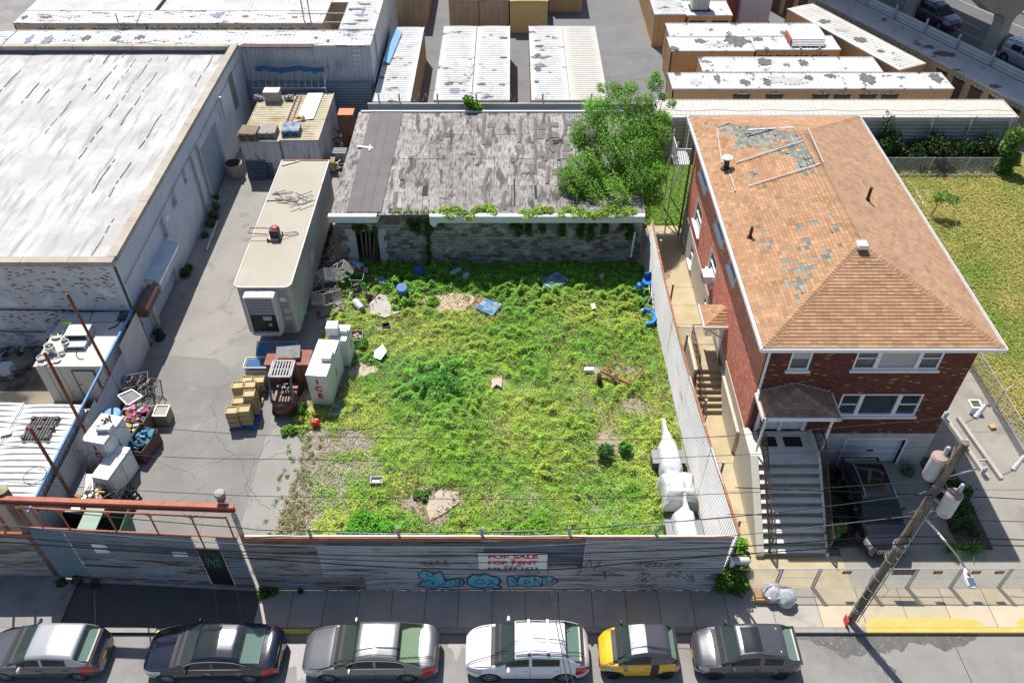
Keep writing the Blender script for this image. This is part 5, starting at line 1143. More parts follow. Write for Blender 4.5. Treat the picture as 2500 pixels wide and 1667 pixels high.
def MGLASS(name,tint,k):
 m=bpy.data.materials.new(name);m.use_nodes=True;N=m.node_tree.nodes;L_=m.node_tree.links;b=N['Principled BSDF'];b.inputs['Base Color'].default_value=c4((tint[0]*.12,tint[1]*.12,tint[2]*.12));b.inputs['Roughness'].default_value=.04;b.inputs['Specular IOR Level'].default_value=.8
 tr=N.new('ShaderNodeBsdfTransparent');tr.inputs[0].default_value=c4(tint);mx=N.new('ShaderNodeMixShader');mx.inputs[0].default_value=k
 L_.new(b.outputs[0],mx.inputs[2]);L_.new(tr.outputs[0],mx.inputs[1]);L_.new(mx.outputs[0],N['Material Output'].inputs[0]);return m
cglass=MGLASS('car_glass_clear',(.62,.80,.80),.30);cglass_dk=MGLASS('car_glass_tint',(.35,.42,.42),.5);gglass=MGLASS('car_glass_green',(.70,.86,.74),.22)
def pw(pts,x):
 "smooth piecewise curve"
 if x<=pts[0][0]:return pts[0][1]
 for(a,p),(b_,q)in zip(pts,pts[1:]):
  if x<=b_:
   t=(x-a)/(b_-a);return lerp(p,q,t)
 return pts[-1][1]
def pws(pts,x,r_=.12):
 return(pw(pts,x-r_)+2*pw(pts,x-r_/2)+2*pw(pts,x)+2*pw(pts,x+r_/2)+pw(pts,x+r_))/8
def car(label,loc,rz,L,W,Hh,paint_m,top,roofp,xw,rw=.33,roof_m=None,rim=None,group='cars parked along the kerb',name='parked_car',belt=None,doors=(),glass=cglass,sideglass=None,corner=.34,tumble=.36,wsx=None,extra=None,tail_round=.3,spokes=7,cladding=False,lights=(.08,.62,.40),plate=None,sunroof=False):
 "x 0 = nose, L = tail. top: (x,z) of bonnet/belt/boot line; roofp: (x,z) of the glasshouse from cowl to rear deck"
 t=thing(name,label,'car',loc,rz,group);W2=W/2;K=dict(world=False)
 zb0=.2
 def w(x):
  f=1.0
  if x<corner*2.2:u=1-x/(corner*2.2);f-=.30*u**2.6
  if x>L-tail_round*2.2:u=1-(L-x)/(tail_round*2.2);f-=.24*u**2.6
  return W2*f*(1-.018*abs(2*x/L-1)**2)
 def arch(x):
  z=0
  for c in xw:
   d=abs(x-c)
   if d<rw+.07:z=max(z,rw+math.sqrt(max(0,(rw+.07)**2-d*d)))
  return z
 def LB(x,s,side=1,arches=True):
  ww=w(x);zt=pws(top,x,.1);cr=.035
  bulge=.0
  sec=[(ww-.10,zb0),(ww-.03,zb0+.1),(ww,.45),(ww*.99,.62 if zt>.72 else zt-.12),(ww*.965,zt-.10),(ww*.90,zt-.018),(ww*.55,zt+cr*.7),(0,zt+cr)]
  if s>=7:y,z=sec[7]
  else:i=int(s);f=s-i;y=lerp(sec[i][0],sec[i+1][0],f);z=lerp(sec[i][1],sec[i+1][1],f)
  if arches and s<4.0:
   az=arch(x)
   if z<az:z=min(az,zt-.13)
  return Vector((x,side*y,z))
 def strip(fn,x0,x1,s0,s1,nx,ns,off=0.0,both=False):
  mb=MB();vs=[];fs=[]
  ss=[lerp(s0,s1,j/ns)for j in range(ns+1)]
  rows=[]
  sides=[(s,1)for s in ss]
  if both:sides=[(s,1)for s in ss]+[(s,-1)for s in ss[::-1][1:]]
  for i in range(nx+1):
   x=lerp(x0,x1,i/nx)
   for s,sd_ in sides:vs.append(fn(x,s,sd_))
  n=len(sides)
  for i in range(nx):
   for j in range(n-1):fs.append((i*n+j,i*n+j+1,(i+1)*n+j+1,(i+1)*n+j))
  if off:
   acc=[Vector((0,0,0))for _ in vs]
   for f in fs:
    a=(vs[f[2]]-vs[f[0]]).cross(vs[f[3]]-vs[f[1]])
    for k in f:acc[k]+=a
   c0=Vector((L/2,0,.4));vv=[]
   for v_,a in zip(vs,acc):
    if a.length<1e-9:a=v_-c0
    a.normalize()
    if a.dot(v_-c0)<0:a=-a
    vv.append(v_+a*off)
   vs=vv
  mb.add(vs,fs);return mb
 xs0=.0
 NX=72
 body=MB();sl=[0,1,2,3,4,4.5,5,5.5,6,6.5,7];prof=[(s,1)for s in sl]+[(s,-1)for s in sl[::-1][1:]];n=len(prof)
 xsr=[0,.02,.06,.12]+[lerp(.18,L-.15,i/NX)for i in range(NX+1)]+[L-.09,L-.04,L-.01,L]
 vs=[]
 for x in xsr:
  for s,sd_ in prof:
   v_=LB(x,s,sd_)
   e=min(x,L-x)
   if e<.12:
    k=(1-e/.12)**2;cz=.5;v_.z=lerp(v_.z,cz,k*.16);v_.y*=1-.05*k
   vs.append(v_)
 fs=[(i*n+j,i*n+j+1,(i+1)*n+j+1,(i+1)*n+j)for i in range(len(xsr)-1)for j in range(n-1)]
 fs+=[tuple(range(n)),tuple(range((len(xsr)-1)*n,len(xsr)*n))[::-1]]
 body.add(vs,fs);bo=body.build('body',paint_m,t,smooth=True,**K)
 mb=MB();mb.box(.25,L-.2,-W2+.24,W2-.24,.16,.5);mb.box(.12,L-.1,-W2+.12,W2-.12,.19,.24)if False else None;mb.build('underbody',dark,t,**K)
 xc,xd=roofp[0][0],roofp[-1][0]
 def GH(x,s,side=1):
  zb_=pws(top,x,.1)-.03;h=max(.002,pws(roofp,x,.10)-zb_);wb_=w(x)*.905;wt_=wb_-tumble*min(h,.62)*.75
  sec=[(wb_,0),(lerp(wb_,wt_,.5)+.012,.5),(wt_,.90),(wt_*.90,.972),(wt_*.5,1.0),(0,1.0)]
  if s>=5:y,z=sec[5]
  else:i=int(s);f=s-i;y=lerp(sec[i][0],sec[i+1][0],f);z=lerp(sec[i][1],sec[i+1][1],f)
  return Vector((x,side*y,zb_+z*h+.02*(1-(y/max(.1,wt_))**2)*min(1,h/.4)))
 gm=strip(GH,xc,xd,0,5,64,25,0,True)
 def solid(f):
  v_=[Vector(gm.v[k])for k in f];x=sum(q.x for q in v_)/4;i_,j_=f[0]//51,f[0]%51;j_=j_ if j_<25 else 49-j_;s=(j_+.5)/5
  if xc+.08<x<rf0_-.06 and s>1.65:return False
  if rf1_+.08<x<xd-.06 and s>2.4:return False
  return not any(a+.02<x<b_-.02 and.3<s<1.5 for a,b_ in doors)
 rf0_,rf1_=roofp[1][0],roofp[-2][0];kp=[k for k,f in enumerate(gm.f)if solid(f)];gm.f=[gm.f[k]for k in kp];gm.c=[gm.c[k]for k in kp];gm.mi=[gm.mi[k]for k in kp];cab=gm.build('cabin',roof_m or paint_m,t,smooth=True,**K)
 rf0,rf1=roofp[1][0],roofp[-2][0]
 mb=MB();zt_=pws(top,(xc+xd)/2,.1)+.045;mb.box(xc-.02,xd+.02,-W2*.86,W2*.86,zt_-.015,zt_);mb.build('cabin_floor',M('cabin_dark',(.03,.03,.033),rough=.9),t,**K)
 mb=MB();mb.box(xc+.12,xc+.62,-W2*.8,W2*.8,zt_,zt_+.05);mb.build('dashboard',M('dash',(.05,.05,.055),rough=.8),t,**K)
 for sx_ in(rf0+.28,rf1-.25):
  if sx_>rf0+.9 or sx_==rf0+.28:
   for sy_ in(-.36,.36):mb=MB();mb.box(sx_,sx_+.14,sy_-.22,sy_+.22,zt_,zt_+.27);mb.box(sx_+.03,sx_+.12,sy_-.11,sy_+.11,zt_+.27,zt_+.36);mb.build('seat',seat_m,t,bevel=.03,**K)
 mb=MB();mb.lathe((xc+.72,-.36,zt_+.08),[(.13,0),(.15,.015),(.13,.03)],14,'x');mb.build('steering_wheel',M('dash',(.05,.05,.055)),t,**K)
 mb=MB();mb.box(rf1+.12,xd-.08,-W2*.7,W2*.7,zt_,zt_+.03);mb.build('parcel_shelf',seat_m,t,**K)
 for sd_ in(1,-1):
  strip(LB,.3,xc-.12,5.12,5.22,10,1,.003).build('bonnet_line',dark,t,**K)if sd_>0 else strip(lambda x,s,_:LB(x,s,-1),.3,xc-.12,5.12,5.22,10,1,.003).build('bonnet_line',dark,t,**K)
 strip(GH,xc+.05,rf0-.03,1.55,5,10,10,.008,True).build('windscreen',glass,t,smooth=True,**K)
 strip(GH,rf1+.05,xd-.03,2.3,5,10,10,.008,True).build('rear_window',glass,t,smooth=True,**K)
 if roof_m and roof_m is not paint_m and not sunroof:pass
 if sunroof:strip(GH,rf0+.12,rf0+.75,3.4,5,6,6,.008,True).build('sunroof',cglass_dk,t,smooth=True,**K)
 for sd_ in(1,-1):
  for a,b_ in doors:
   m_=strip(lambda x,s,_:GH(x,s,sd_),a,b_,.22,1.62,10,4,.008).build('side_window',sideglass or cglass_dk,t,smooth=True,**K)
  if doors and belt is not None:
   st_=strip(lambda x,s,_:GH(x,s,sd_),doors[0][0],doors[-1][1],.05,.2,24,1,.012);st_.build('belt_trim',belt,t,smooth=True,**K)
  for a,b_ in doors:
   mb=strip(lambda x,s,_:LB(x,s,sd_),b_+.03,b_+.042,.6,4.6,1,12,.004);mb.build('door_seam',dark,t,**K)
   hx=b_-.10;p=LB(hx,3.75,sd_);mb=MB();mb.cbox((hx,p.y+sd_*.012,p.z),(.17,.03,.035));mb.build('door_handle',chrome if belt else paint_m,t,bevel=.008,**K)
  h0,h1,hw_=lights
  strip(lambda x,s,_:LB(x,s,sd_),h0,h1,3.1,4.9,8,5,.008).build('headlight',clear_lens,t,smooth=True,**K)
  strip(lambda x,s,_:LB(x,s,sd_),L-hw_,L-.015,3.0,4.6,8,5,.010).build('tail_light',red_lens,t,smooth=True,**K)
  mxx=(wsx or rf0)-.25;p=GH(mxx,0,sd_);mb=MB();mb.lathe((0,0,0),[(.02,-.11),(.07,-.09),(.085,0),(.06,.09),(.01,.1)],10,'y')
  mb.v=[(mxx+q[0]*.8+0,p.y+sd_*.13+q[1],p.z+.09+q[2])for q in mb.v];mb.box(mxx-.03,mxx+.05,min(p.y,p.y+sd_*.08),max(p.y,p.y+sd_*.08),p.z+.01,p.z+.07)
  mb.build('mirror',roof_m if(roof_m and name!='x')else paint_m,t,smooth=True,**K)
 strip(LB,xc-.16,xc+.07,5.3,7,3,6,.012,True).build('cowl',plastic,t,smooth=True,**K)
 mb=MB();mb.bar((xc+.02,-.5,LB(xc,6.4).z+.03),(xc+.12,.05,LB(xc,7).z+.05),.02);mb.bar((xc+.02,.1,LB(xc,7).z+.04),(xc+.12,.55,LB(xc,6.3).z+.05),.02);mb.build('wiper',plastic,t,**K)
 for i,c in enumerate(xw):
  for sd_ in(1,-1):
   y0=sd_*(W2-.20);o=sd_
   mb=MB();mb.lathe((c,y0,rw),[(rw*.62,-o*.02),(rw*.97,-o*.1),(rw,-o*.06),(rw,o*.10),(rw*.95,o*.15),(rw*.66,o*.16),(rw*.64,o*.12)],28,'y');wh=mb.build('wheel',tyre,t,smooth=True,**K)
   mb=MB();mb.lathe((c,y0,rw),[(rw*.66,o*.03),(rw*.66,o*.15),(rw*.60,o*.155),(rw*.59,o*.08)],28,'y');mb.lathe((c,y0,rw),[(.05,o*.1),(.045,o*.155),(.01,o*.16)],12,'y')
   for k in range(spokes):
    a=6.283*k/spokes+.2;p0=Vector((c+.04*math.cos(a),y0+o*.14,rw+.04*math.sin(a)));p1=Vector((c+rw*.62*math.cos(a),y0+o*.135,rw+rw*.62*math.sin(a)));mb.bar(p0,p1,.045,.02,up=(0,1,0))
   mb.build('rim',rim or rim_m,wh,**K)
   mb=MB();mb.lathe((c,y0,rw),[(rw*.64,o*.0),(rw*.6,o*.05)],20,'y');mb.build('brake_disc',M('brake',(.05,.05,.05),rough=.5),wh,**K)
 if cladding:
  for sd_ in(1,-1):
   strip(lambda x,s,_:LB(x,s,sd_),.35,L-.3,0.0,1.6,60,3,.012).build('cladding',plastic,t,**K)
 mb=MB();mb.box(-.012,.02,-.45,.45,.3,.56);mb.build('grille',plastic,t,**K)
 for z_,x_ in((.42,-.02),):mb=MB();mb.box(x_,x_+.01,-.16,.16,z_-.06,z_+.06)
 mb.build('number_plate',plate or orange_plate,t,**K)
 mb=MB();mb.box(L+.0,L+.015,-.26,.04,.5,.62)if plate is None else mb.box(L,L+.012,-.15,.15,.5,.6);mb.build('number_plate',orange_plate,t,**K)
 if extra:extra(t,LB,GH,strip,K)
 return t
Yc=13.86
car('silver-grey hatchback cut off by the left edge of the frame',(-18.42,Yc,0),0,4.1,1.70,1.45,CP('grey_blue_paint',(.11,.115,.135)),[(0,.62),(.15,.74),(.9,.93),(1.2,.97),(3.4,1.02),(3.85,.99),(4.0,.78),(4.1,.62)],[(1.05,.96),(1.85,1.40),(2.5,1.455),(3.35,1.38),(3.95,.97)],(.78,3.35),.31,roof_m=CP('silver_paint',(.42,.43,.45)),doors=((1.45,2.25),(2.35,3.15)),lights=(.08,.7,.55),glass=cglass,spokes=7)
def chrome_frame(t,LB,GH,strip,K):
 for sd_ in(1,-1):strip(lambda x,s,_:GH(x,s,sd_),1.55,3.75,1.66,1.8,24,1,.014).build('window_trim',chrome,t,**K)
car('dark navy sedan with chrome window line, parked before the gate',(-12.82,Yc-.02,0),0,4.72,1.84,1.44,CP('navy_paint',(.010,.013,.026),rough=.14,metal=.2,coat=1),[(0,.60),(.15,.72),(1.1,.92),(1.45,.96),(3.6,1.0),(4.4,1.02),(4.64,.96),(4.72,.7)],[(1.2,.94),(1.95,1.38),(2.6,1.44),(3.3,1.38),(4.2,1.01)],(.88,3.72),.335,belt=chrome,doors=((1.6,2.5),(2.6,3.55)),extra=chrome_frame,sunroof=True,lights=(.08,.75,.5),spokes=10)
car('metallic grey sedan with pale green tinted rear window',(-7.3,Yc,0),0,4.72,1.82,1.46,CP('grey_metal_paint',(.19,.195,.205),rough=.3,metal=.55),[(0,.60),(.15,.72),(1.0,.93),(1.4,.97),(3.6,1.01),(4.4,1.05),(4.64,1.0),(4.72,.7)],[(1.2,.95),(2.0,1.40),(2.6,1.46),(3.3,1.40),(4.15,1.03)],(.93,3.68),.33,belt=chrome,doors=((1.6,2.55),(2.65,3.6)),glass=gglass,lights=(.08,.8,.5),spokes=8,extra=lambda t,LB,GH,strip,K:[strip(lambda x,s,_:GH(x,s,sd_),1.6,3.7,1.66,1.8,24,1,.014).build('window_trim',chrome,t,**K)for sd_ in(1,-1)])
def rack(t,LB,GH,strip,K):
 for sd_ in(1,-1):
  mb=MB();pts=[GH(x,3.05,sd_)+Vector((0,0,.05))for x in(1.75,2.2,2.8,3.3,3.55)];mb.cable([pts[0]-Vector((0,0,.05))]+pts+[pts[-1]-Vector((0,0,.06))],.018,6);mb.build('roof_rail',plastic,t,**K)
 for x in(2.2,2.85):
  a,b_=GH(x,2.95,1)+Vector((0,0,.13)),GH(x,2.95,-1)+Vector((0,0,.13));mb=MB();mb.bar(a,b_,.07,.03);mb.build('crossbar',rim_m,t,**K)
  for q in(a,b_):mb=MB();mb.cbox(q+Vector((0,0,-.06)),(.1,.09,.12));mb.build('rack_foot',plastic,t,bevel=.01,**K)
car('white crossover with roof crossbars and black lower cladding',(-1.62,Yc,0),0,4.3,1.80,1.62,CP('pearl_white_paint',(.72,.72,.73),metal=.0,coat=.9),[(0,.70),(.15,.84),(.95,1.02),(1.2,1.06),(3.2,1.10),(3.95,1.08),(4.2,.95),(4.3,.7)],[(1.05,1.04),(1.75,1.52),(2.4,1.60),(3.4,1.54),(4.08,1.05)],(.85,3.45),.35,doors=((1.4,2.2),(2.3,3.25)),extra=rack,cladding=True,lights=(.1,.6,.5),spokes=9)
def smart_x(t,LB,GH,strip,K):
 for sd_ in(1,-1):
  strip(lambda x,s,_:LB(x,s,sd_),1.72,1.98,.3,4.9,3,14,.012).build('safety_cell',plastic,t,**K)
  strip(lambda x,s,_:LB(x,s,sd_),.78,1.75,.2,1.2,8,3,.012).build('sill_panel',plastic,t,**K)
 strip(GH,1.02,1.55,3.0,5,6,5,.02,True).build('roof_film',M('film',(.55,.55,.56),(.36,.36,.38),scale=2,rough=.25),t,smooth=True,**K)
car('tiny yellow two-seat car with dark roof and black door frame',(3.07,Yc,0),0,2.76,1.58,1.55,CP('yellow_paint_car',(.78,.44,.01),metal=0),[(0,.66),(.12,.82),(.5,.96),(.75,1.03),(1.9,1.06),(2.45,1.08),(2.68,.98),(2.76,.72)],[(.58,1.0),(1.05,1.44),(1.5,1.54),(2.3,1.48),(2.66,1.05)],(.48,2.28),.30,roof_m=CP('charcoal_roof',(.07,.07,.085)),doors=((.85,1.68),),extra=smart_x,lights=(.10,.42,.2),rim=rim_dk,corner=.3)
car('small round dark grey hatchback behind the yellow car',(6.38,Yc,0),0,3.66,1.64,1.49,CP('gunmetal_paint',(.10,.10,.112),metal=.5),[(0,.62),(.12,.76),(.6,.93),(.95,1.0),(2.9,1.03),(3.4,1.03),(3.6,.9),(3.66,.65)],[(.82,.97),(1.45,1.40),(2.0,1.49),(3.0,1.40),(3.58,.98)],(.66,2.97),.31,roof_m=CP('gunmetal_paint',(.10,.10,.112),metal=.5),doors=((1.15,2.1),(2.25,2.9)),sunroof=True,lights=(.10,.42,.2),rim=rim_dk,corner=.36,spokes=10)
def jeep(t,LB,GH,strip,K):
 for sd_ in(1,-1):
  mb=MB();pts=[GH(x,3.05,sd_)+Vector((0,0,.06))for x in(1.9,2.3,3.0,3.6,3.8)];mb.cable(pts,.022,6);mb.build('roof_rail',rim_m,t,**K)
 for i in range(7):
  y=-.42+i*.14;mb=MB()
  for a,b_ in(((-.03,y-.045,.62),(-.01,y-.045,.80)),((-.03,y+.045,.62),(-.01,y+.045,.80)),((-.03,y-.045,.62),(-.03,y+.045,.62)),((-.01,y-.045,.80),(-.01,y+.045,.80))):mb.bar(a,b_,.016)
  mb.build('grille_slot',chrome,t,**K)
 mb=MB();mb.bar((-.035,-.55,.33),(-.035,.55,.33),.03);mb.build('bumper_trim',chrome,t,**K)
car('black sport utility car with slotted chrome grille in the driveway',(14.55,17.75,.118),R(90),4.45,1.84,1.66,CP('black_car_paint',(.012,.012,.014),rough=.12,metal=0,coat=1),[(0,.72),(.12,.92),(.8,1.04),(1.25,1.08),(3.4,1.12),(4.15,1.10),(4.37,.95),(4.45,.72)],[(1.15,1.06),(1.9,1.58),(2.5,1.66),(3.6,1.58),(4.25,1.06)],(.88,3.5),.36,doors=((1.6,2.5),(2.6,3.5)),belt=chrome,extra=jeep,lights=(.1,.5,.4),group='cars off the street',plate=orange_plate)
dv_=math.atan2(vdir.y,vdir.x)
p=G(2185,20,.1)
def far_car(label,near,ang,paint_m,L=4.6,Hh=1.75):
 car(label,near,ang,L,1.85,Hh,paint_m,[(0,.7),(.15,.92),(1.1,1.08),(3.6,1.12),(4.4,1.1),(4.6,.72)],[(1.15,1.08),(1.85,1.62),(2.4,Hh),(4.2,Hh-.06),(4.5,1.1)],(.9,3.7),.36,doors=((1.6,2.5),(2.6,3.5)),group='cars off the street',extra=rack_far)
def rack_far(t,LB,GH,strip,K):
 for i in range(5):
  x=2.3+i*.4;mb=MB();mb.bar(GH(x,3,1)+Vector((0,0,.03)),GH(x,3,-1)+Vector((0,0,.03)),.05,.02);mb.build('roof_strip',plastic,t,**K)
q=G(2330,75,.4);far_car('dark maroon sport utility car between the viaduct columns',(q.x+.25,q.y+.5,.02),R(180)+dv_,CP('maroon_paint_car',(.09,.06,.13)))
q=G(2500,165,.4);far_car('pale blue-white car half out of frame beside the viaduct column',(q.x+1.6,q.y-1.2,.02),R(180)+dv_,CP('bluewhite_paint',(.5,.52,.6)))
car('dark blue car glimpsed between the two storage rows',(-29.4,68.5,.02),R(100),4.4,1.8,1.45,CP('deep_blue',(.02,.025,.07)),[(0,.62),(.15,.76),(1.1,.94),(3.6,1.0),(4.3,.98),(4.4,.7)],[(1.15,.95),(1.9,1.38),(2.5,1.45),(3.3,1.38),(4.1,1.0)],(.85,3.5),.32,doors=((1.6,2.5),(2.6,3.4)),group='cars off the street')
# ================================================================ LANE OBJECTS
GZ=.12
# --- refrigerated trailer
tr=thing('semi_trailer','long beige-roofed grey refrigerated semi-trailer parked in the lane','trailer',(-11.63,35.3,GZ))
def rounded(x0,x1,y0,y1,r,n=5):
 p=[]
 for i in range(n+1):t=math.pi+i/n*math.pi/2;p.append((x0+r+r*math.cos(t),y0+r+r*math.sin(t)))
 for i in range(n+1):t=1.5*math.pi+i/n*math.pi/2;p.append((x1-r+r*math.cos(t),y0+r+r*math.sin(t)))
 return p+[(x1,y1),(x0,y1)]
bp=rounded(-12.9,-10.36,29.85,41.0,.28)
mb=MB();mb.prism(bp,1.15,4.0);mb.build('body',M('trailer_side',(.33,.33,.33),(.40,.40,.395),scale=.6,rough=.45,metal=.2,stain=((.2,.19,.17),1.3,.58,.75,(1,1,.4))),tr)
mb=MB();mb.prism(rounded(-12.93,-10.33,29.82,41.02,.3),4.0,4.06);mb.build('roof',M('trailer_roof',(.37,.33,.265),(.41,.37,.30),scale=.35,rough=.8,stain=((.44,.41,.36),.7,.55,.75)),tr)
mb=MB();P=rounded(-12.96,-10.3,29.79,41.03,.32)
for a,b_ in zip(P,P[1:]+P[:1]):mb.bar((a[0],a[1],4.05),(b_[0],b_[1],4.05),.05,.07)
mb.build('roof_rim',M('rim_cream',(.6,.58,.52),(.5,.3,.25),scale=1,lo=.55,hi=.7,rough=.5),tr)
mb=MB();mb.box(-12.7,-10.5,30.2,40.8,.95,1.15);mb.build('chassis',dark,tr)
for y in(38.2,39.5):
 for x in(-12.65,-10.65):mb=MB();mb.lathe((x,y,.62),[(.5,-.18),(.52,-.1),(.52,.1),(.5,.18)],20,'x');mb.build('wheel',tyre,tr,smooth=True)
for x in(-12.3,-10.9):mb=MB();mb.bar((x,32.6,.15),(x,32.6,1.0),.12);mb.box(x-.15,x+.15,32.45,32.75,.13,.17);mb.build('landing_leg',steel_dull,tr)
ru=MB();ru.box(-12.35,-11.1,29.3,29.86,1.75,3.85);un=ru.build('cooling_unit',black_steel,tr,bevel=.02)
mb=MB()
for x in(-12.42,-11.1):mb.box(x,x+.09,29.22,29.86,1.6,3.9)
mb.box(-12.33,-11.1,29.22,29.86,3.82,3.92);mb.box(-12.33,-11.1,29.2,29.4,1.55,1.72);mb.build('unit_frame',M('old_white',(.5,.49,.46),(.6,.59,.56),scale=3,rough=.6,stain=((.3,.15,.1),4,.6,.68)),un)
mb=MB()
for i in range(10):mb.box(-12.3,-11.12,29.26,29.29,2.85+i*.095,2.875+i*.095)
for i in range(9):mb.box(-12.28+i*.14,-12.265+i*.14,29.25,29.285,2.83,3.8)
mb.build('unit_grille',M('grille_white',(.6,.6,.6),rough=.5),un)
mb=MB();mb.box(-11.75,-11.35,29.285,29.3,2.45,2.7);mb.box(-11.55,-11.4,29.285,29.3,2.1,2.25);mb.build('data_plate',M('plate_green',(.35,.42,.38),rough=.5),un)
for z in(2.55,2.12):
 mb=MB();mb.add([(-10.98,29.835,z),(-10.74,29.835,z-.2),(-10.5,29.835,z),(-10.74,29.835,z+.2)],[(0,1,2,3)]);mb.build('placard',M('placard',(.6,.6,.62),(.42,.42,.44),scale=6,rough=.5),tr)
mb=MB();mb.box(-10.95,-10.68,29.83,29.845,3.15,3.42);mb.build('sticker',white_paint,tr);text('fleet_number','15',.26,M('number_yellow',(.5,.5,.35),rough=.6),tr,(-10.55,29.83,3.28),bold=.01)
mb=MB();mb.box(-10.35,-10.34,30.2,30.9,1.5,2.1);mb.build('side_sticker',M('teal_sticker',(.15,.4,.45),(.4,.5,.5),scale=4,rough=.5),tr)
mb=MB();mb.box(-10.35,-10.34,33.8,34.8,2.0,2.9);mb.build('side_sticker',M('worn_sticker',(.5,.5,.5),(.3,.3,.3),scale=5,rough=.6),tr)
mb=MB();mb.box(-12.9,-10.36,40.98,41.05,4.02,4.1);mb.build('rear_red_trim',red_steel,tr)
p=G(672,580,4.1)
mc=thing('lawn_mower','small red and black push machine lying on the trailer roof','mower',(p.x,p.y,4.06))
mb=MB();mb.box(p.x-.28,p.x+.32,p.y-.3,p.y+.3,4.12,4.2);mb.build('deck',steel_dull,mc)
mb=MB();mb.box(p.x-.2,p.x+.25,p.y-.2,p.y+.25,4.2,4.62);mb.build('bag',black_steel,mc,bevel=.04)
mb=MB();mb.lathe((p.x+.05,p.y+.1,4.6),[(.2,0),(.18,.08),(.08,.13)],12);mb.build('engine_cover',M('engine_red',(.4,.03,.03),rough=.5),mc,smooth=True)
mb=MB();mb.cable([(p.x-.2,p.y+.35,4.4),(p.x-.6,p.y+.38,4.4),(p.x-1.25,p.y+.36,4.42),(p.x-1.27,p.y-.05,4.4),(p.x-.3,p.y-.08,4.35)],.025,6);mb.cable([(p.x+.3,p.y,4.3),(p.x+.7,p.y+.1,4.12),(p.x+1.1,p.y+.3,4.1),(p.x+.95,p.y+.5,4.1),(p.x+.4,p.y+.3,4.15)],.02,5);mb.build('handle',M('handle_brown',(.08,.05,.04),rough=.5),mc)
for sx_ in(-.3,.3):
 for sy_ in(-.28,.28):mb=MB();mb.lathe((p.x+sx_,p.y+sy_,4.15),[(.09,-.03),(.09,.03)],12,'x');mb.build('wheel',tyre,mc)
rs_=random.Random(14)
sticks=[]
for i in range(16):
 px,py=(rs_.uniform(672,745),rs_.uniform(462,500))if i<12 else(rs_.uniform(720,760),rs_.uniform(488,515))
 p=G(px,py,4.1);an=rs_.uniform(-.9,.6)if i<12 else.7;L_=rs_.uniform(.5,1.3);z=4.09+.012*i
 mb=MB();mb.bar((-L_/2,0,0),(L_/2,0,.03),.05,.03);o=mb.build('stick',M('stick_dark',(.12,.11,.1),(.3,.3,.3),scale=3,rough=.8));o.location=(p.x,p.y,z);o.rotation_euler=(0,0,an)
 tag(o,'one of the thin sticks scattered on the trailer roof','stick','sticks scattered on the trailer roof')
p=G(688,404,4.1);q=G(726,400,4.1);mb=MB();mb.bar(p,G(730,393,4.1),.1,.04);solo('plank',mb,M('plank_beige',(.5,.45,.36),rough=.8),'beige plank at the rear end of the trailer roof','plank')
# --- the two white cold-store boxes
beige_roof=M('beige_box_roof',(.40,.355,.25),(.47,.42,.32),scale=.8,rough=.8,stain=((.32,.24,.12),1.1,.52,.65),stain2=((.2,.17,.13),3,.64,.7))
dirty_white=M('dirty_white_box',(.52,.52,.54),(.60,.60,.61),scale=.9,rough=.6,stain=((.13,.11,.1),1.7,.57,.68,(1.5,1,.35)))
container('dirty white cold box with rust-streaked doors, left of the two',(-16.8,45.7),6.0,2.42,wall=dirty_white,roofm=beige_roof,group='cold boxes in the loading corner',name='cold_box',category='container')
container('dirty white cold box with open cornered doors, right of the two',(-14.33,45.85),6.2,2.35,wall=dirty_white,roofm=beige_roof,group='cold boxes in the loading corner',name='cold_box',category='container')
def pallet(mb,x,y,z,w_=1.1,d_=1.1,n=8):
 for i in range(n):xx=-w_/2+(i+.5)*w_/n;mb.box(x+xx-w_/n*.36,x+xx+w_/n*.36,y-d_/2,y+d_/2,z+.1,z+.125)
 for q in(-1,0,1):mb.box(x-w_/2,x+w_/2,y+q*d_*.43-.045,y+q*d_*.43+.045,z+.02,z+.1)
 for i in(0,n//2,n-1):xx=-w_/2+(i+.5)*w_/n;mb.box(x+xx-.05,x+xx+.05,y-d_/2,y+d_/2,z,z+.02)
def pallets(px,py,z,n,m,label,rz=0.0,w_=1.1,group=None,base=None):
 p=G(px,py,z)if base is None else Vector(base)
 proto=None
 for i in range(n):
  lab=label if n==1 else label+(', topmost',', bottom one',', second from bottom',', third from bottom',', fourth from bottom')[0 if i==n-1 else i+1]
  if proto is None:
   mb=MB();pallet(mb,0,0,0,w_);proto=mb.build('pallet',m);tag(proto,lab,'pallet',group or 'pallets in stacks');proto.location=(p.x,p.y,z);proto.rotation_euler=(0,0,rz)
  else:
   o=proto.copy();COL.objects.link(o);o.location=(p.x+rs_.uniform(-.04,.04),p.y+rs_.uniform(-.04,.04),z+i*.13);o.rotation_euler=(0,0,rz+rs_.uniform(-.05,.05));o['label']=lab
pallets(610,335,2.66,4,M('brown_pallet',(.26,.2,.15),(.34,.27,.2),scale=3,rough=.9),'brown slatted pallet stacked on the left cold box',R(90))
pallets(657,328,2.66,3,M('grey_pallet',(.34,.31,.28),(.42,.39,.36),scale=3,rough=.9),'pale grey pallet stacked at the seam of the cold boxes',R(90))
pallets(712,322,2.66,3,M('blue_pallet',(.13,.2,.32),(.42,.46,.5),scale=2,lo=.4,hi=.6,rough=.8),'blue-sided pallet stacked on the right cold box',R(94))
p=G(668,245,2.66);t=thing('condenser_box','grey metal box unit standing on the left cold box roof','air conditioner',(p.x,p.y,2.66))
mb=MB();mb.box(p.x-.5,p.x+.5,p.y-.35,p.y+.35,2.66,3.35);mb.build('casing',M('unit_brown',(.3,.27,.25),(.36,.33,.31),scale=2,rough=.6),t,bevel=.02)
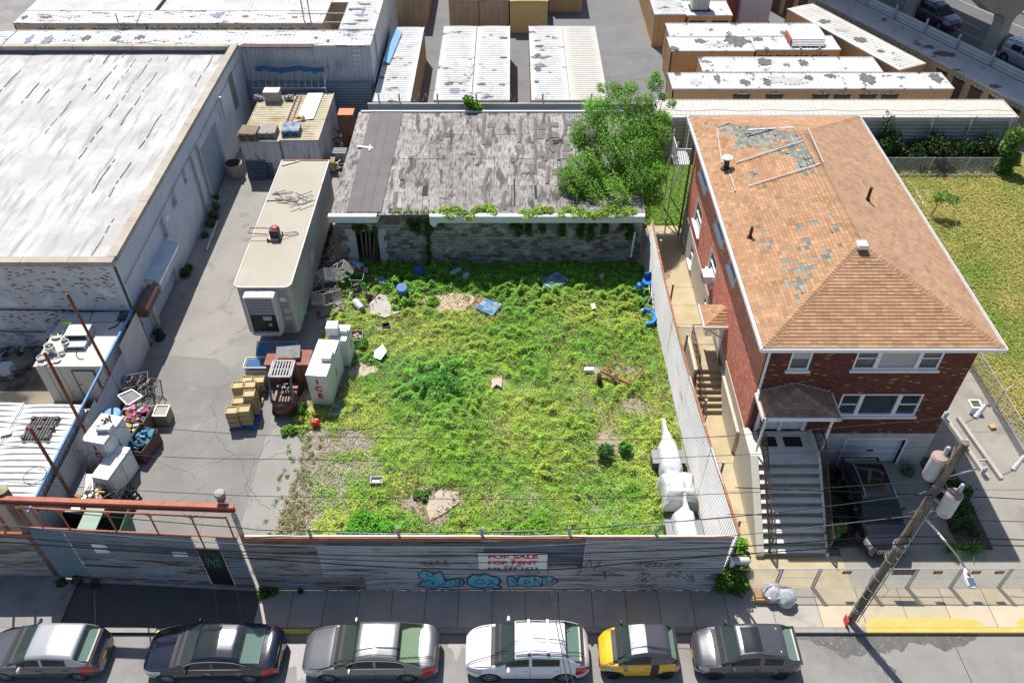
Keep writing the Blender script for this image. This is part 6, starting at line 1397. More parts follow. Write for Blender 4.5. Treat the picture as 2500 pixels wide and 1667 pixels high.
mb=MB();mb.box(p.x-.52,p.x+.52,p.y-.37,p.y+.37,3.35,3.39);mb.build('lid',pale_wall,t)
for dx,lb in((-1.0,'left'),(1.0,'right')):
 mb=MB();q=p+Vector((dx,.1,0))
 for i in range(16):mb.cable([(q.x+rs_.uniform(-.35,.35),q.y+rs_.uniform(-.25,.25),2.68+rs_.uniform(0,.25))for _ in range(4)],.035,5)
 solo('plastic_bundle',mb,M('plastic_white',(.5,.52,.56),(.15,.16,.18),scale=7,rough=.4),'crumpled white and grey plastic bundle %s of the roof box unit'%lb,'plastic',smooth=True)
a,b_,c,d=[G(x,y,2.7)for x,y in((752,228),(790,226),(765,290),(722,296))]
mb=MB();mb.add([a,b_,c,d],[(3,2,1,0)]);mb.box(0,0,0,0,0,0)if False else None
solo('roof_sheet',mb,white_paint,'long white panel lying on the right cold box roof','panel',thick=.04)
mb=MB();a,b_=G(725,232,2.72),G(697,300,2.72)
for s in(0,.32):mb.bar(a+Vector((s,0,0)),b_+Vector((s,0,0)),.05)
for i in range(9):q=a.lerp(b_,(i+.5)/9);mb.bar(q,q+Vector((.32,0,0)),.03)
solo('ladder',mb,M('ladder_brown',(.3,.2,.15),rough=.6),'narrow ladder lying between the two cold box roofs','ladder')
mb=MB();p=G(733,290,2.7)
for i in range(7):mb.cbox(p+Vector((rs_.uniform(-.22,.22),rs_.uniform(-.12,.12),.05+rs_.uniform(0,.12))),(.25,.18,.1),rs_.uniform(0,3),rs_.uniform(-.4,.4))
solo('yellow_bag',mb,M('bag_yellow',(.55,.32,.04),rough=.5),'crumpled yellow-orange bag beside the blue pallets','bag',bevel=.03)
for i,(dx,dy,lb)in enumerate(((0,0,'front dark blue slatted pallet leaning on the cold box doors'),(.35,.18,'rear dark pallet leaning behind the slatted blue one'))):
 mb=MB();pallet(mb,0,0,0,1.15,1.25,7);o=mb.build('plastic_pallet',M('dark_blue_plastic',(.05,.09,.14),(.07,.11,.16),scale=3,rough=.5));p=G(630,442,GZ)
 o.location=(p.x+dx,p.y+.35+dy,GZ+.6);o.rotation_euler=(R(78),R(90),R(0));o.rotation_euler=(Matrix.Rotation(R(-15),3,'X')@Matrix.Rotation(R(90),3,'X')@Matrix.Rotation(R(90),3,'Z')).to_euler();tag(o,lb,'pallet','dark pallets leaning on the cold box')
p=G(577,430,GZ);t=thing('plastic_bin','tan ribbed plastic bin standing by the warehouse wall','bin',(p.x,p.y,GZ))
mb=MB();mb.lathe((p.x,p.y,GZ),[(.42,0),(.5,.3),(.46,.34),(.54,.62),(.5,.66),(.56,.95)],12);mb.build('body',M('tan_bin',(.34,.29,.22),(.4,.35,.27),scale=2,rough=.7),t);mb=MB();mb.lathe((p.x,p.y,GZ+.95),[(.5,0),(.5,.01)],12);mb.build('opening',dark,t)
t=thing('awning_frame','white hoop awning skeleton with torn blue tarp on the ribbed fence','awning',(-14.9,53.2,2.9))
fm=MB();y1,y0=53.15,52.2
for i in range(12):
 x=-17.4+i*.44;fm.cable([(x,y1,3.75),(x+.02,y1-.35,3.72),(x+.04,y0,3.2),(x+.05,y0-.05,2.95)],.02,5)
fm.cable([(-17.4,y0-.05,2.95),(-12.5,y0-.05,2.95)],.035,6);fm.cable([(-17.4,y1,3.8),(-12.5,y1,3.8)],.025,6);fm.cable([(-12.5,y1,4.6),(-12.5,y0-.05,2.95),(-12.5,y0,1.4)],.035,6);fm.build('hoops',steel,t)
fm=MB();vs=[];
for i in range(15):
 x=-17.2+i*.33
 for j in range(3):vs.append((x,y1-.05-j*.12,4.0+.08*math.sin(i*.9)-j*(.08+.07*abs(math.sin(i*1.7)))))
fm.add(vs,[(i*3+j,i*3+j+1,(i+1)*3+j+1,(i+1)*3+j)for i in range(14)for j in range(2)]);fm.build('blue_tarp',M('blue_tarp',(.02,.06,.13),(.05,.17,.34),scale=6,rough=.5),t,smooth=True)
p=G(835,300,GZ+.9);t=thing('orange_cabinet','orange-topped metal cabinet standing by the dark ribbed fence','cabinet',(-10.9,50.2,.1))
mb=MB();mb.box(-11.35,-10.45,49.6,50.4,.1,2.3);mb.build('body',M('rust_brown',(.18,.09,.06),(.24,.12,.08),scale=3,rough=.8),t);mb=MB();mb.box(-11.4,-10.4,49.55,50.45,2.3,2.36);mb.build('lid',M('orange_lid',(.55,.16,.05),(.6,.2,.08),scale=3,rough=.6),t)
def scrapbits(name,label,px,py,z0,R_,n,cols,cat='scrap pile',zmax=.6,seed=1,long=.5):
 rs=random.Random(seed);p=G(px,py,z0);t=thing(name,label,cat,(p.x,p.y,z0));k=0
 for mname,col in cols:
  mb=MB()
  for i in range(n):
   a=rs.uniform(0,6.283);r_=R_*math.sqrt(rs.random());q=Vector((p.x+r_*math.cos(a),p.y+r_*math.sin(a),z0+rs.uniform(.03,zmax)*(1-r_/R_*.6)))
   if rs.random()<.5:d=Vector((rs.uniform(-1,1),rs.uniform(-1,1),rs.uniform(-.3,.5))).normalized()*rs.uniform(.2,long);mb.bar(q-d,q+d,rs.uniform(.03,.07),rs.uniform(.02,.05))
   else:mb.cbox(q,(rs.uniform(.1,.35),rs.uniform(.1,.3),rs.uniform(.04,.2)),rs.uniform(0,3),rs.uniform(-.5,.5),rs.uniform(-.5,.5))
  mb.build(mname,M('scrap_'+mname,col,tuple(c*.6 for c in col),scale=5,rough=.6),t)
 return t
scrapbits('scrap_pile','tangle of red and grey scrap between the cold box and the shed',845,350,.1,.9,7,[('red_scrap',(.32,.08,.05)),('grey_scrap',(.35,.36,.37)),('dark_scrap',(.06,.06,.06))],zmax=1.2,seed=3)
scrapbits('scrap_pile','heap of crates and pale scrap beside the trailer rear',830,425,.1,.8,7,[('tan_scrap',(.38,.29,.16)),('white_scrap',(.5,.52,.55)),('dark_scrap',(.06,.06,.06)),('blue_scrap',(.06,.2,.4))],zmax=.9,seed=4)
for i,(px,py,lb,col)in enumerate(((830,372,'glossy blue-grey metal box catching the sun beside the shed roof',(.3,.34,.42)),(800,395,'yellow-brown open crate beside the trailer rear corner',(.42,.34,.18)))):
 p=G(px,py,.8);t=thing('scrap_box',lb,'box',(p.x,p.y,.1));mb=MB();mb.box(p.x-.45,p.x+.45,p.y-.35,p.y+.35,.3,.95);mb.build('body',M('sb%d'%i,col,rough=.25 if i==0 else.8,metal=.6 if i==0 else 0),t,bevel=.02)
 mb=MB();mb.box(p.x-.38,p.x+.38,p.y-.28,p.y+.28,.95,.97);mb.build('lid',M('sbl%d'%i,tuple(c*.4 for c in col),rough=.4),t)
# --- ICE freezers
icew=M('ice_white',(.70,.71,.71),(.64,.66,.66),scale=1.2,rough=.35,coat=.3);icered=M('ice_red',(.5,.01,.03),rough=.5);icegreen=M('ice_side',(.60,.66,.65),(.66,.70,.70),scale=1.5,rough=.35)
def ice(label,c,w_,d_,h,rz,letters=True,group='ice freezers',hood=True,dirty=False,base=GZ):
 t=thing('ice_freezer',label,'freezer',(c[0],c[1],base),rz,group);K=dict(world=False)
 mb=MB();mb.box(-w_/2,w_/2,0,d_,.06,h);mb.build('cabinet',M('ice_dirty',(.58,.6,.6),(.66,.67,.66),scale=1,rough=.45,stain=((.34,.22,.1),2.2,.62,.7))if dirty else icew,t,bevel=.015,**K)
 mb=MB();mb.box(-w_/2-.01,w_/2+.01,-.01,d_+.01,h,h+.03);mb.build('top',icew,t,**K)
 mb=MB();mb.box(w_/2,w_/2+.03,.08,d_*.48,.25,h-.1);mb.box(w_/2,w_/2+.03,d_*.52,d_-.08,.25,h-.1);dr=mb.build('door',icegreen,t,bevel=.01,**K)
 mb=MB();mb.box(w_/2+.03,w_/2+.06,d_*.46,d_*.475,.9,1.3);mb.box(w_/2+.03,w_/2+.06,d_*.525,d_*.54,.9,1.3);mb.build('handle',chrome,dr,**K)
 mb=MB();mb.box(-w_/2+.03,w_/2-.03,.03,d_-.03,0,.06);mb.build('plinth',dark,t,**K)
 if hood:mb=MB();mb.box(w_*.02,w_/2,d_*.38,d_*.62,h+.03,h+.26);mb.build('compressor_hood',icew,t,bevel=.02,**K)
 if letters:
  for k,s_ in enumerate('ICE'):text('letter',s_,.42,icered,t,(0,-.012,h-.38-k*.45),world=False,sx=1.05,bold=.02)
 return t
ice('white ice freezer with red lettering in the weeds, nearest of the two there',(-8.77,25.98),.95,2.35,1.95,R(-5))
ice('smaller white ice freezer with box hood, behind the lettered one in the weeds',(-8.25,28.5),.85,1.1,1.75,R(-4),letters=False)
mb=MB();p=(-8.45,28.75);mb.box(p[0]-.3,p[0]+.25,p[1]-.05,p[1]+.5,1.9+GZ,2.35+GZ);o=solo('hood_box',mb,icew,'white vent box standing on top of the smaller ice freezer','box',bevel=.02)
t=ice('white ice freezer with dark red lettering standing raised beside the junk',(-17.2,21.95),1.0,1.5,1.85,R(-12),base=.45)
mb=MB();mb.box(-17.15,-16.75,22.4,22.75,2.35,2.55);q=solo('motor',mb,M('motor_grey',(.3,.3,.3),rough=.6),'grey metal motor sitting on the raised ice freezer','motor')
mb=MB()
for i in range(14):mb.cbox((-16.9+rs_.uniform(-.2,.2),22.9+rs_.uniform(-.2,.2),2.45+rs_.uniform(0,.2)),(.1,.06,.12),rs_.uniform(0,3),rs_.uniform(-.6,.6))
solo('scrap_bundle',mb,M('motor_brown',(.14,.1,.09),rough=.6),'clump of brown and grey metal bits on the raised ice freezer','scrap')
ice('dented pale freezer cabinet standing beside the raised lettered one',(-16.75,20.75),.75,1.7,1.35,R(-12),letters=False,hood=False,dirty=True)
mb=MB();pallet(mb,-17.2,22.7,.12,1.1,1.4);mb.box(-17.7,-16.7,22.0,23.4,.24,.44);solo('freezer_base',mb,wood,'grey timber base under the raised lettered ice freezer','base')
# --- display cases, rust box
t=thing('display_case','long blue-tinted glass display cooler tipped behind the rust box','display cooler',(-11.4,28.9,GZ))
mb=MB();mb.box(-12.2,-10.3,28.35,28.95,GZ,1.0);mb.build('base',M('case_grey',(.3,.3,.29),(.4,.4,.39),scale=2,rough=.6),t)
mb=MB();mb.add([(-12.15,28.4,1.0),(-10.35,28.4,1.0),(-10.35,28.9,1.35),(-12.15,28.9,1.35)],[(0,1,2,3)]);mb.build('glass',M('blue_glass',(.03,.10,.22),(.06,.16,.3),scale=2,rough=.08),t,thick=.02)
mb=MB()
for a,b_ in(((-12.2,28.35,1.0),(-10.3,28.35,1.0)),((-12.2,28.95,1.38),(-10.3,28.95,1.38)),((-12.2,28.35,1.0),(-12.2,28.95,1.38)),((-10.3,28.35,1.0),(-10.3,28.95,1.38)),((-11.25,28.37,1.02),(-11.25,28.93,1.38))):mb.bar(a,b_,.04)
mb.build('frame',steel_dull,t)
t=thing('display_case','low glass display cooler with cluttered top left of the rust box','display cooler',(-11.9,27.9,GZ))
mb=MB();mb.box(-12.55,-11.4,27.45,28.1,GZ,.95);mb.build('base',M('case_beige',(.42,.4,.37),(.5,.48,.45),scale=2,rough=.6),t);mb=MB();mb.box(-12.5,-11.45,27.5,28.05,.95,1.1);mb.build('glass',MATS['blue_glass'],t)
mb=MB();mb.bar((-12.6,27.42,1.15),(-11.4,27.42,1.15),.05);mb.bar((-12.6,28.12,1.15),(-11.4,28.12,1.15),.05);mb.bar((-12.58,27.42,1.15),(-12.58,28.12,1.15),.05);mb.build('frame',pale_wall,t)
t=thing('rust_box','big rust-brown lidded metal box behind the forklift','metal box',(-10.4,27.7,GZ))
rbm=M('rust_brown_box',(.22,.07,.045),(.30,.10,.065),scale=1.4,rough=.7,stain=((.12,.045,.03),3,.58,.7));mb=MB();mb.box(-11.4,-9.42,27.2,28.1,GZ,1.55);mb.build('body',rbm,t);mb=MB();mb.box(-11.45,-9.37,27.15,28.15,1.55,1.62);mb.build('lid',rbm,t)
mb=MB();mb.cbox((-10.4,27.75,1.80),(1.1,.75,.14),.12,.12);solo('grey_panel',mb,M('slate',(.16,.16,.165),(.22,.22,.225),scale=4,rough=.8),'thick grey slab lying on the rust-brown box','slab')
mb=MB();mb.cbox((-10.55,27.25,1.67),(.28,.2,.1),.3);solo('small_block',mb,pale_wall,'small pale block on the edge of the rust-brown box','block')
t=thing('side_table','small white topped table between the display cooler and the ice freezer','table',(-9.75,28.6,GZ));mb=MB();mb.box(-10.2,-9.4,28.35,28.85,.75,.8);mb.build('top',white_paint,t)
for x,y in((-10.15,28.4),(-9.45,28.4),(-10.15,28.8),(-9.45,28.8)):mb=MB();mb.bar((x,y,GZ),(x,y,.75),.05);mb.build('leg',white_paint,t)
# --- forklift (front to the far side, mast behind, seen from its tail)
t=thing('forklift','burnt rusty forklift with barred overhead guard and no seat','forklift',(-10.3,26.0,GZ))
bm_=M('burnt_brown',(.07,.035,.03),(.14,.06,.05),scale=4,rough=.5,metal=.3,stain=((.3,.26,.25),5,.6,.68));fx0,fy0=-10.35,25.0
mb=MB();vs=[]
for z,hw_,yo in((.25,.42,.25),(.55,.50,.05),(.85,.50,.0),(1.05,.46,.1),(1.12,.40,.22)):
 for i in range(11):a=math.pi+i/10*math.pi;vs.append((fx0+hw_*math.cos(a),fy0+.45+(.45-yo)*math.sin(a),z))
 vs.append((fx0+hw_,fy0+1.0,z));vs.append((fx0-hw_,fy0+1.0,z))
k_=13;mb.add(vs,[(j*k_+i,j*k_+(i+1)%k_,(j+1)*k_+(i+1)%k_,(j+1)*k_+i)for j in range(4)for i in range(k_)]+[tuple(range(4*k_,5*k_)),tuple(range(k_))[::-1]]);mb.build('counterweight',bm_,t,smooth=True)
mb=MB();mb.box(fx0-.45,fx0+.45,fy0+.95,fy0+1.9,.3,.75);mb.box(fx0-.35,fx0+.35,fy0+.9,fy0+1.25,.75,1.05);mb.build('chassis',bm_,t,bevel=.03)
mb=MB()
for i in range(20):mb.cbox((fx0+rs_.uniform(-.3,.3),fy0+1.1+rs_.uniform(-.15,.3),1.0+rs_.uniform(0,.2)),(rs_.uniform(.05,.2),rs_.uniform(.05,.15),.08),rs_.uniform(0,3))
mb.cyl((fx0-.05,fy0+.8,1.15),(fx0+.3,fy0+.8,1.15),.13,n=10);mb.build('engine_parts',M('engine_dark',(.03,.03,.03),(.35,.3,.28),scale=6,lo=.5,hi=.7,rough=.5),t)
gm_=M('guard_steel',(.13,.13,.15),(.2,.19,.2),scale=3,rough=.5,metal=.3);mb=MB();g0,g1,gz=fy0+.85,fy0+1.85,2.15
for x in(fx0-.48,fx0+.48):mb.bar((x,fy0+.35,1.0),(x,g0,gz),.08);mb.bar((x,g1+.15,.7),(x,g1,gz),.08);mb.bar((x,g0,gz),(x,g1,gz),.09)
for y in(g0,g1):mb.bar((fx0-.48,y,gz),(fx0+.48,y,gz),.09)
mb.build('overhead_guard',gm_,t);mb=MB()
for i in range(7):x=fx0-.40+i*.13;mb.box(x-.03,x+.03,g0,g1,gz-.02,gz+.03)
mb.box(fx0-.45,fx0+.45,(g0+g1)/2-.03,(g0+g1)/2+.03,gz-.03,gz-.005);mb.build('guard_bars',gm_,t)
mb=MB();
for x in(fx0-.3,fx0+.3):mb.bar((x,g1+.3,.2),(x,g1+.3,2.05),.1,.12)
mb.bar((fx0-.35,g1+.3,2.05),(fx0+.35,g1+.3,2.05),.12,.1);mb.build('mast',rust,t)
for x in(-.43,.43):
 for y in(.45,1.75):mb=MB();mb.lathe((fx0+x,fy0+y,.3+GZ),[(.24,-.1),(.28,-.06),(.28,.06),(.24,.1)],16,'x');mb.build('wheel',tyre,t,smooth=True)
# --- tan crates on two pallets
cr_m=M('tan_crate',(.44,.33,.17),(.50,.39,.22),scale=3,rough=.75)
def crate_proto(h=.34):
 mb=MB();w_,d_=.5,.42
 mb.box(-w_/2,w_/2,-d_/2,d_/2,0,.03)
 for x in(-w_/2,w_/2-.025):mb.box(x,x+.025,-d_/2,d_/2,.03,h)
 for y in(-d_/2,d_/2-.025):mb.box(-w_/2+.025,w_/2-.025,y,y+.025,.03,h)
 for z in(.08,.17,.26):mb.box(-w_/2-.012,w_/2+.012,-d_/2-.012,d_/2+.012,z,z+.025)
 t=mb.build('crate',cr_m);m2=MB();
 for i in range(6):m2 .box(-w_/2+.04,w_/2-.04,-d_/2+.05+i*.06,-d_/2+.075+i*.06,.031,.045)
 m2 .build('slats',M('crate_slat',(.24,.17,.09),rough=.8),t,world=False);return t
proto=crate_proto();used=False
def crate_stack(cx,cy,nz,rz,who,place):
 global used
 for k in range(nz):
  lab='tan crate, %s of %s'%(('top one'if k==nz-1 else 'level %d'%(k+1)),place)
  if not used:o=proto;used=True
  else:
   o=proto.copy();COL.objects.link(o)
   for ch in proto.children:c_=ch.copy();COL.objects.link(c_);c_.parent=o
  o.location=(cx,cy,GZ+.14+k*.30);o.rotation_euler=(0,0,rz);tag(o,lab,'crate','tan crates on the pallets')
for(cx,cy,nz,pl)in((-12.45,24.75,3,'the near left stack on the near pallet'),(-11.92,24.85,3,'the near right stack on the near pallet'),(-12.3,25.35,3,'the far left stack on the near pallet'),(-11.78,25.5,4,'the far right stack on the near pallet'),(-12.55,26.3,3,'the near left stack on the far pallet'),(-12.0,26.35,3,'the near right stack on the far pallet'),(-12.35,26.95,2,'the far left stack on the far pallet'),(-11.8,26.95,2,'the far right stack on the far pallet')):
 crate_stack(cx,cy,nz,R(4),0,pl)
mb=MB();pallet(mb,-12.1,25.1,GZ,1.25,1.25);solo('pallet',mb,M('cobalt_pallet',(.03,.12,.32),rough=.5),'cobalt blue pallet under the near crate stacks','pallet','pallets under the crates')
mb=MB();pallet(mb,-12.15,26.6,GZ,1.25,1.25);solo('pallet',mb,wood,'grey pallet under the far crate stacks','pallet','pallets under the crates')
def jug(px,py,label,col):
 p=G(px,py,.3);t=thing('jug',label,'container',(p.x,p.y,.12));mb=MB();mb.box(p.x-.17,p.x+.17,p.y-.13,p.y+.13,.2,.52);mb.build('body',M('jug_'+label[:4],col,rough=.35),t,bevel=.05)
 mb=MB();mb.cyl((p.x+.08,p.y,.52),(p.x+.08,p.y,.6),.05);mb.build('spout',M('jug_'+label[:4],col),t);mb=MB();mb.bar((p.x-.12,p.y,.56),(p.x+.02,p.y,.56),.04);mb.build('handle',M('jug_'+label[:4],col),t)
jug(771,1034,'red plastic fuel jug in the weeds near the forklift',(.7,.01,.02))
def barrel(px,py,z,label,col,lie=None,r_=.29,h=.88,cat='barrel'):
 p=G(px,py,z);t=thing('barrel',label,cat,(p.x,p.y,z));K=dict(world=False)
 mb=MB();mb.lathe((0,0,-h/2),[(r_*.92,0),(r_,.03),(r_,h*.3),(r_*1.04,h*.33),(r_,h*.36),(r_,h*.64),(r_*1.04,h*.67),(r_,h*.7),(r_,h-.03),(r_*.92,h)],18)
 o=mb.build('shell',M('barrel_%d'%(sum(col)*1000+px),col,rough=.4),t,smooth=True,**K);mb=MB();mb.lathe((0,0,h/2),[(r_*.85,0),(r_*.85,.012)],18);mb.build('head',M('barrelh_%d'%(sum(col)*1000+px),tuple(c*.6 for c in col),rough=.4),t,**K)
 t.rotation_euler=lie or(0,0,0);t.location=(p.x,p.y,z);return t
barrel(868,650,.4,'pale blue-white barrel lying by the quoined shed doorway',(.42,.5,.62),(R(90),0,R(62)))
barrel(982,712,.4,'bright blue barrel standing open among the weeds',(.03,.25,.62),(R(20),0,R(10)))
barrel(932,688,.35,'small faded blue drum in the shadow by the scrap',(.10,.22,.4),(R(30),0,0),.24,.5)
barrel(1023,662,.3,'half hidden cobalt tub in the shade below the block wall',(.02,.10,.5),(R(60),0,R(30)),.3,.5,'tub')
barrel(875,745,.35,'dull white cylinder tank lying in the weeds beside scrap',(.5,.5,.5),(R(90),0,R(35)),.2,.8,'tank')
rkm=M('rack_metal',(.55,.53,.5),(.36,.32,.29),scale=4,rough=.6,metal=.1)
def rack(px,py,z,label,eul,w_=.9,d_=.6,h=1.3):
 p=G(px,py,z);t=thing('wire_rack',label,'rack',(p.x,p.y,z),0,'wire racks heaped beside the trailer');K=dict(world=False);t.rotation_euler=eul;t.location=p
 mb=MB()
 for x in(-w_/2,w_/2):
  for y in(-d_/2,d_/2):mb.bar((x,y,-h/2),(x,y,h/2),.045)
 for z_ in(-h/2,0,h/2):
  for x in(-w_/2,w_/2):mb.bar((x,-d_/2,z_),(x,d_/2,z_),.03)
  for y in(-d_/2,d_/2):mb.bar((-w_/2,y,z_),(w_/2,y,z_),.03)
 mb.build('frame',rkm,t,**K);mb=MB()
 for z_ in(-h/2,h/2):
  for i in range(11):x=-w_/2+(i+.5)*w_/11;mb.bar((x,-d_/2,z_),(x,d_/2,z_),.028)
 mb.build('shelf_wires',rkm,t,**K)
rack(800,672,1.15,'upper wire rack tipped on its side, farthest in the heap',(R(50),R(20),R(30)));rack(797,725,.9,'lower wire rack tipped toward the weeds, nearest in the heap',(R(65),R(-15),R(-25)))
rack(770,690,.9,'wire rack leaning against the trailer side',(R(30),R(35),R(70)),.8,.5,1.1);rack(835,660,1.0,'pale wire rack at the right of the heap by the barrel',(R(20),R(50),R(10)),.7,.5,1.0)
scrapbits('scrap_pile','brown and grey junk heap around the wire racks',815,705,.12,1.5,12,[('brown_scrap',(.16,.1,.07)),('pale_scrap',(.45,.43,.4)),('dark_scrap',(.04,.04,.04))],zmax=.9,seed=9,long=.8)
scrapbits('scrap_pile','scattered rusty bars and boards in the weeds below the racks',850,780,.12,1.3,4,[('rust_bars',(.3,.1,.05)),('board_bits',(.4,.34,.26))],zmax=.35,seed=12,long=.7)
scrapbits('scrap_pile','pale tangle of bars and wood spilling from behind the trailer',775,655,.3,1.3,16,[('pale_bars',(.5,.48,.45)),('brown_bars',(.22,.15,.1)),('dark_scrap',(.04,.04,.04))],zmax=1.1,seed=51,long=.9)
scrapbits('scrap_pile','low pale litter of boards at the left edge of the weeds',745,745,.12,1.2,9,[('pale_boards',(.45,.42,.38)),('brown_bars',(.22,.15,.1))],zmax=.35,seed=52,long=.8)
t=thing('shopping_cart','green framed cart half sunk in weeds beside the wire racks','cart',tuple(G(873,690,.5)));p=G(873,690,.5);mb=MB()
for z in(.3,.9):
 for a,b_ in(((-.35,-.3),(.35,-.3)),((.35,-.3),(.35,.3)),((.35,.3),(-.35,.3)),((-.35,.3),(-.35,-.3))):mb.bar((p.x+a[0],p.y+a[1],z),(p.x+b_[0],p.y+b_[1],z),.03)
for i in range(6):x=p.x-.35+i*.14;mb.bar((x,p.y-.3,.3),(x,p.y-.3,.9),.014);mb.bar((x,p.y+.3,.3),(x,p.y+.3,.9),.014)
mb.build('basket',M('cart_green',(.02,.25,.12),rough=.5),t);mb=MB();mb.bar((p.x-.35,p.y+.45,1.0),(p.x+.35,p.y+.45,1.0),.05);mb.build('handle',M('cart_red',(.5,.03,.03),rough=.5),t)
scrapbits('scrap_pile','mixed pale and rusty scrap in the weeds right of the wire racks',885,722,.15,1.1,8,[('rust_scrap',(.3,.11,.06)),('pale_scrap',(.55,.53,.5)),('dark_scrap',(.05,.05,.05))],zmax=.45,seed=61,long=.6)
scrapbits('scrap_pile','dark and white bits between the doorway barrel and the racks',855,668,.2,.9,9,[('white_scrap',(.55,.56,.58)),('dark_scrap',(.05,.05,.05)),('brown_scrap',(.2,.13,.09))],zmax=.7,seed=62,long=.6)
scrapbits('junk_heap','dark planks and wire along the foot of the divider fence',280,1010,.12,.7,9,[('dark_planks',(.07,.06,.05)),('rust_wire',(.25,.1,.06)),('pale_bits',(.5,.5,.5))],zmax=.6,seed=63,long=.6)
scrapbits('junk_heap','low clutter of buckets and pipes below the painted brick wall',120,790,.12,1.2,10,[('grey_pipes',(.3,.32,.34)),('dark_bits',(.04,.04,.04)),('blue_bits',(.1,.2,.35))],zmax=.7,seed=64,long=.7)
def flat(name,label,pts,z,m,cat,th=.06,tilt=0.0,group=None):
 P=[G(a,b_,z)for a,b_ in pts];ar=sum(P[i].x*P[(i+1)%len(P)].y-P[(i+1)%len(P)].x*P[i].y for i in range(len(P)))
 if ar<0:P=P[::-1]
 mb=MB();mb.prism([(q.x,q.y)for q in P],z-th,z)
 if tilt:x0=min(q.x for q in P);mb.v=[(x,y,zz+tilt*(x-x0))for x,y,zz in mb.v]
 return solo(name,mb,m,label,cat,group)
slabm=M('old_slab',(.36,.34,.31),(.45,.43,.40),scale=2,rough=.9)
flat('concrete_slab','pale flat slab lying in the weeds right of the wire racks',[(903,740),(925,718),(950,722),(955,745),(985,745),(980,760),(940,775),(905,765)],.3,slabm,'slab',.1)
flat('concrete_slab','sandy concrete pad by the ice freezers in the weeds',[(850,905),(880,885),(920,890),(925,905),(880,920),(850,935)],.19,M('sandy',(.42,.36,.27),(.48,.42,.33),scale=3,rough=.9),'slab',.08)
flat('concrete_slab','pinkish bare concrete pad near the front fence',[(1070,1195),(1120,1200),(1122,1225),(1080,1255),(1050,1270),(1040,1240),(1050,1220)],.17,M('pinkpad',(.38,.32,.26),(.45,.38,.31),scale=3,rough=.9),'slab',.05)
flat('concrete_slab','bare sandy ground slab below the block wall',[(1012,720),(1045,708),(1150,712),(1160,735),(1130,760),(1060,760),(1040,745)],.17,M('sandpad',(.46,.36,.25),(.52,.42,.3),scale=3,rough=.9),'slab',.05)
flat('plywood_sheet','tan plywood sheet lying behind the forklift tail',[(745,1000),(762,993),(782,1012),(760,1012),(742,1014)],.3,M('ply',(.46,.36,.2),rough=.8),'board',.02)
flat('blue_sheet','dark blue shiny sheet under the lettered ice freezer',[(790,1010),(835,990),(845,1010),(830,1015),(800,1012)],.25,M('bluesheet',(.04,.12,.25),rough=.25),'sheet',.02)
def blue_pallet(pts,z,label,tilt=.0):
 P=[G(a,b_,z)for a,b_ in pts];t=thing('blue_pallet',label,'pallet',(P[0].x,P[0].y,z),0,'blue pallets in the weeds')
 mb=MB();n=8
 for i in range(n):
  a=P[0].lerp(P[1],(i+.1)/n);b_=P[0].lerp(P[1],(i+.85)/n);c=P[3].lerp(P[2],(i+.85)/n);d=P[3].lerp(P[2],(i+.1)/n)
  o=len(mb.v);mb.add([a,b_,c,d]+[q-Vector((0,0,.03))for q in(a,b_,c,d)],[(0,1,2,3),(7,6,5,4),(0,4,5,1),(1,5,6,2),(2,6,7,3),(3,7,4,0)])
 mb.build('deck_boards',M('blue_board',(.03,.17,.36),(.28,.42,.5),scale=2.2,lo=.45,hi=.6,rough=.7),t);mb=MB()
 for f in(.03,.5,.97):mb.bar(P[0].lerp(P[3],f)-Vector((0,0,.08)),P[1].lerp(P[2],f)-Vector((0,0,.08)),.09,.09)
 mb.build('stringers',M('board_grey',(.4,.38,.35),rough=.8),t)
blue_pallet([(1318,688),(1357,662),(1390,682),(1350,708)],.45,'cobalt blue slatted pallet raised in the shade edge')
blue_pallet([(1162,752),(1185,727),(1225,742),(1202,770)],.35,'faded blue slatted pallet in the middle of the weeds')
flat('rust_sheet','rust-red sheet under the faded blue pallet',[(1165,728),(1185,715),(1200,722),(1172,750)],.22,M('rustsheet',(.36,.15,.1),(.42,.2,.14),scale=3,rough=.8),'sheet',.02)
flat('white_board','crumpled white board lying in weeds beside the freezers',[(915,855),(935,842),(945,860),(930,880),(912,872)],.4,white_paint,'board',.02,.15)
flat('ply_scrap','small broken plywood scraps near the middle of the lot',[(1200,925),(1225,922),(1225,945),(1212,938),(1200,950)],.3,M('plypink',(.5,.38,.3),rough=.8),'board',.02)
flat('white_block','white block lying in weeds near the rusty axle',[(1427,896),(1450,896),(1449,903),(1427,903)],.4,white_paint,'block',.15)
flat('cream_tile','small cream tile lying in the weeds at the right',[(1441,741),(1452,739),(1455,752),(1446,755)],.45,M('creamt',(.6,.55,.4),rough=.7),'tile',.03)
for pts,z,lb,m_ in(([(1096,664),(1122,652),(1127,658),(1103,671)],.35,'pale blue framed panel in the shade below the wall',(.35,.5,.6)),([(1130,672),(1140,664),(1146,668),(1140,678),(1131,679)],.4,'pale blue seat shell in the shade below the wall',(.4,.52,.62)),([(1463,670),(1475,665),(1476,675),(1466,682)],.4,'grey metal box lying in the shade near the fence',(.35,.36,.38))):
 flat('debris',lb,pts,z,M('deb'+lb[:6],m_,rough=.4),'panel',.06)
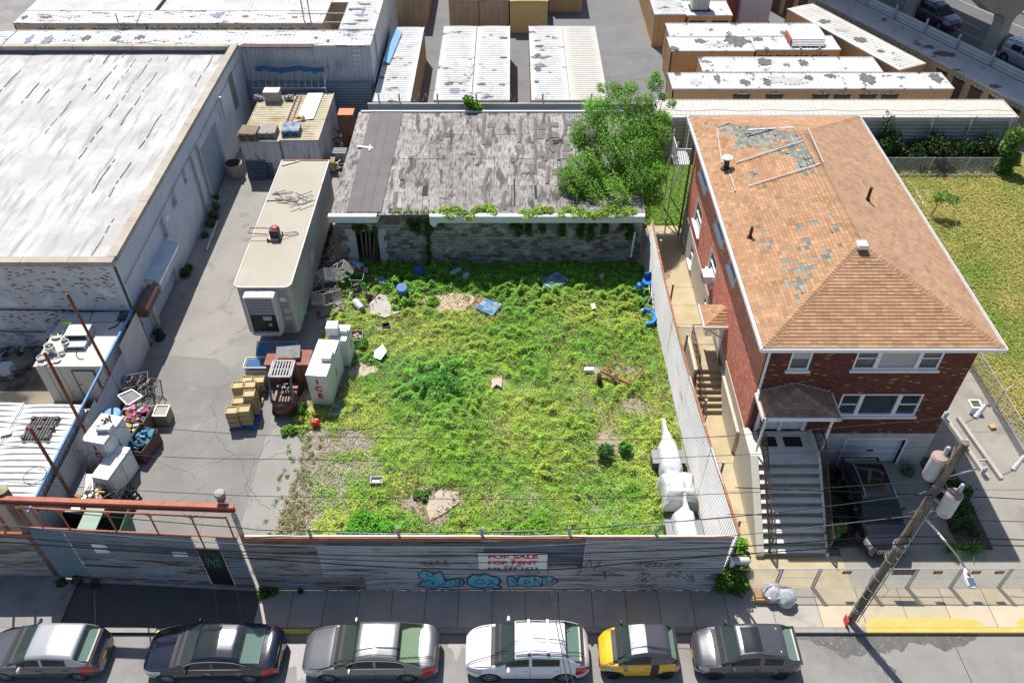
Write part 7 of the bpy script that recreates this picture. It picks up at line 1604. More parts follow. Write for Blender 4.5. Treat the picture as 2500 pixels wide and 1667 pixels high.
def open_crate(px,py,z,label,col,fill=None,w_=.5,d_=.35,h=.28,rz=0.0,nm='crate'):
 p=G(px,py,z);t=thing(nm,label,'crate',(p.x,p.y,z-h),rz);K=dict(world=False);mb=MB()
 for x in(-w_/2,w_/2-.03):mb.box(x,x+.03,-d_/2,d_/2,0,h)
 for y in(-d_/2,d_/2-.03):mb.box(-w_/2+.03,w_/2-.03,y,y+.03,0,h)
 mb.box(-w_/2+.03,w_/2-.03,-d_/2+.03,d_/2-.03,0,.03);mb.build('sides',M('oc%d'%(sum(col)*1000),col,rough=.6),t,**K)
 mb=MB()
 for i in range(12):mb.cbox((rs_.uniform(-w_*.35,w_*.35),rs_.uniform(-d_*.3,d_*.3),h*.6+rs_.uniform(-.05,.08)),(.16,.09,.06),rs_.uniform(0,3),rs_.uniform(-.3,.3))
 if fill:mb.build('contents',M('fill%d'%(sum(fill)*1000),fill,tuple(c*.5 for c in fill),scale=8,rough=.8),t,**K)
 return t
open_crate(920,1170,.35,'grey framed grate crate lying in the weeds near the front',(.45,.45,.44),None,.55,.35,.15)
open_crate(942,793,.35,'black milk crate in the weeds near the scrap',(.02,.02,.02),None,.4,.35,.28,.3)
open_crate(870,818,.5,'brown open box of bricks and rubble in the weeds',(.35,.26,.18),(.5,.4,.36),.62,.75,.4,.05)
a,b_=G(1466,905,.5),G(1540,938,.4);t=thing('rusty_axle','rusty axle frame with one black tyre lying in the weeds','axle',((a.x+b_.x)/2,(a.y+b_.y)/2,.3))
mb=MB();mb.bar(a,b_,.1);mb.cyl(a.lerp(b_,.45)+Vector((0,0,-.1)),a.lerp(b_,.5)+Vector((0,-.1,.1)),.13,n=10);mb.build('beam',rust,t)
for P in([(1476,903),(1500,866)],[(1541,935),(1572,895)],[(1572,895),(1553,890)],[(1500,866),(1528,880)]):mb=MB();mb.bar(G(*P[0],.5),G(*P[1],.55),.05);mb.build('rod',rust,t)
q=G(1463,925,.4);mb=MB();mb.lathe(q,[(.12,-.1),(.27,-.09),(.3,0),(.27,.09),(.12,.1)],18,'x');mb.build('tyre',tyre,t,smooth=True)
wrap=M('shrink_wrap',(.68,.69,.70),(.60,.61,.63),scale=3,rough=.4,coat=.2,bump=1.0,bscale=9,stain=((.36,.35,.32),2.5,.58,.7))
def wrapped(label,secs,wheels,extra=None,group='shrink-wrapped trailers by the side fence',nm='wrapped_trailer'):
 "secs: (y, half width, x centre, z top, z shoulder)"
 t=thing(nm,label,'trailer',(secs[0][2],secs[0][0],.1),0,group);vs=[];fs=[];n=13
 rs=random.Random(len(label))
 fine=[]
 for a,b_ in zip(secs,secs[1:]):
  for i in range(4):fine.append([lerp(p,q,i/4)for p,q in zip(a,b_)])
 fine.append(list(secs[-1]))
 for y,hw_,xc_,zt,zs in fine:
  for i in range(n):
   u=i/(n-1)*2-1;ang=u*math.pi/2
   x=xc_+hw_*math.copysign(min(1,abs(math.sin(ang))**.7*1.0),u)+rs.uniform(-.012,.012);z=lerp(zs*.45,zt,max(0,1-abs(u)**3.2))+rs.uniform(-.012,.012)
   if abs(u)>.99:z=.35 if hw_>.2 else zs*.6
   vs.append((x,y,z+(.025*math.sin(31*y+7*x)*(1-abs(u)))))
 m=len(fine)
 fs=[(j*n+i,(j+1)*n+i,(j+1)*n+i+1,j*n+i+1)for j in range(m-1)for i in range(n-1)]+[tuple(range(n)),tuple(range((m-1)*n,m*n))[::-1]]
 mb=MB();mb.add([(a+rs.uniform(-.01,.01),b_,c+rs.uniform(-.012,.012))for a,b_,c in vs],fs);mb.build('wrap',wrap,t,smooth=True)
 for x,y in wheels:
  mb=MB();mb.lathe((x,y,.42),[(.2,-.13),(.3,-.12),(.32,0),(.3,.12),(.2,.13)],18,'x');wo=mb.build('wheel',M('wheel_grey',(.08,.08,.085),rough=.7),t,smooth=True)
  mb=MB();mb.box(x-.13,x+.13,y-.36,y+.36,.74,.78);mb.build('mudguard',M('mudguard',(.22,.22,.24),rough=.5),t)
 if extra:extra(t)
 return t
def Q(px,py,z):q=G(px,py,z);return q
wrapped('white shrink-wrapped trailer with drawbar pointing to the shed',[(24.6,.07,6.76,.8,.6),(23.9,.12,6.75,.9,.6),(23.3,.27,6.72,1.05,.8),(22.85,.45,6.68,1.2,.9),(22.2,.47,6.7,1.25,1.0),(21.7,.48,6.72,1.1,.9),(21.4,.3,6.72,.9,.7)],[(6.1,22.45),(7.28,22.45)])
wrapped('white wrapped boxy machine in the middle of the row',[(21.35,.66,6.75,1.0,.8),(21.15,.76,6.8,1.35,1.2),(20.65,.64,6.83,1.4,1.25),(20.2,.68,6.85,1.35,1.2),(19.95,.74,6.88,1.0,.8)],[],nm='wrapped_machine')
wrapped('white shrink-wrapped trailer nearest the front fence',[(20.6,.09,6.95,1.5,1.3),(19.75,.12,6.97,1.1,.9),(19.5,.3,6.86,1.15,1.0),(19.3,.46,6.8,1.3,1.1),(18.5,.46,6.8,1.35,1.1),(17.5,.47,6.78,1.3,1.1)],[(6.2,18.9),(7.4,18.9)])
t=thing('blue_chair','bright blue plastic lawn chair thrown against the side fence','chair',tuple(G(1582,690,.9)));p=G(1582,690,.9);bl_=M('blue_plastic',(.01,.12,.55),(.02,.2,.65),scale=3,rough=.35)
mb=MB();mb.lathe(p,[(.25,0),(.3,.05),(.32,.12)],12);mb.cbox(p+Vector((.05,.25,.25)),(.5,.06,.5),.3);mb.build('seat',bl_,t,smooth=True);mb=MB()
for dx,dy in((-.2,-.2),(.2,-.2),(.2,.2),(-.2,.2)):mb.bar(p+Vector((dx,dy,0)),p+Vector((dx*1.3,dy*1.3,-.6)),.05)
mb.build('legs',bl_,t)
p=G(1562,705,.6);mb=MB();mb.lathe(p,[(.05,0),(.16,.1),(.17,.35),(.05,.45)],12,'y');solo('blue_jug',mb,bl_,'rounded blue jug beside the blue chair at the fence','jug',smooth=True)
p=G(1580,775,.4);mb=MB();mb.cable([p+Vector((.4*math.cos(a/10*4-1.9),.55*math.sin(a/10*4-1.9),.05*(a%2)))for a in range(11)],.12,6);solo('blue_float',mb,M('pool_blue',(.02,.25,.62),rough=.35),'curved bright blue plastic float in the weeds by the fence','float',smooth=True)
mb=MB();mb.cable([G(1592,692,1.4),G(1590,725,1.1),G(1575,750,.7),G(1562,770,.3)],.035,6);solo('bent_pipe',mb,steel,'bent grey pipe leaning from the blue chair into the weeds','pipe')
mb=MB();a,b_=GY(1550,568,36.45),GY(1540,628,36.3);mb.bar(a,b_,.1,.05);solo('white_board_strip',mb,white_paint,'narrow white strip leaning on the block wall near the side fence','board')
# ================================================================ JUNK ALONG THE DIVIDER
flatm=M('grey_tabletop',(.15,.15,.155),(.19,.19,.2),scale=1.5,rough=.5)
P=[(180,1085),(218,1083),(208,1205),(150,1212)]
flat('tabletop','long grey tabletop panel lying by the divider fence',[(182,1082),(215,1105),(202,1208),(150,1213)],1.0,flatm,'panel',.06)
t=thing('long_counter','long low steel counter under the grey panel','counter',(-17.6,20.5,GZ));mb=MB();mb.box(-17.75,-16.95,19.3,21.4,.9,.93);mb.build('top',steel,t);mb=MB()
for x,y in((-17.7,19.35),(-17.0,19.35),(-17.7,21.3),(-17.0,21.3)):mb.bar((x,y,GZ),(x,y,.9),.06)
mb.build('legs',steel_dull,t)
flat('steel_sheet','pale bent steel sheet between the divider and the raised freezer',[(190,1040),(213,1030),(200,1075),(183,1085)],1.3,steel,'sheet',.03)
mb=MB();mb.box(-16.95,-16.75,20.2,21.6,.9,1.1);solo('beige_box_beam',mb,cream,'narrow beige box beam beside the grey tabletop panel','beam')
t=thing('green_dumpster','dark green metal dumpster just inside the gate','dumpster',(-15.9,18.1,GZ));gmn=M('dumpster_green',(.03,.10,.07),(.05,.13,.10),scale=2,rough=.6);a=G(207,1255,1.6)
mb=MB();mb.add([(-16.4,17.5,.2),(-15.1,17.5,.2),(-15.0,18.9,.2),(-16.4,18.9,.2),(-16.6,17.35,1.6),(-15.0,17.35,1.6),(-15.0,19.2,1.6),(-16.6,19.2,1.6)],[(3,2,1,0),(0,1,5,4),(1,2,6,5),(2,3,7,6),(3,0,4,7)]);mb.build('hull',gmn,t,thick=.04)
mb=MB();mb.box(-16.62,-15.9,17.3,19.3,1.6,1.66);mb.build('lid',M('lid_sage',(.2,.29,.23),(.25,.34,.28),scale=2,rough=.6),t);mb=MB();mb.cyl((-15.6,17.6,.16+GZ),(-15.6,17.6,.17+GZ),.1);mb.build('caster',dark,t)
mb=MB();vs=[];n=9
for j in range(n):
 for i in range(n):u,v=i/(n-1),j/(n-1);vs.append((lerp(-17.9,-16.7,u),lerp(17.4,18.9,v),.15+1.25*(math.sin(u*math.pi)*math.sin(v*math.pi))**.45+.05*math.sin(7*u+5*v)))
mb.add(vs,[(j*n+i,j*n+i+1,(j+1)*n+i+1,(j+1)*n+i)for j in range(n-1)for i in range(n-1)]);solo('black_tarp_mound',mb,M('black_tarp',(.03,.03,.035),(.05,.05,.055),scale=4,rough=.45,bump=.6),'black tarp covered mound beside the green dumpster','tarp mound',smooth=True)
t=thing('dark_skip','dark open skip behind the green dumpster','skip',(-16.6,19.2,GZ));mb=MB();mb.box(-17.6,-15.9,19.1,19.16,GZ,1.5);mb.box(-17.6,-17.54,18.95,19.1,GZ,1.5);mb.build('walls',black_steel,t);mb=MB();mb.bar((-17.6,19.13,1.5),(-15.9,19.13,1.5),.05);mb.build('rim',steel_dull,t)
proto2=None
for i in range(7):
 lab='black slatted crate number %s in the leaning row by the pale freezer'%('one','two','three','four','five','six','seven')[i]
 lab=('frontmost','second','third','fourth','fifth','sixth','rearmost')[i]+' black slatted tray in the leaning row by the pale freezer'
 if proto2 is None:
  mb=MB()
  for k in range(5):mb.box(-.45,.45,-.03,.03,k*.22,k*.22+.1)
  for x in(-.42,0,.42):mb.box(x-.04,x+.04,.03,.06,0,1.0)
  proto2=mb.build('slatted_tray',M('black_tray',(.03,.03,.034),rough=.6));o=proto2
 else:o=proto2 .copy();COL.objects.link(o)
 o.location=(-15.75+.02*i,18.75+.27*i,GZ);o.rotation_euler=(R(-22),0,R(62));tag(o,lab,'tray','black slatted trays')
scrapbits('junk_heap','heap of papers, boards and yellow scraps by the black trays',225,1222,.9,.7,6,[('paper',(.55,.58,.62)),('yellow_board',(.5,.35,.1)),('dark_bits',(.05,.05,.05))],zmax=.4,seed=31)
scrapbits('junk_heap','dark rubbish under the raised ice freezer',222,1180,.12,.6,7,[('dark_bits',(.04,.04,.04)),('brown_bits',(.14,.08,.06))],zmax=.7,seed=32)
def goods_bin(x,y,label,cols,w_=1.0,d_=.9,h=.9,rz=0.0,wallc=(.16,.1,.09),seed=1,n=10):
 t=thing('goods_bin',label,'bin',(x,y,GZ),rz,'bins of junk along the divider');K=dict(world=False);rs=random.Random(seed);mb=MB()
 for a,b_ in(((-w_/2,-d_/2),(w_/2,-d_/2)),((w_/2,-d_/2),(w_/2,d_/2)),((w_/2,d_/2),(-w_/2,d_/2)),((-w_/2,d_/2),(-w_/2,-d_/2))):mb.bar((a[0],a[1],h/2),(b_[0],b_[1],h/2),.03,h)
 mb.build('walls',M('bw%d'%int(sum(wallc)*1000),wallc,rough=.7),t,**K)
 mb=MB();mb.box(-w_/2+.03,w_/2-.03,-d_/2+.03,d_/2-.03,.02,h*.55);mb.build('packed_core',dark,t,**K)
 for i,(nm,c)in enumerate(cols):
  mb=MB()
  for k in range(n):mb.cbox((rs.uniform(-w_*.4,w_*.4),rs.uniform(-d_*.4,d_*.4),h*.75+rs.uniform(0,.35)),(rs.uniform(.1,.4),rs.uniform(.06,.25),rs.uniform(.03,.15)),rs.uniform(0,3),rs.uniform(-.5,.5),rs.uniform(-.5,.5))
  mb.build(nm,M('g_'+nm,c,tuple(q*.6 for q in c),scale=8,rough=.5),t,**K)
goods_bin(-16.75,24.6,'bin heaped with pink, silver and dark goods',[('pink_goods',(.6,.12,.3)),('silver_goods',(.5,.5,.5)),('dark_goods',(.05,.05,.05)),('red_goods',(.35,.08,.07))],1.2,1.0,.95,-.1,seed=2,n=9)
goods_bin(-16.95,23.7,'brown bin with yellow and white goods beside the raised freezer',[('yellow_goods',(.6,.5,.05)),('white_goods',(.6,.6,.6)),('maroon_goods',(.15,.04,.04))],1.2,.9,1.0,-.15,seed=5,n=9)
goods_bin(-16.1,23.3,'dark bin with crumpled blue film spilling over its edge',[('blue_film',(.03,.25,.5)),('teal_film',(.1,.35,.45)),('dark_goods',(.05,.05,.05))],.9,1.3,.8,-.25,wallc=(.1,.05,.05),seed=7,n=10)
t=thing('white_basket','small white framed cooler box standing at the lane edge of the junk','box',(-15.75,25.0,GZ));mb=MB();mb.box(-16.05,-15.45,24.7,25.35,GZ,.8);mb.build('body',M('basket_olive',(.2,.2,.12),rough=.5),t);mb=MB()
for x0,x1,y0,y1 in((-16.07,-15.43,24.68,24.73),(-16.07,-15.43,25.32,25.37),(-16.07,-16.02,24.73,25.32),(-15.48,-15.43,24.73,25.32)):mb.box(x0,x1,y0,y1,.8,.86)
mb.build('rim',white_trim,t)
t=thing('blue_tub','round bright blue patterned tub behind the raised freezer','tub',(-17.3,24.4,1.0));mb=MB();mb.lathe((-17.5,24.3,.3),[(.28,0),(.34,1.1),(.36,1.15)],20);mb.build('shell',M('tub_blue',(.02,.2,.5),(.05,.3,.6),scale=6,rough=.4),t,smooth=True);mb=MB();mb.lathe((-17.5,24.3,1.46),[(.3,0),(.3,.01)],20);mb.build('contents',M('tub_in',(.15,.4,.6),(.03,.15,.4),scale=14,rough=.5),t)
def wire_cage(x,y,label,rz,tilt,w_=1.0,h=.9,m=rkm):
 t=thing('wire_cage',label,'cage',(x,y,GZ+.1),rz,'wire cages by the divider');K=dict(world=False);mb=MB();d_=.7
 for X in(-w_/2,w_/2):
  for Y in(-d_/2,d_/2):mb.bar((X,Y,0),(X,Y,h),.03)
 for Z in(0,h):
  for X in(-w_/2,w_/2):mb.bar((X,-d_/2,Z),(X,d_/2,Z),.03)
  for Y in(-d_/2,d_/2):mb.bar((-w_/2,Y,Z),(w_/2,Y,Z),.03)
 mb.build('frame',m,t,**K);mb=MB()
 for i in range(9):
  X=-w_/2+(i+.5)*w_/9;mb.bar((X,-d_/2,0),(X,-d_/2,h),.012);mb.bar((X,d_/2,0),(X,d_/2,h),.012);mb.bar((X,-d_/2,0),(X,d_/2,0),.012)
 mb.build('wires',m,t,**K);t.rotation_euler=(tilt,0,rz)
dkm=M('dark_cage',(.07,.07,.075),(.16,.15,.14),scale=4,rough=.6)
wire_cage(-17.4,26.8,'dark wire cage with curved top by the white fence panel',.3,.2,1.1,.95,dkm);wire_cage(-16.8,26.3,'tilted dark wire cage at the lane edge',-.2,-.3,.8,.9,dkm)
a=thing('picture_frame','silver framed pane lying tilted on the junk heap','frame',tuple(G(345,965,1.1)));P=[G(x,y,1.2)for x,y in((325,950),(347,988),(310,992),(290,967))];P=[G(x,y,z)for x,y,z in((322,951,1.3),(347,968,1.1),(312,990,1.0),(288,966,1.3))]
mb=MB();mb.add(P,[(0,1,2,3)]);mb.build('pane',M('pane_dull',(.3,.29,.27),(.4,.39,.37),scale=3,rough=.3),a,thick=.01);mb=MB()
for p,q in zip(P,P[1:]+P[:1]):mb.bar(p,q,.06)
mb.build('rim',white_trim,a)
scrapbits('junk_heap','brown board and metal heap around the silver frame',318,955,.3,.9,9,[('brown_boards',(.2,.1,.08)),('grey_bits',(.3,.3,.3)),('dark_bits',(.05,.05,.05)),('pale_bits',(.55,.5,.48))],zmax=.8,seed=35)
scrapbits('junk_heap','dark slats and planks at the foot of the pale freezer',355,1030,.12,.5,6,[('dark_bits',(.05,.05,.05)),('pale_bits',(.3,.3,.3))],zmax=.4,seed=36,long=.6)
# ================================================================ NEIGHBOUR'S YARD (left)
wr=M('white_ribbed_roof',(.58,.58,.57),(.50,.50,.49),scale=1,rough=.6,stain=((.42,.41,.4),2,.6,.72))
container('white ribbed container roof with the black pallet, nearest the divider',(-20.6,18.75),5.0,2.4,wall=dirty_white,roofm=wr,group='white containers in the junk yard',ends=('plain',''),rib=.07)
container('white ribbed container roof at the left frame edge',(-23.2,18.75),5.1,2.5,wall=dirty_white,roofm=wr,group='white containers in the junk yard',ends=('plain',''),rib=.07)
mb=MB();p=G(100,1045,2.72)
for i in range(3):mb.box(p.x-.55,p.x+.55,p.y-.6+i*.55,p.y-.5+i*.55,2.64,2.7)
for i in range(9):mb.box(p.x-.55+i*.125,p.x-.47+i*.125,p.y-.6,p.y+.6,2.7,2.78)
for i in range(3):
 for j in range(3):mb.box(p.x-.55+i*.48,p.x-.4+i*.48,p.y-.6+j*.5,p.y-.45+j*.5,2.78,2.86)
solo('plastic_pallet',mb,M('dark_grey_plastic',(.07,.065,.06),(.11,.1,.095),scale=3,rough=.7),'dark grey plastic pallet upside down on the white container roof','pallet')
mb=MB();a,b_=G(0,1060,2.7),G(28,1052,2.7);mb.bar(a,b_,.28,.05);solo('metal_strip',mb,steel,'pale metal strip lying at the edge of the left container roof','strip')
mb=MB();p=G(85,1160,2.68);mb.cable([(p.x+.42*math.cos(a/16*6.28),p.y+.42*math.sin(a/16*6.28),2.68)for a in range(17)],.015,5);solo('wire_loop',mb,dkm,'thin wire hoop lying on the white container roof','wire')
t=thing('cooler_shed','cream walk-in cooler hut with flat top and closed door','hut',(-19.8,27.5,.1));wl=M('cooler_panel',(.50,.48,.44),(.56,.54,.50),scale=1,rough=.6,stain=((.34,.3,.26),2,.6,.75))
cz=2.35
mb=MB();mb.box(-21.35,-18.35,26.3,29.2,.1,cz);mb.build('walls',wl,t);mb=MB();mb.box(-21.4,-18.3,26.25,29.25,cz,cz+.06);mb.build('roof',M('cooler_roof',(.48,.46,.42),(.55,.53,.49),scale=1,rough=.7),t)
mb=MB();mb.box(-19.75,-18.85,26.24,26.3,.3,2.1);d=mb.build('door',wl,t);mb=MB()
for x0,x1,z0,z1 in((-19.8,-19.75,.25,2.15),(-18.85,-18.8,.25,2.15),(-19.75,-18.85,2.1,2.15)):mb.box(x0,x1,26.22,26.3,z0,z1)
mb.build('door_frame',M('gasket',(.15,.14,.13),rough=.7),d);mb=MB();mb.box(-19.7,-19.55,26.16,26.24,1.3,1.36);mb.build('handle',chrome,d)
mb=MB()
for x in(-20.9,-20.35):mb.box(x,x+.015,26.285,26.3,.1,cz)
mb.build('panel_seam',M('seamgrey',(.3,.28,.26),rough=.8),t)
def unit(x,y,z,label,w_=.95,d_=.7,h=.5,rz=0.0,m=None):
 t=thing('condenser_unit',label,'air conditioner',(x,y,z),rz,'cooling units in the junk yard');K=dict(world=False);mb=MB();mb.box(-w_/2,w_/2,-d_/2,d_/2,0,h);mb.build('casing',m or M('unit_bluegrey',(.33,.37,.42),(.38,.42,.47),scale=2,rough=.5,metal=.2),t,bevel=.02,**K)
 mb=MB();mb.box(-w_/2-.01,w_/2+.01,-d_/2-.01,d_/2+.01,h,h+.03);mb.build('lid',M('unit_lid',(.45,.49,.5),(.5,.54,.55),scale=2,rough=.4,metal=.2),t,**K);mb=MB();mb.box(-w_/2+.08,w_/2-.08,-d_/2-.008,-d_/2,.06,h-.06);mb.build('grille',black_steel,t,**K);return t
unit(-19.95,28.2,cz+.06,'pale blue-grey cooler unit with slanted hood on the hut roof',1.0,.8,.45,.03);unit(-19.9,27.55,cz+.06,'small flat pale unit before the slanted hood one on the hut',.9,.5,.2,.03)
unit(-20.7,29.55,1.9,'large blue-grey box unit behind the hut, left one',1.3,.7,.5,.05);unit(-19.35,29.55,1.95,'large grey box unit behind the hut, right one',1.2,.7,.5,.05);unit(-21.7,29.3,1.2,'wide flat blue box unit by the brick wall',1.2,.8,.5)
mb=MB();mb.box(-21.4,-18.6,29.3,29.75,.1,1.9);mb.box(-22.3,-21.4,28.9,29.7,.1,1.2);solo('equipment_rack',mb,dkm,'dark metal rack carrying the box units along the brick wall','rack')
mb=MB();mb.cable([(-18.9,29.7,2.5),(-18.7,29.6,2.3),(-18.5,29.3,2.45),(-18.6,28.9,2.45),(-18.9,28.7,2.43)],.025,5);mb.cable([(-19.8,27.2,2.45),(-19.7,26.9,2.43),(-19.5,26.7,2.43),(-19.3,26.7,2.43)],.018,5);solo('power_cable',mb,dark,'loose black cables on the cooler hut roof','cable')
for i,(x,y,r_,h,c_)in enumerate(((-20.85,27.1,.2,.45,.6),(-20.55,27.9,.22,.1,.55),(-20.8,28.3,.25,.1,.62),(-21.1,28.2,.24,.08,.62),(-20.4,28.35,.25,.12,.6),(-21.15,26.75,.25,.1,.62),(-21.0,26.45,.25,.06,.62),(-20.35,27.5,.17,.35,.5),(-20.4,27.0,.14,.1,.6),(-21.2,27.5,.16,.15,.5),(-20.75,26.55,.22,.05,.62),(-20.45,26.6,.16,.08,.6))):
 nm='pot'if h>.2 else 'pan';mb=MB();mb.lathe((0,0,0),[(r_*.9,0),(r_,h),(r_*1.08,h+.01),(r_*.92,h+.01),(r_*.85,h*.4),(.02,h*.35)],16)
 lb=('tall aluminium stock pot on the hut roof corner','deep pan right of the group beside the cooler unit','wide round pan at the back left of the hut roof','round pan leaning at the left back of the hut','dark-bottomed pan near the yellow straps','wide lid pan at the left front hut edge','flat lid at the very corner of the hut roof','pale lidded bucket beside the cooler unit','small ring pan in front of the bucket','blue-tinged small pot at the left of the hut','flat tin lid before the tall stock pot','small tin bowl at the hut front edge')[i]
 o=solo(nm,mb,M('aluminium',(.62,.61,.59),(.5,.49,.46),scale=6,rough=.3,metal=.7),lb,nm,'pots and pans on the cooler hut',smooth=True);o.location=(x,y,cz+.06);o.rotation_euler=(rs_.uniform(-.2,.2)if h<.2 else 0,0,0)
mb=MB()
for i in range(4):mb.cbox((-20.85+.1*i,28.75-.05*i,2.75+.06*i),(.35,.1,.05),-.2)
solo('yellow_straps',mb,M('neon',(.4,.62,.02),rough=.4),'neon yellow-green straps behind the pans on the hut','straps')
mb=MB();
for s in(0,.3):mb.bar((-20.1,24.6+s,.9),(-18.3,24.1+s,1.6),.07)
for i in range(7):f=(i+.5)/7;mb.bar((lerp(-20.1,-18.3,f),lerp(24.6,24.1,f),lerp(.9,1.6,f)),(lerp(-20.1,-18.3,f),lerp(24.9,24.4,f),lerp(.9,1.6,f)),.05)
solo('ladder',mb,steel,'aluminium ladder leaning behind the white container','ladder')
for x,y,lb in((-20.2,25.6,'black rubbish bag at the foot of the hut, left one'),(-19.5,25.55,'black rubbish bag at the foot of the hut, right one')):
 mb=MB();mb.lathe((x,y,.1),[(.3,0),(.42,.15),(.38,.35),(.2,.48),(.06,.52)],12);mb.v=[(a+rs_.uniform(-.03,.03),b_+rs_.uniform(-.03,.03),c+rs_.uniform(-.02,.02))for a,b_,c in mb.v];solo('rubbish_bag',mb,M('black_bag',(.012,.012,.014),rough=.3),lb,'bag','black bags by the hut',smooth=True)
scrapbits('junk_heap','dark heap of machine junk at the left frame edge',20,820,.1,1.8,16,[('dark_bits',(.03,.03,.03)),('brown_bits',(.1,.07,.05)),('pale_bits',(.4,.4,.42))],zmax=1.2,seed=40,long=.6)
scrapbits('junk_heap','dark trolley and buckets jumble below the brick wall',62,880,.1,1.3,10,[('dark_bits',(.03,.03,.03)),('grey_bits',(.2,.21,.22))],zmax=.8,seed=41,long=.7)
mb=MB();p=G(18,895,.5);mb.box(p.x-.35,p.x+.2,p.y-.25,p.y+.25,.1,.6);solo('white_carton',mb,M('carton_w',(.55,.55,.62),rough=.7),'white carton on the dark ground left of the hut','carton')
for a,b_,lb in(((25,805),(38,785),'white tube lying in the dark junk, left one'),((46,782),(62,800),'white tube lying in the dark junk, right one')):
 mb=MB();mb.cyl(G(*a,1.2),G(*b_,1.2),.09,n=8);solo('white_tube',mb,white_paint,lb,'tube','white tubes in the junk yard')
mb=MB();p=G(55,830,.9);mb.lathe((p.x,p.y,.6),[(.16,0),(.2,.42),(.15,.42)],14);solo('bucket',mb,M('bucket_w',(.4,.42,.46),rough=.5),'pale bucket standing in the dark junk below the wall','bucket',smooth=True)
p=G(250,1010,1);
mb=MB();
for i in range(12):y=25.0+i*.1;mb.bar((-18.3,y,.6),(-18.25,y+.09*(-1)**i,1.8),.03)
solo('accordion_gate',mb,dkm,'folded dark accordion grille leaning at the hut corner','grille')
mb=MB();mb.bar((-17.75,30.4,.1),(-17.55,30.6,.45),.3,.3);solo('black_bin_box',mb,dark,'small black box at the lane edge below the shutters','box')
mb=MB();mb.bar(G(505,610,.2),G(532,540,.25),.1);solo('white_pipe',mb,pale_wall,'pale pipe lying along the foot of the warehouse wall','pipe')
# ================================================================ CHAIN-LINK FENCES
clm=M('chain_link',(.30,.30,.29),(.38,.38,.37),rough=.6,metal=.2)
def chain(mb,a,b_,z0,z1,s=.1,t=.0055):
 a,b_=Vector(a),Vector(b_);L_=(b_-a).length;e=(b_-a)/L_;h=z1-z0;n=int((L_+h)/s)
 def P(u,z):q=a+e*u;return Vector((q.x,q.y,z0+z))
 for i in range(n):
  u=i*s
  for sg in(1,-1):
   u0,u1=(u-h,u)if sg>0 else(u,u-h);za,zb_=0.0,h
   if u0<0:za=(0-u0)/(u1-u0)*h;u0=0
   if u1<0:zb_=(0-u0)/(u1-u0)*h if u1!=u0 else h;u1=0
   if u0>L_:za=(L_-u0)/(u1-u0)*h;u0=L_
   if u1>L_:zb_=(L_-u0)/(u1-u0)*h+za if False else h*(L_-u0)/(u1-u0)+(0 if u0<L_ else za);u1=L_
   za,zb_=max(0,min(h,za)),max(0,min(h,zb_))
   p,q=P(u0,za),P(u1,zb_)
   if(q-p).length>.02:mb.bar(p,q,t,t)
fy=16.62
t=thing('chain_link_fence','waist-high chain-link fence with small signs along the house pavement','fence',(14.5,fy,.15))
xs=[8.15]+[G(px,1439,.15).x for px in(1893,1985,2120,2216,2322,2440)]+[21.2]
for i,(a,b_)in enumerate(zip(xs,xs[1:])):
 mb=MB();chain(mb,(a,fy,0),(b_,fy,0),.2,1.42);o=mb.build('gate_mesh'if i==1 else 'mesh',clm,t)
 mb=MB();mb.cyl((a,fy,1.43),(b_,fy,1.43),.022,n=6);mb.cyl((a,fy,.2),(b_,fy,.2),.012,n=5)
 if i in(1,3,4,6):mb.cyl((a,fy,.85),(b_,fy,.85),.018,n=6)
 mb.build('rail',steel,t)
for x in xs[1:]:
 for d in(-.045,.05):mb=MB();mb.cyl((x+d,fy+.0,.1),(x+d,fy,1.5),.033,n=8);mb.build('post',steel,t,smooth=True)
for i,px in enumerate((2068,2290,2383,2440)):
 q=GY(px,1397,fy-.03);mb=MB();mb.box(q.x-.17,q.x+.17,fy-.035,fy-.025,q.z-.1,q.z+.1);s_=mb.build('warning_sign',M('sign_maroon',(.16,.04,.02),(.22,.08,.05),scale=9,rough=.6),t)
 mb=MB();mb.box(q.x-.08,q.x+.09,fy-.04,fy-.036,q.z-.02,q.z+.03);mb.build('sign_mark',M('sign_pale',(.5,.4,.35),rough=.6),s_)
mb=MB();q=GY(2205,1395,fy-.02);mb.box(q.x-.38,q.x+.42,fy-.03,fy-.02,q.z-.2,q.z+.18);mb.build('dark_net_patch',M('netdark',(.05,.05,.05),(.2,.2,.2),scale=30,rough=.8),t)
t=thing('chain_link_fence','long chain-link fence between the driveway and the dry lawn','fence',(22.2,32,.1))
a,b_=(22.25,17.0),(21.95,46.0);mb=MB();chain(mb,(a[0],a[1],0),(b_[0],b_[1],0),.1,1.4,.12,.008);mb.build('mesh',clm,t)
mb=MB();mb.cyl((a[0],a[1],1.4),(b_[0],b_[1],1.4),.025,n=6);mb.build('rail',steel,t)
for i in range(11):y=lerp(a[1],b_[1],i/10);x=lerp(a[0],b_[0],i/10);mb=MB();mb.cyl((x,y,.05),(x,y,1.5),.03,n=8);mb.bar((x,y,1.35),(x+.5,y+.3,1.5),.02)if i in(3,4)else None;mb.build('post',steel,t)
t=thing('chain_link_fence','low chain-link fence along the back edge of the dry lawn','fence',(28,46.2,.1))
mb=MB();chain(mb,(22.0,46.15,0),(31.8,46.15,0),.1,1.2,.12,.009);mb.build('mesh',clm,t);mb=MB();mb.cyl((22,46.15,1.2),(31.8,46.15,1.2),.022,n=6);mb.build('rail',steel,t)
for x in(22.4,24.2,26.6,28.9,31.3):mb=MB();mb.cyl((x,46.15,.05),(x+.1,46.15,1.25),.03,n=8);mb.build('post',steel,t)
struct('lawn_edging',MB().box(22,32,45.75,45.95,.05,.16),concrete_grey)
mb=MB();P=[G(x,y,.12)for x,y in((2213,437),(2237,466),(2260,505),(2232,507))]
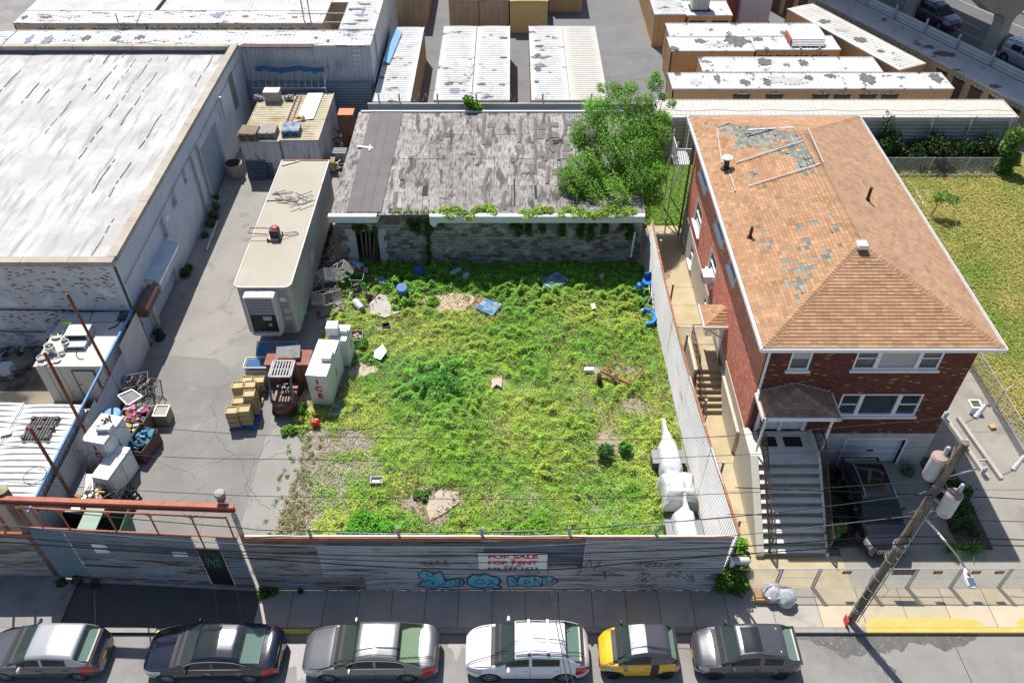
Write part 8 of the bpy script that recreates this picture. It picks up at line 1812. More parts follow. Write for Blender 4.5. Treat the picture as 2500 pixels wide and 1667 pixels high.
for p,q in zip(P,P[1:]):mb.bar(p,q,.16,.05)
solo('edging_stones',mb,concrete,'broken pale edging strip in the lawn corner','edging')
mb=MB();mb.bar((8.0,30.1,1.3),(9.7,30.1,1.3),.05);mb.bar((8.05,30.1,.1),(8.05,30.1,1.35),.06);mb.bar((9.6,30.1,.1),(9.6,30.1,1.35),.06);chain(mb,(8.05,30.1,0),(9.6,30.1,0),.15,1.3,.1,.01);solo('walkway_gate',mb,steel,'small chain-link gate across the side walkway','gate')
t=thing('mail_box','white domed letter box on a post at the fence corner','letter box',(8.25,16.75,.15));mb=MB();mb.bar((8.15,16.7,.15),(8.2,16.75,1.5),.12);mb.build('post',white_paint,t)
mb=MB();mb.lathe((8.45,16.8,1.7),[(.13,-.3),(.14,-.25),(.14,.25),(.13,.3)],12,'x');mb.build('box',M('lb_grey',(.5,.5,.52),rough=.5),t,smooth=True);mb=MB();mb.lathe((8.1,16.8,1.62),[(.19,-.06),(.21,0),(.19,.06)],14,'x');mb.build('arch',white_paint,t,smooth=True)
# ================================================================ RUBBISH, MATS, PLANTER
mb=MB();mb.box(9.1,9.95,15.95,16.35,.15,.4);t=solo('cardboard_box',mb,M('cardboard',(.42,.26,.12),(.48,.31,.16),scale=3,rough=.9),'flattened orange-brown cardboard box under the clear bags','cardboard')
for i,(x,y,c_,lb)in enumerate(((9.75,16.25,[(.62,.6,.62),(.6,.3,.3)],'clear rubbish bag with pale waste on the cardboard'),(10.2,16.05,[(.5,.55,.6),(.12,.4,.2),(.5,.1,.1)],'clear rubbish bag with green and red bottles nearest the kerb'))):
 t=thing('clear_bag',lb,'bag',(x,y,.15),0,'clear rubbish bags');mb=MB();mb.lathe((x,y,.15),[(.26,0),(.40,.15),(.40,.4),(.24,.6),(.05,.68)],14);mb.v=[(a+rs_.uniform(-.03,.03),b_+rs_.uniform(-.03,.03),c)for a,b_,c in mb.v]
 mb.build('film',M('bag_film%d'%i,c_[0],(.35,.34,.36),scale=9,rough=.15,coat=.5),t,smooth=True)
 for k,c in enumerate(c_):
  mb=MB()
  for q in range(9):an=rs_.uniform(0,6.28);mb.cbox((x+.36*math.cos(an),y+.36*math.sin(an),.35+rs_.uniform(-.1,.25)),(.12,.1,.1),an,rs_.uniform(-.5,.5))
  mb.build('contents',M('bagc%d%d'%(i,k),c,rough=.3),t,bevel=.02)
t=thing('planter','square white planter with soil beside the driveway fence','planter',(21.2,25.7,.1));mb=MB();
for x0,x1,y0,y1 in((20.95,21.02,25.45,25.98),(21.42,21.49,25.45,25.98),(21.02,21.42,25.45,25.52),(21.02,21.42,25.91,25.98)):mb.box(x0,x1,y0,y1,.1,.55)
mb.build('tub',white_trim,t);mb=MB();mb.box(21.02,21.42,25.52,25.91,.12,.48);mb.build('earth',M('earth_green',(.12,.14,.04),(.1,.07,.05),scale=14,rough=1),t)
p=G(2423,1041,.2);mb=MB();mb.cbox((p.x,p.y,.2),(.28,.22,.1),.2);solo('wood_block',mb,M('wood_orange',(.5,.32,.12),rough=.8),'orange wooden block lying by the driveway fence','block')
for i,(px,py)in enumerate(((410,765),)):pass
# ================================================================ UTILITY POLE
t=thing('utility_pole','leaning wooden utility pole with two transformers and crossarms','utility pole',(12.44,15.2,.0));A0,A1=Vector((12.44,15.22,.05)),Vector((12.98,15.32,10.2))
mb=MB();mb.cable([A0 .lerp(A1,i/10)for i in range(11)],.155,14);mb.v=[(x,y,z)if z<0 else((x-lerp(A0 .x,A1 .x,z/10.2))*(1-.25*z/10.2)+lerp(A0 .x,A1 .x,z/10.2),(y-lerp(A0 .y,A1 .y,z/10.2))*(1-.25*z/10.2)+lerp(A0 .y,A1 .y,z/10.2),z)for x,y,z in mb.v];mb.build('shaft',pole_wood,t,smooth=True)
on=lambda z:A0 .lerp(A1,z/10.2)
mb=MB();mb.box(12.2,12.24,15.0,15.3,.1,.55);mb.build('red_tag',M('tag_red',(.5,.03,.05),rough=.5),t)
mb=MB()
for z in(1.0,1.15,2.0,2.5,3.2,4.3,5.0,5.1):c=on(z);mb.cable([c+Vector((.195*math.cos(a),.195*math.sin(a),.05*math.sin(a)))for a in[i*6.283/12 for i in range(13)]],.014,4)
mb.cable([on(z)+Vector((.1,-.19,0))for z in(.4,2,4,6,7.4)],.02,5);mb.cable([on(3)+Vector((.15,-.15,0)),on(2.7)+Vector((.4,-.25,0)),on(2.3)+Vector((.3,-.3,0))],.012,4);mb.build('pole_bands',steel_dull,t)
e1a,e1b=G(2308,1020,9.75),G(2412,1170,9.75)
for k,(dx,dz)in enumerate(((0,0),(.38,.0))):
 mb=MB();mb.bar(e1a+Vector((dx,0,dz)),e1b+Vector((dx,0,dz)),.11,.13);arm=mb.build('crossarm',M('arm_wood',(.33,.30,.25),(.42,.39,.34),scale=5,rough=.85,stretch=(1,.2,1)),t)
mb=MB();mb.bar(e1a.lerp(e1b,.25)+Vector((.15,0,-.05)),on(8.6),.04);mb.bar(e1a.lerp(e1b,.8)+Vector((.15,0,-.05)),on(8.6),.04);mb.bar(e1a.lerp(e1b,.7),e1a.lerp(e1b,.7)+Vector((.38,0,0)),.05);mb.build('arm_brace',steel,t)
ins=M('porcelain',(.5,.5,.55),(.4,.36,.36),scale=6,rough=.2,coat=.5)
def insul(p,h=.28,lie=None):
 mb=MB();d=lie or Vector((0,0,1))
 for k in range(4):mb.cyl(p+d*(k*h/4),p+d*(k*h/4+h*.12),.075,.055,n=10);mb.cyl(p+d*(k*h/4+h*.12),p+d*((k+1)*h/4),.035,n=8)
 mb.build('insulator',ins,t,smooth=True)
for f in(.03,.5,.93):insul(e1a.lerp(e1b,f)+Vector((-.1,0,.08)))
for f in(.1,.95):mb=MB();p=e1a.lerp(e1b,f)+Vector((.75,.1,.15));mb.cyl(p,p+Vector((.35,.3,.25)),.085,.06,n=10);mb.build('cutout_fuse',ins,t,smooth=True);mb=MB();mb.bar(e1a.lerp(e1b,f)+Vector((.4,0,0)),p,.04);mb.bar(p+Vector((.35,.3,.25)),p+Vector((.5,.3,.2)),.06);mb.build('fuse_bracket',M('fuse_brown',(.2,.1,.06),rough=.6),t)
tm=M('transformer_grey',(.48,.47,.47),(.56,.55,.55),scale=2,rough=.5,stain=((.4,.27,.22),2.5,.55,.7))
for(pa,pb,yy)in(((2294,1115),(2276,1156),15.62),((2332,1206),(2296,1262),14.85)):
 a=GY(*pa,yy);b_=GY(*pb,yy);c=Vector(((a.x*.6+b_.x*.4),yy,0));z1=a.z;z0=z1-.95;r_=.235
 mb=MB();mb.lathe((c.x,c.y,0),[(r_*.9,z0),(r_,z0+.05),(r_,z1-.06),(r_*1.06,z1-.05),(r_*1.06,z1)],20);tk=mb.build('transformer',tm,t,smooth=True)
 mb=MB();mb.lathe((c.x,c.y,0),[(r_*1.04,z1+.002),(r_*.9,z1+.05),(.05,z1+.07)],20);mb.build('lid',M('lid_rust',(.30,.2,.18),(.38,.26,.24),scale=4,rough=.7),tk,smooth=True)
 mb=MB();mb.cyl((c.x+.12,c.y+.05,z1+.04),(c.x+.16,c.y+.1,z1+.34),.08,.06,n=10);mb.build('bushing',ins,tk,smooth=True)
 mb=MB();mb.bar((c.x,c.y,z1-.2),on(z1-.2),.08);mb.bar((c.x,c.y,z1-.7),on(z1-.7),.08);mb.build('bracket',steel_dull,tk)
mb=MB();rr=random.Random(3)
for i in range(16):
 z=rr.uniform(6.6,8.6);c=on(z);pts=[c+Vector((rr.uniform(-.1,.1),-.15,0))]
 for k in range(3):pts.append(pts[-1]+Vector((rr.uniform(-.25,.25),rr.uniform(-.15,.15),rr.uniform(-.2,.2))))
 mb.cable(pts,.014,4)
mb.build('jumper_wires',M('jumper',(.25,.3,.27),(.08,.08,.08),scale=5,rough=.6),t)
t=thing('street_lamp','white LED street lamp head on a curved arm from the pole','street lamp',tuple(on(5.8)));la=[GY(2256,1262,15.15),G(2290,1300,6.35),G(2328,1345,6.55),G(2350,1375,6.6),G(2357,1390,6.58)]
mb=MB();mb.cable(la,.035,8);mb.build('arm',M('arm_pale',(.5,.47,.4),rough=.5),t,smooth=True);d=(G(2374,1430,6.5)-la[-1]);dn_=d.normalized();sd_=Vector((0,0,1)).cross(dn_).normalized()
mb=MB();vs=[]
for f,hw_ in((-.05,.05),(.15,.11),(.5,.15),(.85,.14),(1,.08)):
 c=la[-1]+d*f*1.15
 for s_,z_ in((-1,-.04),(1,-.04),(.8,.05),(-.8,.05)):vs.append(c+sd_*(s_*hw_)+Vector((0,0,z_)))
mb.add(vs,[(i*4+k,i*4+(k+1)%4,(i+1)*4+(k+1)%4,(i+1)*4+k)for i in range(4)for k in range(4)]+[(3,2,1,0),(16,17,18,19)]);mb.build('head',M('lamp_white',(.68,.69,.74),rough=.35),t,bevel=.015)
mb=MB()
for i in range(6):c=la[-1]+d*(.58+i*.09);mb.bar(c+sd_*-.1+Vector((0,0,.055)),c+sd_*.1+Vector((0,0,.055)),.035,.012)
mb.build('cooling_fins',M('fins',(.1,.12,.16),rough=.5),t);mb=MB();c=la[-1]+d*.32;mb.cyl(c+Vector((0,0,.05)),c+Vector((0,0,.13)),.05,n=10);mb.build('photocell',M('photocell',(.2,.16,.05),rough=.4),t)
def wire(pts,y,r_,label,m=None,grp='overhead wires'):
 r_*=.72
 P=[GY(px,py,y)for px,py in pts];out=[]
 a,b_=P[0],P[1];P=[a+(a-b_).normalized()*6]+P
 if pts[-1][0]>2480:P.append(P[-1]+(P[-1]-P[-2]).normalized()*6)
 for i in range(len(P)-1):
  p0,p1,p2,p3=P[max(i-1,0)],P[i],P[i+1],P[min(i+2,len(P)-1)]
  for k in range(6):
   u=k/6;out.append(.5*((2*p1)+(p2-p0)*u+(2*p0-5*p1+4*p2-p3)*u*u+(3*p1-p0-3*p2+p3)*u**3))
 out.append(P[-1]);mb=MB();mb.cable(out,r_,6);solo('overhead_wire',mb,m or M('wire_black',(.012,.012,.013),rough=.9,spec=.1),label,'wire',grp,smooth=True)
wg=M('wire_grey',(.05,.052,.055),rough=.9,spec=.1)
wire([(0,1031),(385,1046),(700,1064),(1300,1072),(1700,1068),(2210,1030),(2296,1018)],16.5,.013,'highest overhead wire, crossing behind the ice freezers to the crossarm',wg)
wire([(0,1086),(201,1101),(450,1117),(702,1121),(1300,1129),(1800,1110),(2336,1087)],15.4,.013,'second overhead wire from the top, ending mid crossarm',wg)
wire([(0,1174),(172,1187),(450,1203),(700,1212),(1300,1218),(1800,1203),(2285,1172),(2370,1160)],14.3,.013,'third overhead wire from the top, crossing the weedy lot',wg)
wire([(0,1231),(128,1246),(340,1268),(566,1286),(700,1295),(1200,1299),(1384,1292),(1557,1280),(1900,1250),(2268,1204)],15.2,.022,'twisted overhead cable just above the fence posts',wg)
wire([(0,1279),(179,1298),(441,1319),(700,1331),(1165,1336),(1379,1329),(1646,1312),(1800,1306),(2225,1259)],15.2,.02,'pale overhead cable along the top edge of the fence',M('wire_pale',(.13,.135,.14),rough=.8,spec=.2))
wire([(0,1309),(298,1331),(596,1346),(898,1356),(1165,1356),(1498,1347),(1800,1334),(2183,1310),(2497,1317)],15.15,.026,'thick black cable passing over the sale sign')
wire([(0,1322),(253,1340),(596,1361),(898,1381),(1046,1387),(1334,1390),(1557,1372),(1783,1354),(2225,1327),(2497,1332)],15.1,.028,'lowest thick black cable sagging below the sale sign')
wire([(620,1355),(898,1368),(1165,1373),(1498,1366),(1783,1353),(2225,1325)],15.18,.02,'thin black cable crossing the middle of the sale sign')
wire([(2270,1208),(2400,1213),(2497,1218)],15.2,.02,'short dark cable running right from the transformers',None,'overhead wires right of the pole')
wire([(2240,1266),(2400,1270),(2497,1273)],15.2,.016,'thin wire running right below the transformers',None,'overhead wires right of the pole')
for i,(dx,lb)in enumerate(((0,'left one'),(14,'right one'))):
 a=GY(1335+dx*.2,1391,15.1);b_=G(1385+dx,1660,a.z+.3);mb=MB();mb.cable([a,a.lerp(b_,.33)+Vector((0,0,-.08)),a.lerp(b_,.7)+Vector((0,0,-.08)),b_+(b_-a)*.6],.014,6);solo('service_wire',mb,wg,'service wire dropping from the cable over the white car, '+lb,'wire','service wires over the white car')
# ================================================================ VEGETATION
def weeds():
 rs=np.random.RandomState(5);N_=480000
 x=rs.uniform(-10.4,7.45,N_);y=rs.uniform(16.72,36.55,N_)
 lot=np.array([(p[0],p[1])for p in LOTL]);ly=lot[::-1,1];lx=lot[::-1,0];left=np.interp(y,ly,lx);left=np.where(y>26.6,-9.9+(y-26.6)*.06,left)
 side=7.75-(y-16.7)*.027
 n1=fbm(x,y,.8,1);n2=fbm(x,y,2.6,4);n3=fbm(x,y,.22,7)
 dens=.35+1.3*n1+.6*(n2-.5)
 def zone(px,py,rx,ry,v):
  nonlocal dens;c=G(px,py,.2);d=((x-c.x)/rx)**2+((y-c.y)/ry)**2;dens=dens+v*np.exp(-d*d*1.2)
 for z in((1030,1215,.9,.8,-.9),(1090,1215,.8,.7,-1.0),(1060,1255,.6,.6,-.8),(840,1075,1.3,.6,-.6),(740,1130,1.2,2.4,-.55),(700,1250,1.1,1.6,-.5),(800,1200,.8,1.0,-.35),(1480,1080,1.0,.9,-.8),(1540,985,.7,.5,-.5),(1090,735,1.6,.9,-1.1),(1215,935,.5,.6,-.7),(1490,780,.9,.5,-.7),(925,745,.7,.7,-.7),(1555,1000,.4,.9,-.3),(880,905,.8,.5,-.9),(1470,1250,.8,.8,-.35),(1160,725,.8,.5,-.4),(770,970,.7,.5,-.5),(1352,685,.9,.8,-.9),(1193,748,.9,.7,-.9),(1112,661,.6,.5,-.8),(1140,672,.5,.5,-.8),(1520,905,1.0,.9,-.35),(860,740,1.6,1.2,-.5),(1330,712,.6,.4,-.5),(985,715,.4,.4,-.6),(940,795,.5,.4,-.6),(870,830,.6,.7,-.6),(1445,900,.5,.3,-.5),(1060,940,2.3,1.9,.6),(900,1290,1.9,.9,.8),(1300,1290,4,.6,.4),(1200,1120,3,1.5,.25),(1300,700,4,1.2,.5),(950,700,1.2,1.2,.45),(1080,700,.6,.8,.5),(1550,800,1.5,2,.4),(1620,1200,.9,2,.8),(1250,850,4,2,.2)):zone(*z)
 gravel=(x<-5.6)&(y<24.5);dens=np.where(gravel,dens-.30,dens)
 for px,py,r_ in((1630,1110,.75),(1560,1110,.1)):
  c=G(px,py,.2);
 machine=(x>6.15)&(x<7.4)&(y>17.4)&(y<23.0);dens=np.where(machine,-1,dens)
 keep=(x>left+.05)&(x<side)&(rs.rand(N_)<np.clip(dens-.28,.02,1)**1.1)
 ice_=(x>-9.3)&(x<-7.9)&(y>25.9)&(y<29.7);keep&=~ice_
 keep&=~((x<-8.6)&(y>25.9))|((y>29.7)&(x>-9.9))
 x,y,n1,n2,n3,dens=x[keep],y[keep],n1[keep],n2[keep],n3[keep],dens[keep];n=len(x)
 hmax=np.clip(.08+.27*np.clip(dens-.5,0,1.2)*(.2+1.6*n2),.05,.8);c=G(1060,940,.2);hmax+=.3*np.exp(-(((x-c.x)/2)**2+((y-c.y)/1.7)**2))+.35*np.exp(-(((x-G(900,1290,.2).x)/1.6)**2+((y-17.4)/.9)**2));hmax+=.25*(y>33)*n1
 wx_=x+.4*vn(x,y,1.3,31);wy_=y+.4*vn(x,y,1.1,33);rx_=vn(wx_,wy_,4.3,9);dome=np.clip(vn(wx_,wy_,3.6,15)*1.3-.1,0,1)
 z=.11+hmax*(.25+.75*dome*(.5+rx_))*rs.uniform(.45,1,n)**.6
 base=np.stack([np.interp(n3,[.25,.75],[.085,.17]),np.interp(n3,[.25,.75],[.24,.30]),np.full(n,.022)],1)
 yel=np.clip((fbm(x,y,.45,12)-.44)*4,0,1)[:,None];base=base*(1-yel)+np.array([.25,.325,.045])*yel
 dk=np.exp(-(((x-c.x)/2.1)**2+((y-c.y)/1.8)**2))[:,None];base=base*(1-dk)+np.array([.11,.29,.04])*dk
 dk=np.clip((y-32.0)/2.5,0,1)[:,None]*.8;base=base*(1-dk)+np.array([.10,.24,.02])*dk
 g2=np.exp(-(((x-G(900,1290,.2).x)/1.6)**2+((y-17.4)/.9)**2))[:,None];base=base*(1-g2)+np.array([.12,.32,.02])*g2
 base*=1.75*(1+rs.normal(size=(n,1))*.25)*(.75+.5*rx_[:,None]);dry=rs.rand(n)<.07;base[dry]=np.array([.38,.30,.16])*rs.uniform(.7,1.1,(dry.sum(),1))
 size=rs.uniform(.05,.105,n)*(1+.5*dk[:,0]);print('weeds',n)
 o=leaves('weeds',np.stack([x,y,z],1),size,np.clip(base,.004,.8),leaf,up=.6,aspect=.62,seed=3);tag(o,'bright green weeds covering the vacant lot','weeds',kind='stuff')
 ns=16000;x=rs.uniform(-9.5,7.4,ns);y=rs.uniform(16.8,34,ns);m_=(fbm(x,y,.5,21)>.5)&(x>np.interp(y,ly,lx));x,y=x[m_],y[m_];n=len(x)
 o=leaves('dry_grass',np.stack([x,y,.13+rs.uniform(0,.22,n)],1),rs.uniform(.12,.3,n),cjit((.42,.34,.17),n,rs,.2),leaf,up=.55,aspect=.12,seed=8);tag(o,'dry straw-coloured grass between the weeds','dry grass',kind='stuff')
weeds()
def cloud(cs,n,rs,flat=1.0,shell=.55):
 "cs: (x,y,z,r[,rz]) blobs; points biased to the shell"
 cs=[tuple(c)+((c[3],)if len(c)<5 else())for c in cs];w_=np.array([c[3]**2 for c in cs]);w_/=w_.sum();k=rs.choice(len(cs),n,p=w_);C_=np.array(cs)[k]
 d=rs.normal(size=(n,3));d/=np.linalg.norm(d,axis=1)[:,None];r_=rs.uniform(shell**3,1,n)**(1/3)*(1+.12*rs.normal(size=n));P=C_[:,:3]+d*r_[:,None]*np.stack([C_[:,3],C_[:,3],C_[:,4]],1);return P,k,d
def bush(name,label,cs,n,size,col,cat='bush',seed=1,jit=.22,parent=None,up=.35,flowers=None,stems=None,group=None,aspect=.62):
 rs=np.random.RandomState(seed);P,k,d=cloud(cs,n,rs);c0=cs[0];t=thing(name,label,cat,(c0[0],c0[1],.1),0,group);tone=rs.uniform(.75,1.25,len(cs))[k][:,None]
 leaves('foliage',P,rs.uniform(.7,1.3,n)*size,np.clip(cjit(col,n,rs,jit)*tone,.003,.8),leaf,t,up=up,aspect=aspect,seed=seed)
 if stems:
  mb=MB()
  for a,b_,r_ in stems:mb.cyl(a,b_,r_,r_*.6,n=6)
  mb.build('stem',bark,t)
 if flowers:
  q=rs.choice(n,flowers[1]);leaves('flowers',P[q]+np.array([0,0,.05]),rs.uniform(.1,.16,flowers[1]),cjit(flowers[0],flowers[1],rs,.15),leaf,t,up=.8,aspect=.9,seed=seed+1)
 return t
TC=[]
for px,py,yy,r_ in((1400,452,38.6,.8),(1440,480,38.4,1.0),(1500,470,38.4,1.1),(1550,440,38.8,1.0),(1520,510,38.0,.7),(1585,420,39.5,.8),(1380,425,39.5,.45),(1430,410,40.0,1.0),(1480,390,40.2,1.2),(1560,520,38.0,.55),(1605,330,41,.7),(1615,290,42,.5),(1600,430,39.5,.6),(1590,480,38.6,.6),(1470,510,38.0,.5),(1545,370,40.4,1.1),(1595,370,40.6,.7),(1410,345,41.2,.6),(1440,320,41.5,.9),(1500,320,41.5,1.1),(1565,310,41.6,.9),(1610,300,42,.55),(1455,265,42.5,.7),(1510,255,42.5,.8),(1575,255,42.6,.6),(1500,222,43.2,.5),(1540,215,43.2,.4),(1600,205,43.4,.45),(1620,235,43.4,.3),(1470,215,43.2,.3),(1600,182,43.8,.25),(1640,255,42.6,.25)):
 q=GY(px,py,yy);TC.append((q.x,q.y,max(q.z,2.3),r_,r_*.85))
tree=thing('tree','leafy green tree leaning over the right end of the tar-roofed shed','tree',(7.35,39.3,.1));rs=np.random.RandomState(17)
mb=MB();base=Vector((7.3,39.2,.1));fork=Vector((6.9,39.9,2.6));mb.cyl(base,fork,.2,.14,n=8)
mb.build('trunk',bark,tree,smooth=True);mb=MB()
for c in TC[::2]:mid=fork.lerp(Vector(c[:3]),.5)+Vector((random.uniform(-.2,.2),random.uniform(-.2,.2),.1));mb.cyl(fork,mid,.07,.045,n=5);mb.cyl(mid,c[:3],.045,.015,n=5)
mb.build('limbs',bark,tree)
N_=78000;TC=[(a,b,c,r*1.15,q*1.15)for a,b,c,r,q in TC];P,k,d=cloud(TC,N_,rs,shell=.35);g=fbm(P[:,0]*1.3+P[:,2],P[:,1]*1.3-P[:,2],1.6,3);kp=g>.405;P,k=P[kp],k[kp];n=len(P)
leaves('crown',P,rs.uniform(.07,.145,n),np.clip(cjit((.17,.38,.03),n,rs,.25)*rs.uniform(.7,1.25,len(TC))[k][:,None],.004,.7),leaf,tree,up=.55,aspect=.5,seed=4)
bush('sapling','small bright sprout rising behind the shed in front of the white containers',[(GY(1150,232,48.1).x,48.0,3.9,.35),(GY(1165,250,48.1).x,48.0,3.5,.4),(GY(1140,222,48.1).x,48,4.2,.25)],420,.28,(.15,.32,.03),'sapling',3,stems=[((-2.2,48.0,.1),(-2.15,48,4.2),.03)])
V=[];rr=random.Random(12)
for px in list(range(1085,1215,12))+list(range(1275,1350,11))+list(range(1370,1560,12)):
 q=GY(px,522+rr.uniform(-8,8),36.4);V.append((q.x,36.35+rr.uniform(-.1,.7),3.55,rr.uniform(.18,.42),.16))
V+=[(GY(px,517,36.6).x,36.7,3.55,.12,.1)for px in range(960,1085,14)]
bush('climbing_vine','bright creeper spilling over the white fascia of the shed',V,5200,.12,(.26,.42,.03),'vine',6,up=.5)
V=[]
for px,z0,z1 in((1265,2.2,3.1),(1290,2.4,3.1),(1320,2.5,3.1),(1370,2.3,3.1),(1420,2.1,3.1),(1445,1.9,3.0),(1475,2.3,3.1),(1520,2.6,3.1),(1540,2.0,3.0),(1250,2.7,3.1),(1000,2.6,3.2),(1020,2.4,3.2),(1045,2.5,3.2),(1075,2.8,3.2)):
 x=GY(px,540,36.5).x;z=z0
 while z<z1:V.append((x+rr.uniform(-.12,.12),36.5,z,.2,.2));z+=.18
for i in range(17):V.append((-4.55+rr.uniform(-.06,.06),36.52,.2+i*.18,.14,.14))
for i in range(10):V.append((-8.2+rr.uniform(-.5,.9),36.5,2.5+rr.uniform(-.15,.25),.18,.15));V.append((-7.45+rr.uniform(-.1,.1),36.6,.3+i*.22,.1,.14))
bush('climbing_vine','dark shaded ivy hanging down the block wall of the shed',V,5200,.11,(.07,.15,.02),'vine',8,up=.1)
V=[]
for i in range(150):x=rr.uniform(22.3,31.3);V.append((x,rr.uniform(46.8,48.1),rr.uniform(.1,1.9)*(.6+.4*math.sin(x*1.1)**2),rr.uniform(.3,.6)))
for i in range(40):V.append((rr.uniform(19.2,22.6),rr.uniform(47.2,48.1),rr.uniform(.1,1.5),rr.uniform(.25,.5)))
for px,py in((2170,285),(2178,300),(2165,315),(2160,340),(2150,365)):q=GY(px,py,48.0);V.append((q.x,48.0,q.z,.35))
bush('ivy_hedge','dark ivy thicket along the blue-grey fence behind the lawn',V,15000,.17,(.035,.08,.015),'ivy',10,up=.15)
q=GY(2490,300,46.5);bush('shrub','leafy green shrub at the right frame edge behind the lawn',[(q.x+.2,46.6,2.4,.6),(q.x-.1,46.4,1.8,.5),(q.x+.3,46.3,1.2,.6),(q.x,46.2,.6,.5)],2200,.18,(.11,.24,.03),'shrub',12)
q=G(2455,420,.2);bush('small_shrub','small round green shrub at the foot of the low back fence',[(q.x,45.9,.4,.3),(q.x,46,.7,.2)],350,.14,(.12,.27,.04),'shrub',13)
q=G(2272,530,.1);bush('young_tree','thin young tree standing alone on the dry lawn',[(q.x+.35,q.y+.1,1.5,.5,.3),(q.x+.9,q.y,1.3,.4,.2),(q.x,q.y+.2,1.3,.35,.25)],700,.12,(.15,.29,.03),'tree',14,stems=[((q.x,q.y,.1),(q.x+.1,q.y,.9),.04),((q.x+.1,q.y,.9),(q.x+.6,q.y,1.4),.025),((q.x+.1,q.y,.9),(q.x-.1,q.y+.2,1.3),.025)])
V=[(8.05+rr.uniform(-.5,.6),16.75+rr.uniform(-.5,.35),rr.uniform(.3,1.25),rr.uniform(.25,.42))for _ in range(26)]
bush('corner_bush','dense dark green ivy bush at the corner of the corrugated fence',V,5200,.13,(.11,.25,.025),'bush',15,up=.35)
V=[(8.3+rr.uniform(0,.75)*(1-(y-17)/5.6),y,rr.uniform(.25,1.3)*(1-(y-17)/7),.2)for y in[16.95+i*.07 for i in range(66)]]
bush('ivy_strip','bright glossy ivy strip climbing the house side of the corrugated fence',V,7500,.12,(.17,.37,.03),'ivy',16,up=.4,aspect=.8)
V=[(8.05+rr.uniform(0,.5),17.0+rr.uniform(-.2,.3),rr.uniform(.5,1.5),.3)for _ in range(8)]
bush('grassy_shrub','pale yellow-green narrow-leafed shrub beside the letter box',V,1500,.22,(.25,.30,.07),'shrub',18,up=.4,aspect=.2)
q=G(2030,1300,.6);bush('rose_bush','rose bush with pink flowers beside the front stair',[(q.x,q.y,.7,.32),(q.x+.35,q.y+.1,.75,.25),(q.x-.2,q.y+.5,.6,.3)],900,.11,(.13,.27,.04),'rose bush',20,flowers=((.75,.06,.25),26),stems=[((q.x,q.y,.2),(q.x,q.y,.8),.02)])
V=[(rr.uniform(12.6,13.6),rr.uniform(18.6,22.2),.3,rr.uniform(.2,.35))for _ in range(16)];bush('bed_plants','low dark shrubs in the bed between stair and driveway',V,2600,.12,(.05,.10,.025),'shrub',21)
V=[(rr.uniform(17.8,18.9),rr.uniform(18.9,22.7),.35,rr.uniform(.2,.4))for _ in range(20)];bush('bed_plants','dark green shrubs in the bed at the right of the driveway',V,3200,.13,(.055,.12,.025),'shrub',22)
q=G(2224,1145,.2);bush('hosta','small grey-green hosta by the garage corner',[(16.95,22.1,.3,.25)],240,.16,(.12,.2,.1),'plant',23)
def spiky(px,py,label,seed):
 q=G(px,py,.15);t=thing('spiky_plant',label,'plant',(q.x,q.y,.12),0,'spiky plants by the driveway');rs2=random.Random(seed);mb=MB()
 for i in range(64):
  a=rs2 .uniform(0,6.283);el=rs2 .uniform(.25,1.2);L_=rs2 .uniform(.45,.75);d=Vector((math.cos(a)*math.cos(el),math.sin(a)*math.cos(el),math.sin(el)));s_=Vector((-math.sin(a),math.cos(a),0))*.022;tt=rs2 .uniform(.8,1.3);mb.col=(.13*tt,.27*tt,.04*tt)
  b0=q;m1=q+d*L_*.6;e_=q+d*L_+Vector((0,0,-.18));mb.add([b0-s_,b0+s_,m1+s_,m1-s_,e_],[(0,1,2,3),(3,2,4)])
 mb.build('leaves',leaf,t)
spiky(2320,1345,'spiky bright green plant, left one of the pair by the driveway',1);spiky(2372,1343,'spiky bright green plant, right one of the pair by the driveway',2)
bush('edge_weeds','weeds at the foot of the warehouse wall by the downpipe',[(-17.7,41.0,.4,.3),(-17.75,40.3,.3,.3),(-17.8,39.2,.25,.22),(-17.75,41.8,.5,.25),(-17.8,42.3,.8,.2)],900,.13,(.08,.15,.03),'weeds',24)
bush('edge_weeds','dark weed clump beside the shutters at the warehouse wall',[(-17.85,35.6,.35,.28),(-17.8,36.1,.3,.2),(-17.9,30.9,.2,.2)],500,.13,(.06,.12,.02),'weeds',25)
bush('edge_weeds','weed tuft on the pavement at the gate post foot',[(-9.35,16.3,.3,.22),(-9.0,16.4,.22,.16),(-8.0,16.42,.2,.1)],420,.11,(.1,.22,.03),'weeds',26)
bush('edge_weeds','dark weeds at the pavement left of the gate',[(-16.6,16.9,.25,.25),(-15.9,16.75,.2,.2),(-17.2,16.8,.2,.2)],420,.1,(.06,.08,.03),'weeds',27)
c=G(2410,760,.2);bush('edge_weeds','weeds growing at the driveway fence beside the house eave',[(21.9,30.6,.3,.25),(22.0,31.3,.3,.25),(22,32,.25,.2)],420,.13,(.09,.2,.03),'weeds',28)
V=[(4.9,36.0-i*.0,.3,.2)for i in range(1)];c=G(1478,1105,.5);bush('round_shrub','round bluish green shrub standing in a bare patch of the lot',[(c.x,c.y,.55,.36),(c.x+.9,c.y+.3,.45,.28)],900,.13,(.09,.25,.05),'shrub',30)
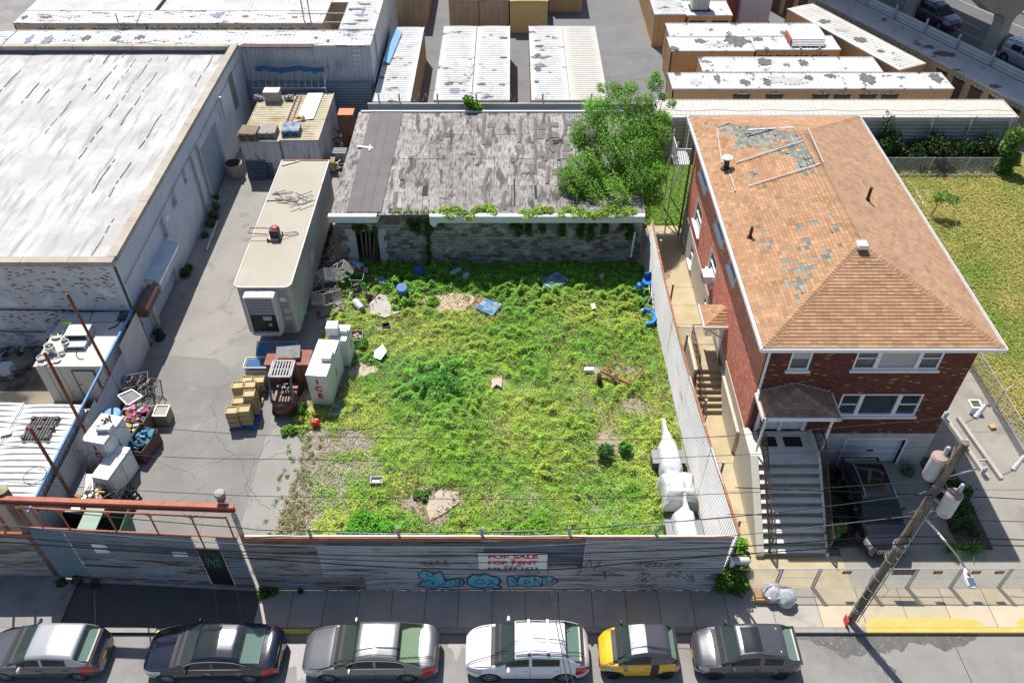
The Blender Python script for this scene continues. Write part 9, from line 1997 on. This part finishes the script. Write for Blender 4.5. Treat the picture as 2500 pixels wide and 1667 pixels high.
for i,(px,py,r_,c_,lb)in enumerate(((948,690,.75,(.13,.33,.03),'leafy green shrub behind the blue barrel'),(1012,705,.5,(.15,.36,.03),'light green shrub beside the sandy slab'),(985,745,.55,(.12,.3,.03),'leafy shrub in front of the blue barrel'),(1055,735,.4,(.16,.36,.03),'small light green shrub on the sandy slab'),(872,838,.55,(.12,.32,.03),'leafy shrub before the box of bricks'),(885,700,.5,(.13,.34,.03),'shrub growing through the green cart'),(706,1050,.38,(.15,.33,.03),'low green shrub at the asphalt edge'),(735,1000,.45,(.14,.34,.03),'leafy shrub behind the forklift tail'),(905,1290,1.0,(.12,.38,.02),'big bright green leafy mound by the front fence'),(1320,1292,.8,(.17,.40,.02),'light green mound by the fence right of the sign'),(1070,925,1.2,(.11,.33,.04),'broad bluish green mound in the middle of the lot'),(1565,745,.6,(.12,.32,.03),'leafy shrub beside the blue float'),(1030,1205,.35,(.07,.22,.03),'dark green tuft on the bare concrete pad'))):
 c=G(px,py,.3);rr_=random.Random(i);V=[(c.x+rr_.uniform(-.7,.7)*r_,c.y+rr_.uniform(-.6,.6)*r_,.12+r_*rr_.uniform(.12,.42),r_*rr_.uniform(.25,.42))for _ in range(11)]
 if c.y<17.6:V=[(a,max(b_,17.0),z_,q)for a,b_,z_,q in V]
 bush('lot_shrub',lb,V,int(2600*r_),.115,c_,'shrub',60+i,up=.5,group='shrubs in the lot')
rs=np.random.RandomState(77);n=2600;k=rs.randint(0,130,n);cx_,cy_=rs.uniform(-10.0,-8.3,130),rs.uniform(16.9,25.5,130)
o=leaves('seedlings',np.stack([cx_[k]+rs.normal(size=n)*.05,cy_[k]+rs.normal(size=n)*.05,.14+rs.rand(n)*.06],1),.06,cjit((.13,.22,.03),n,rs,.25),leaf,up=.6,seed=5);tag(o,'tiny seedlings sprouting along the asphalt edge','seedlings',kind='stuff')
rs=np.random.RandomState(31);n=60000;x=rs.uniform(22.0,37,n);y=rs.uniform(20,46,n);g=fbm(x,y,.35,2);m_=(x-22)>(29-y)*.13;x,y,g=x[m_],y[m_],g[m_];n=len(x)
colr=1.35*np.stack([np.interp(g,[.3,.7],[.18,.42]),np.interp(g,[.3,.7],[.28,.36]),np.interp(g,[.3,.7],[.03,.12])],1)*(1+.1*rs.normal(size=(n,1)))
o=leaves('lawn_grass',np.stack([x,y,.13+rs.rand(n)*.05],1),rs.uniform(.1,.22,n),np.clip(colr,.01,.8),leaf,up=.6,aspect=.3,seed=2);tag(o,'patchy dry grass of the big lawn at the right','grass',kind='stuff')
n=12000;x=rs.uniform(7.6,12,n);y=rs.uniform(40.4,47.6,n);o=leaves('back_grass',np.stack([x,y,.15+rs.rand(n)*.06],1),rs.uniform(.1,.2,n),cjit((.2,.42,.03),n,rs,.2),leaf,up=.6,aspect=.35,seed=6);tag(o,'lush green grass behind the brick house','grass',kind='stuff')
rs=np.random.RandomState(41);n=9000;x=rs.uniform(-10,-5.2,n);y=rs.uniform(16.8,25.2,n);m_=x>np.interp(y,[p[1]for p in LOTL][::-1],[p[0]for p in LOTL][::-1]);x,y=x[m_],y[m_];n=len(x)
o=leaves('gravel',np.stack([x,y,.135+rs.rand(n)*.02],1),rs.uniform(.03,.08,n),cjit((.38,.34,.30),n,rs,.25),leaf,up=.5,aspect=.9,seed=7);tag(o,'loose grey gravel at the thin left part of the lot','gravel',kind='stuff')
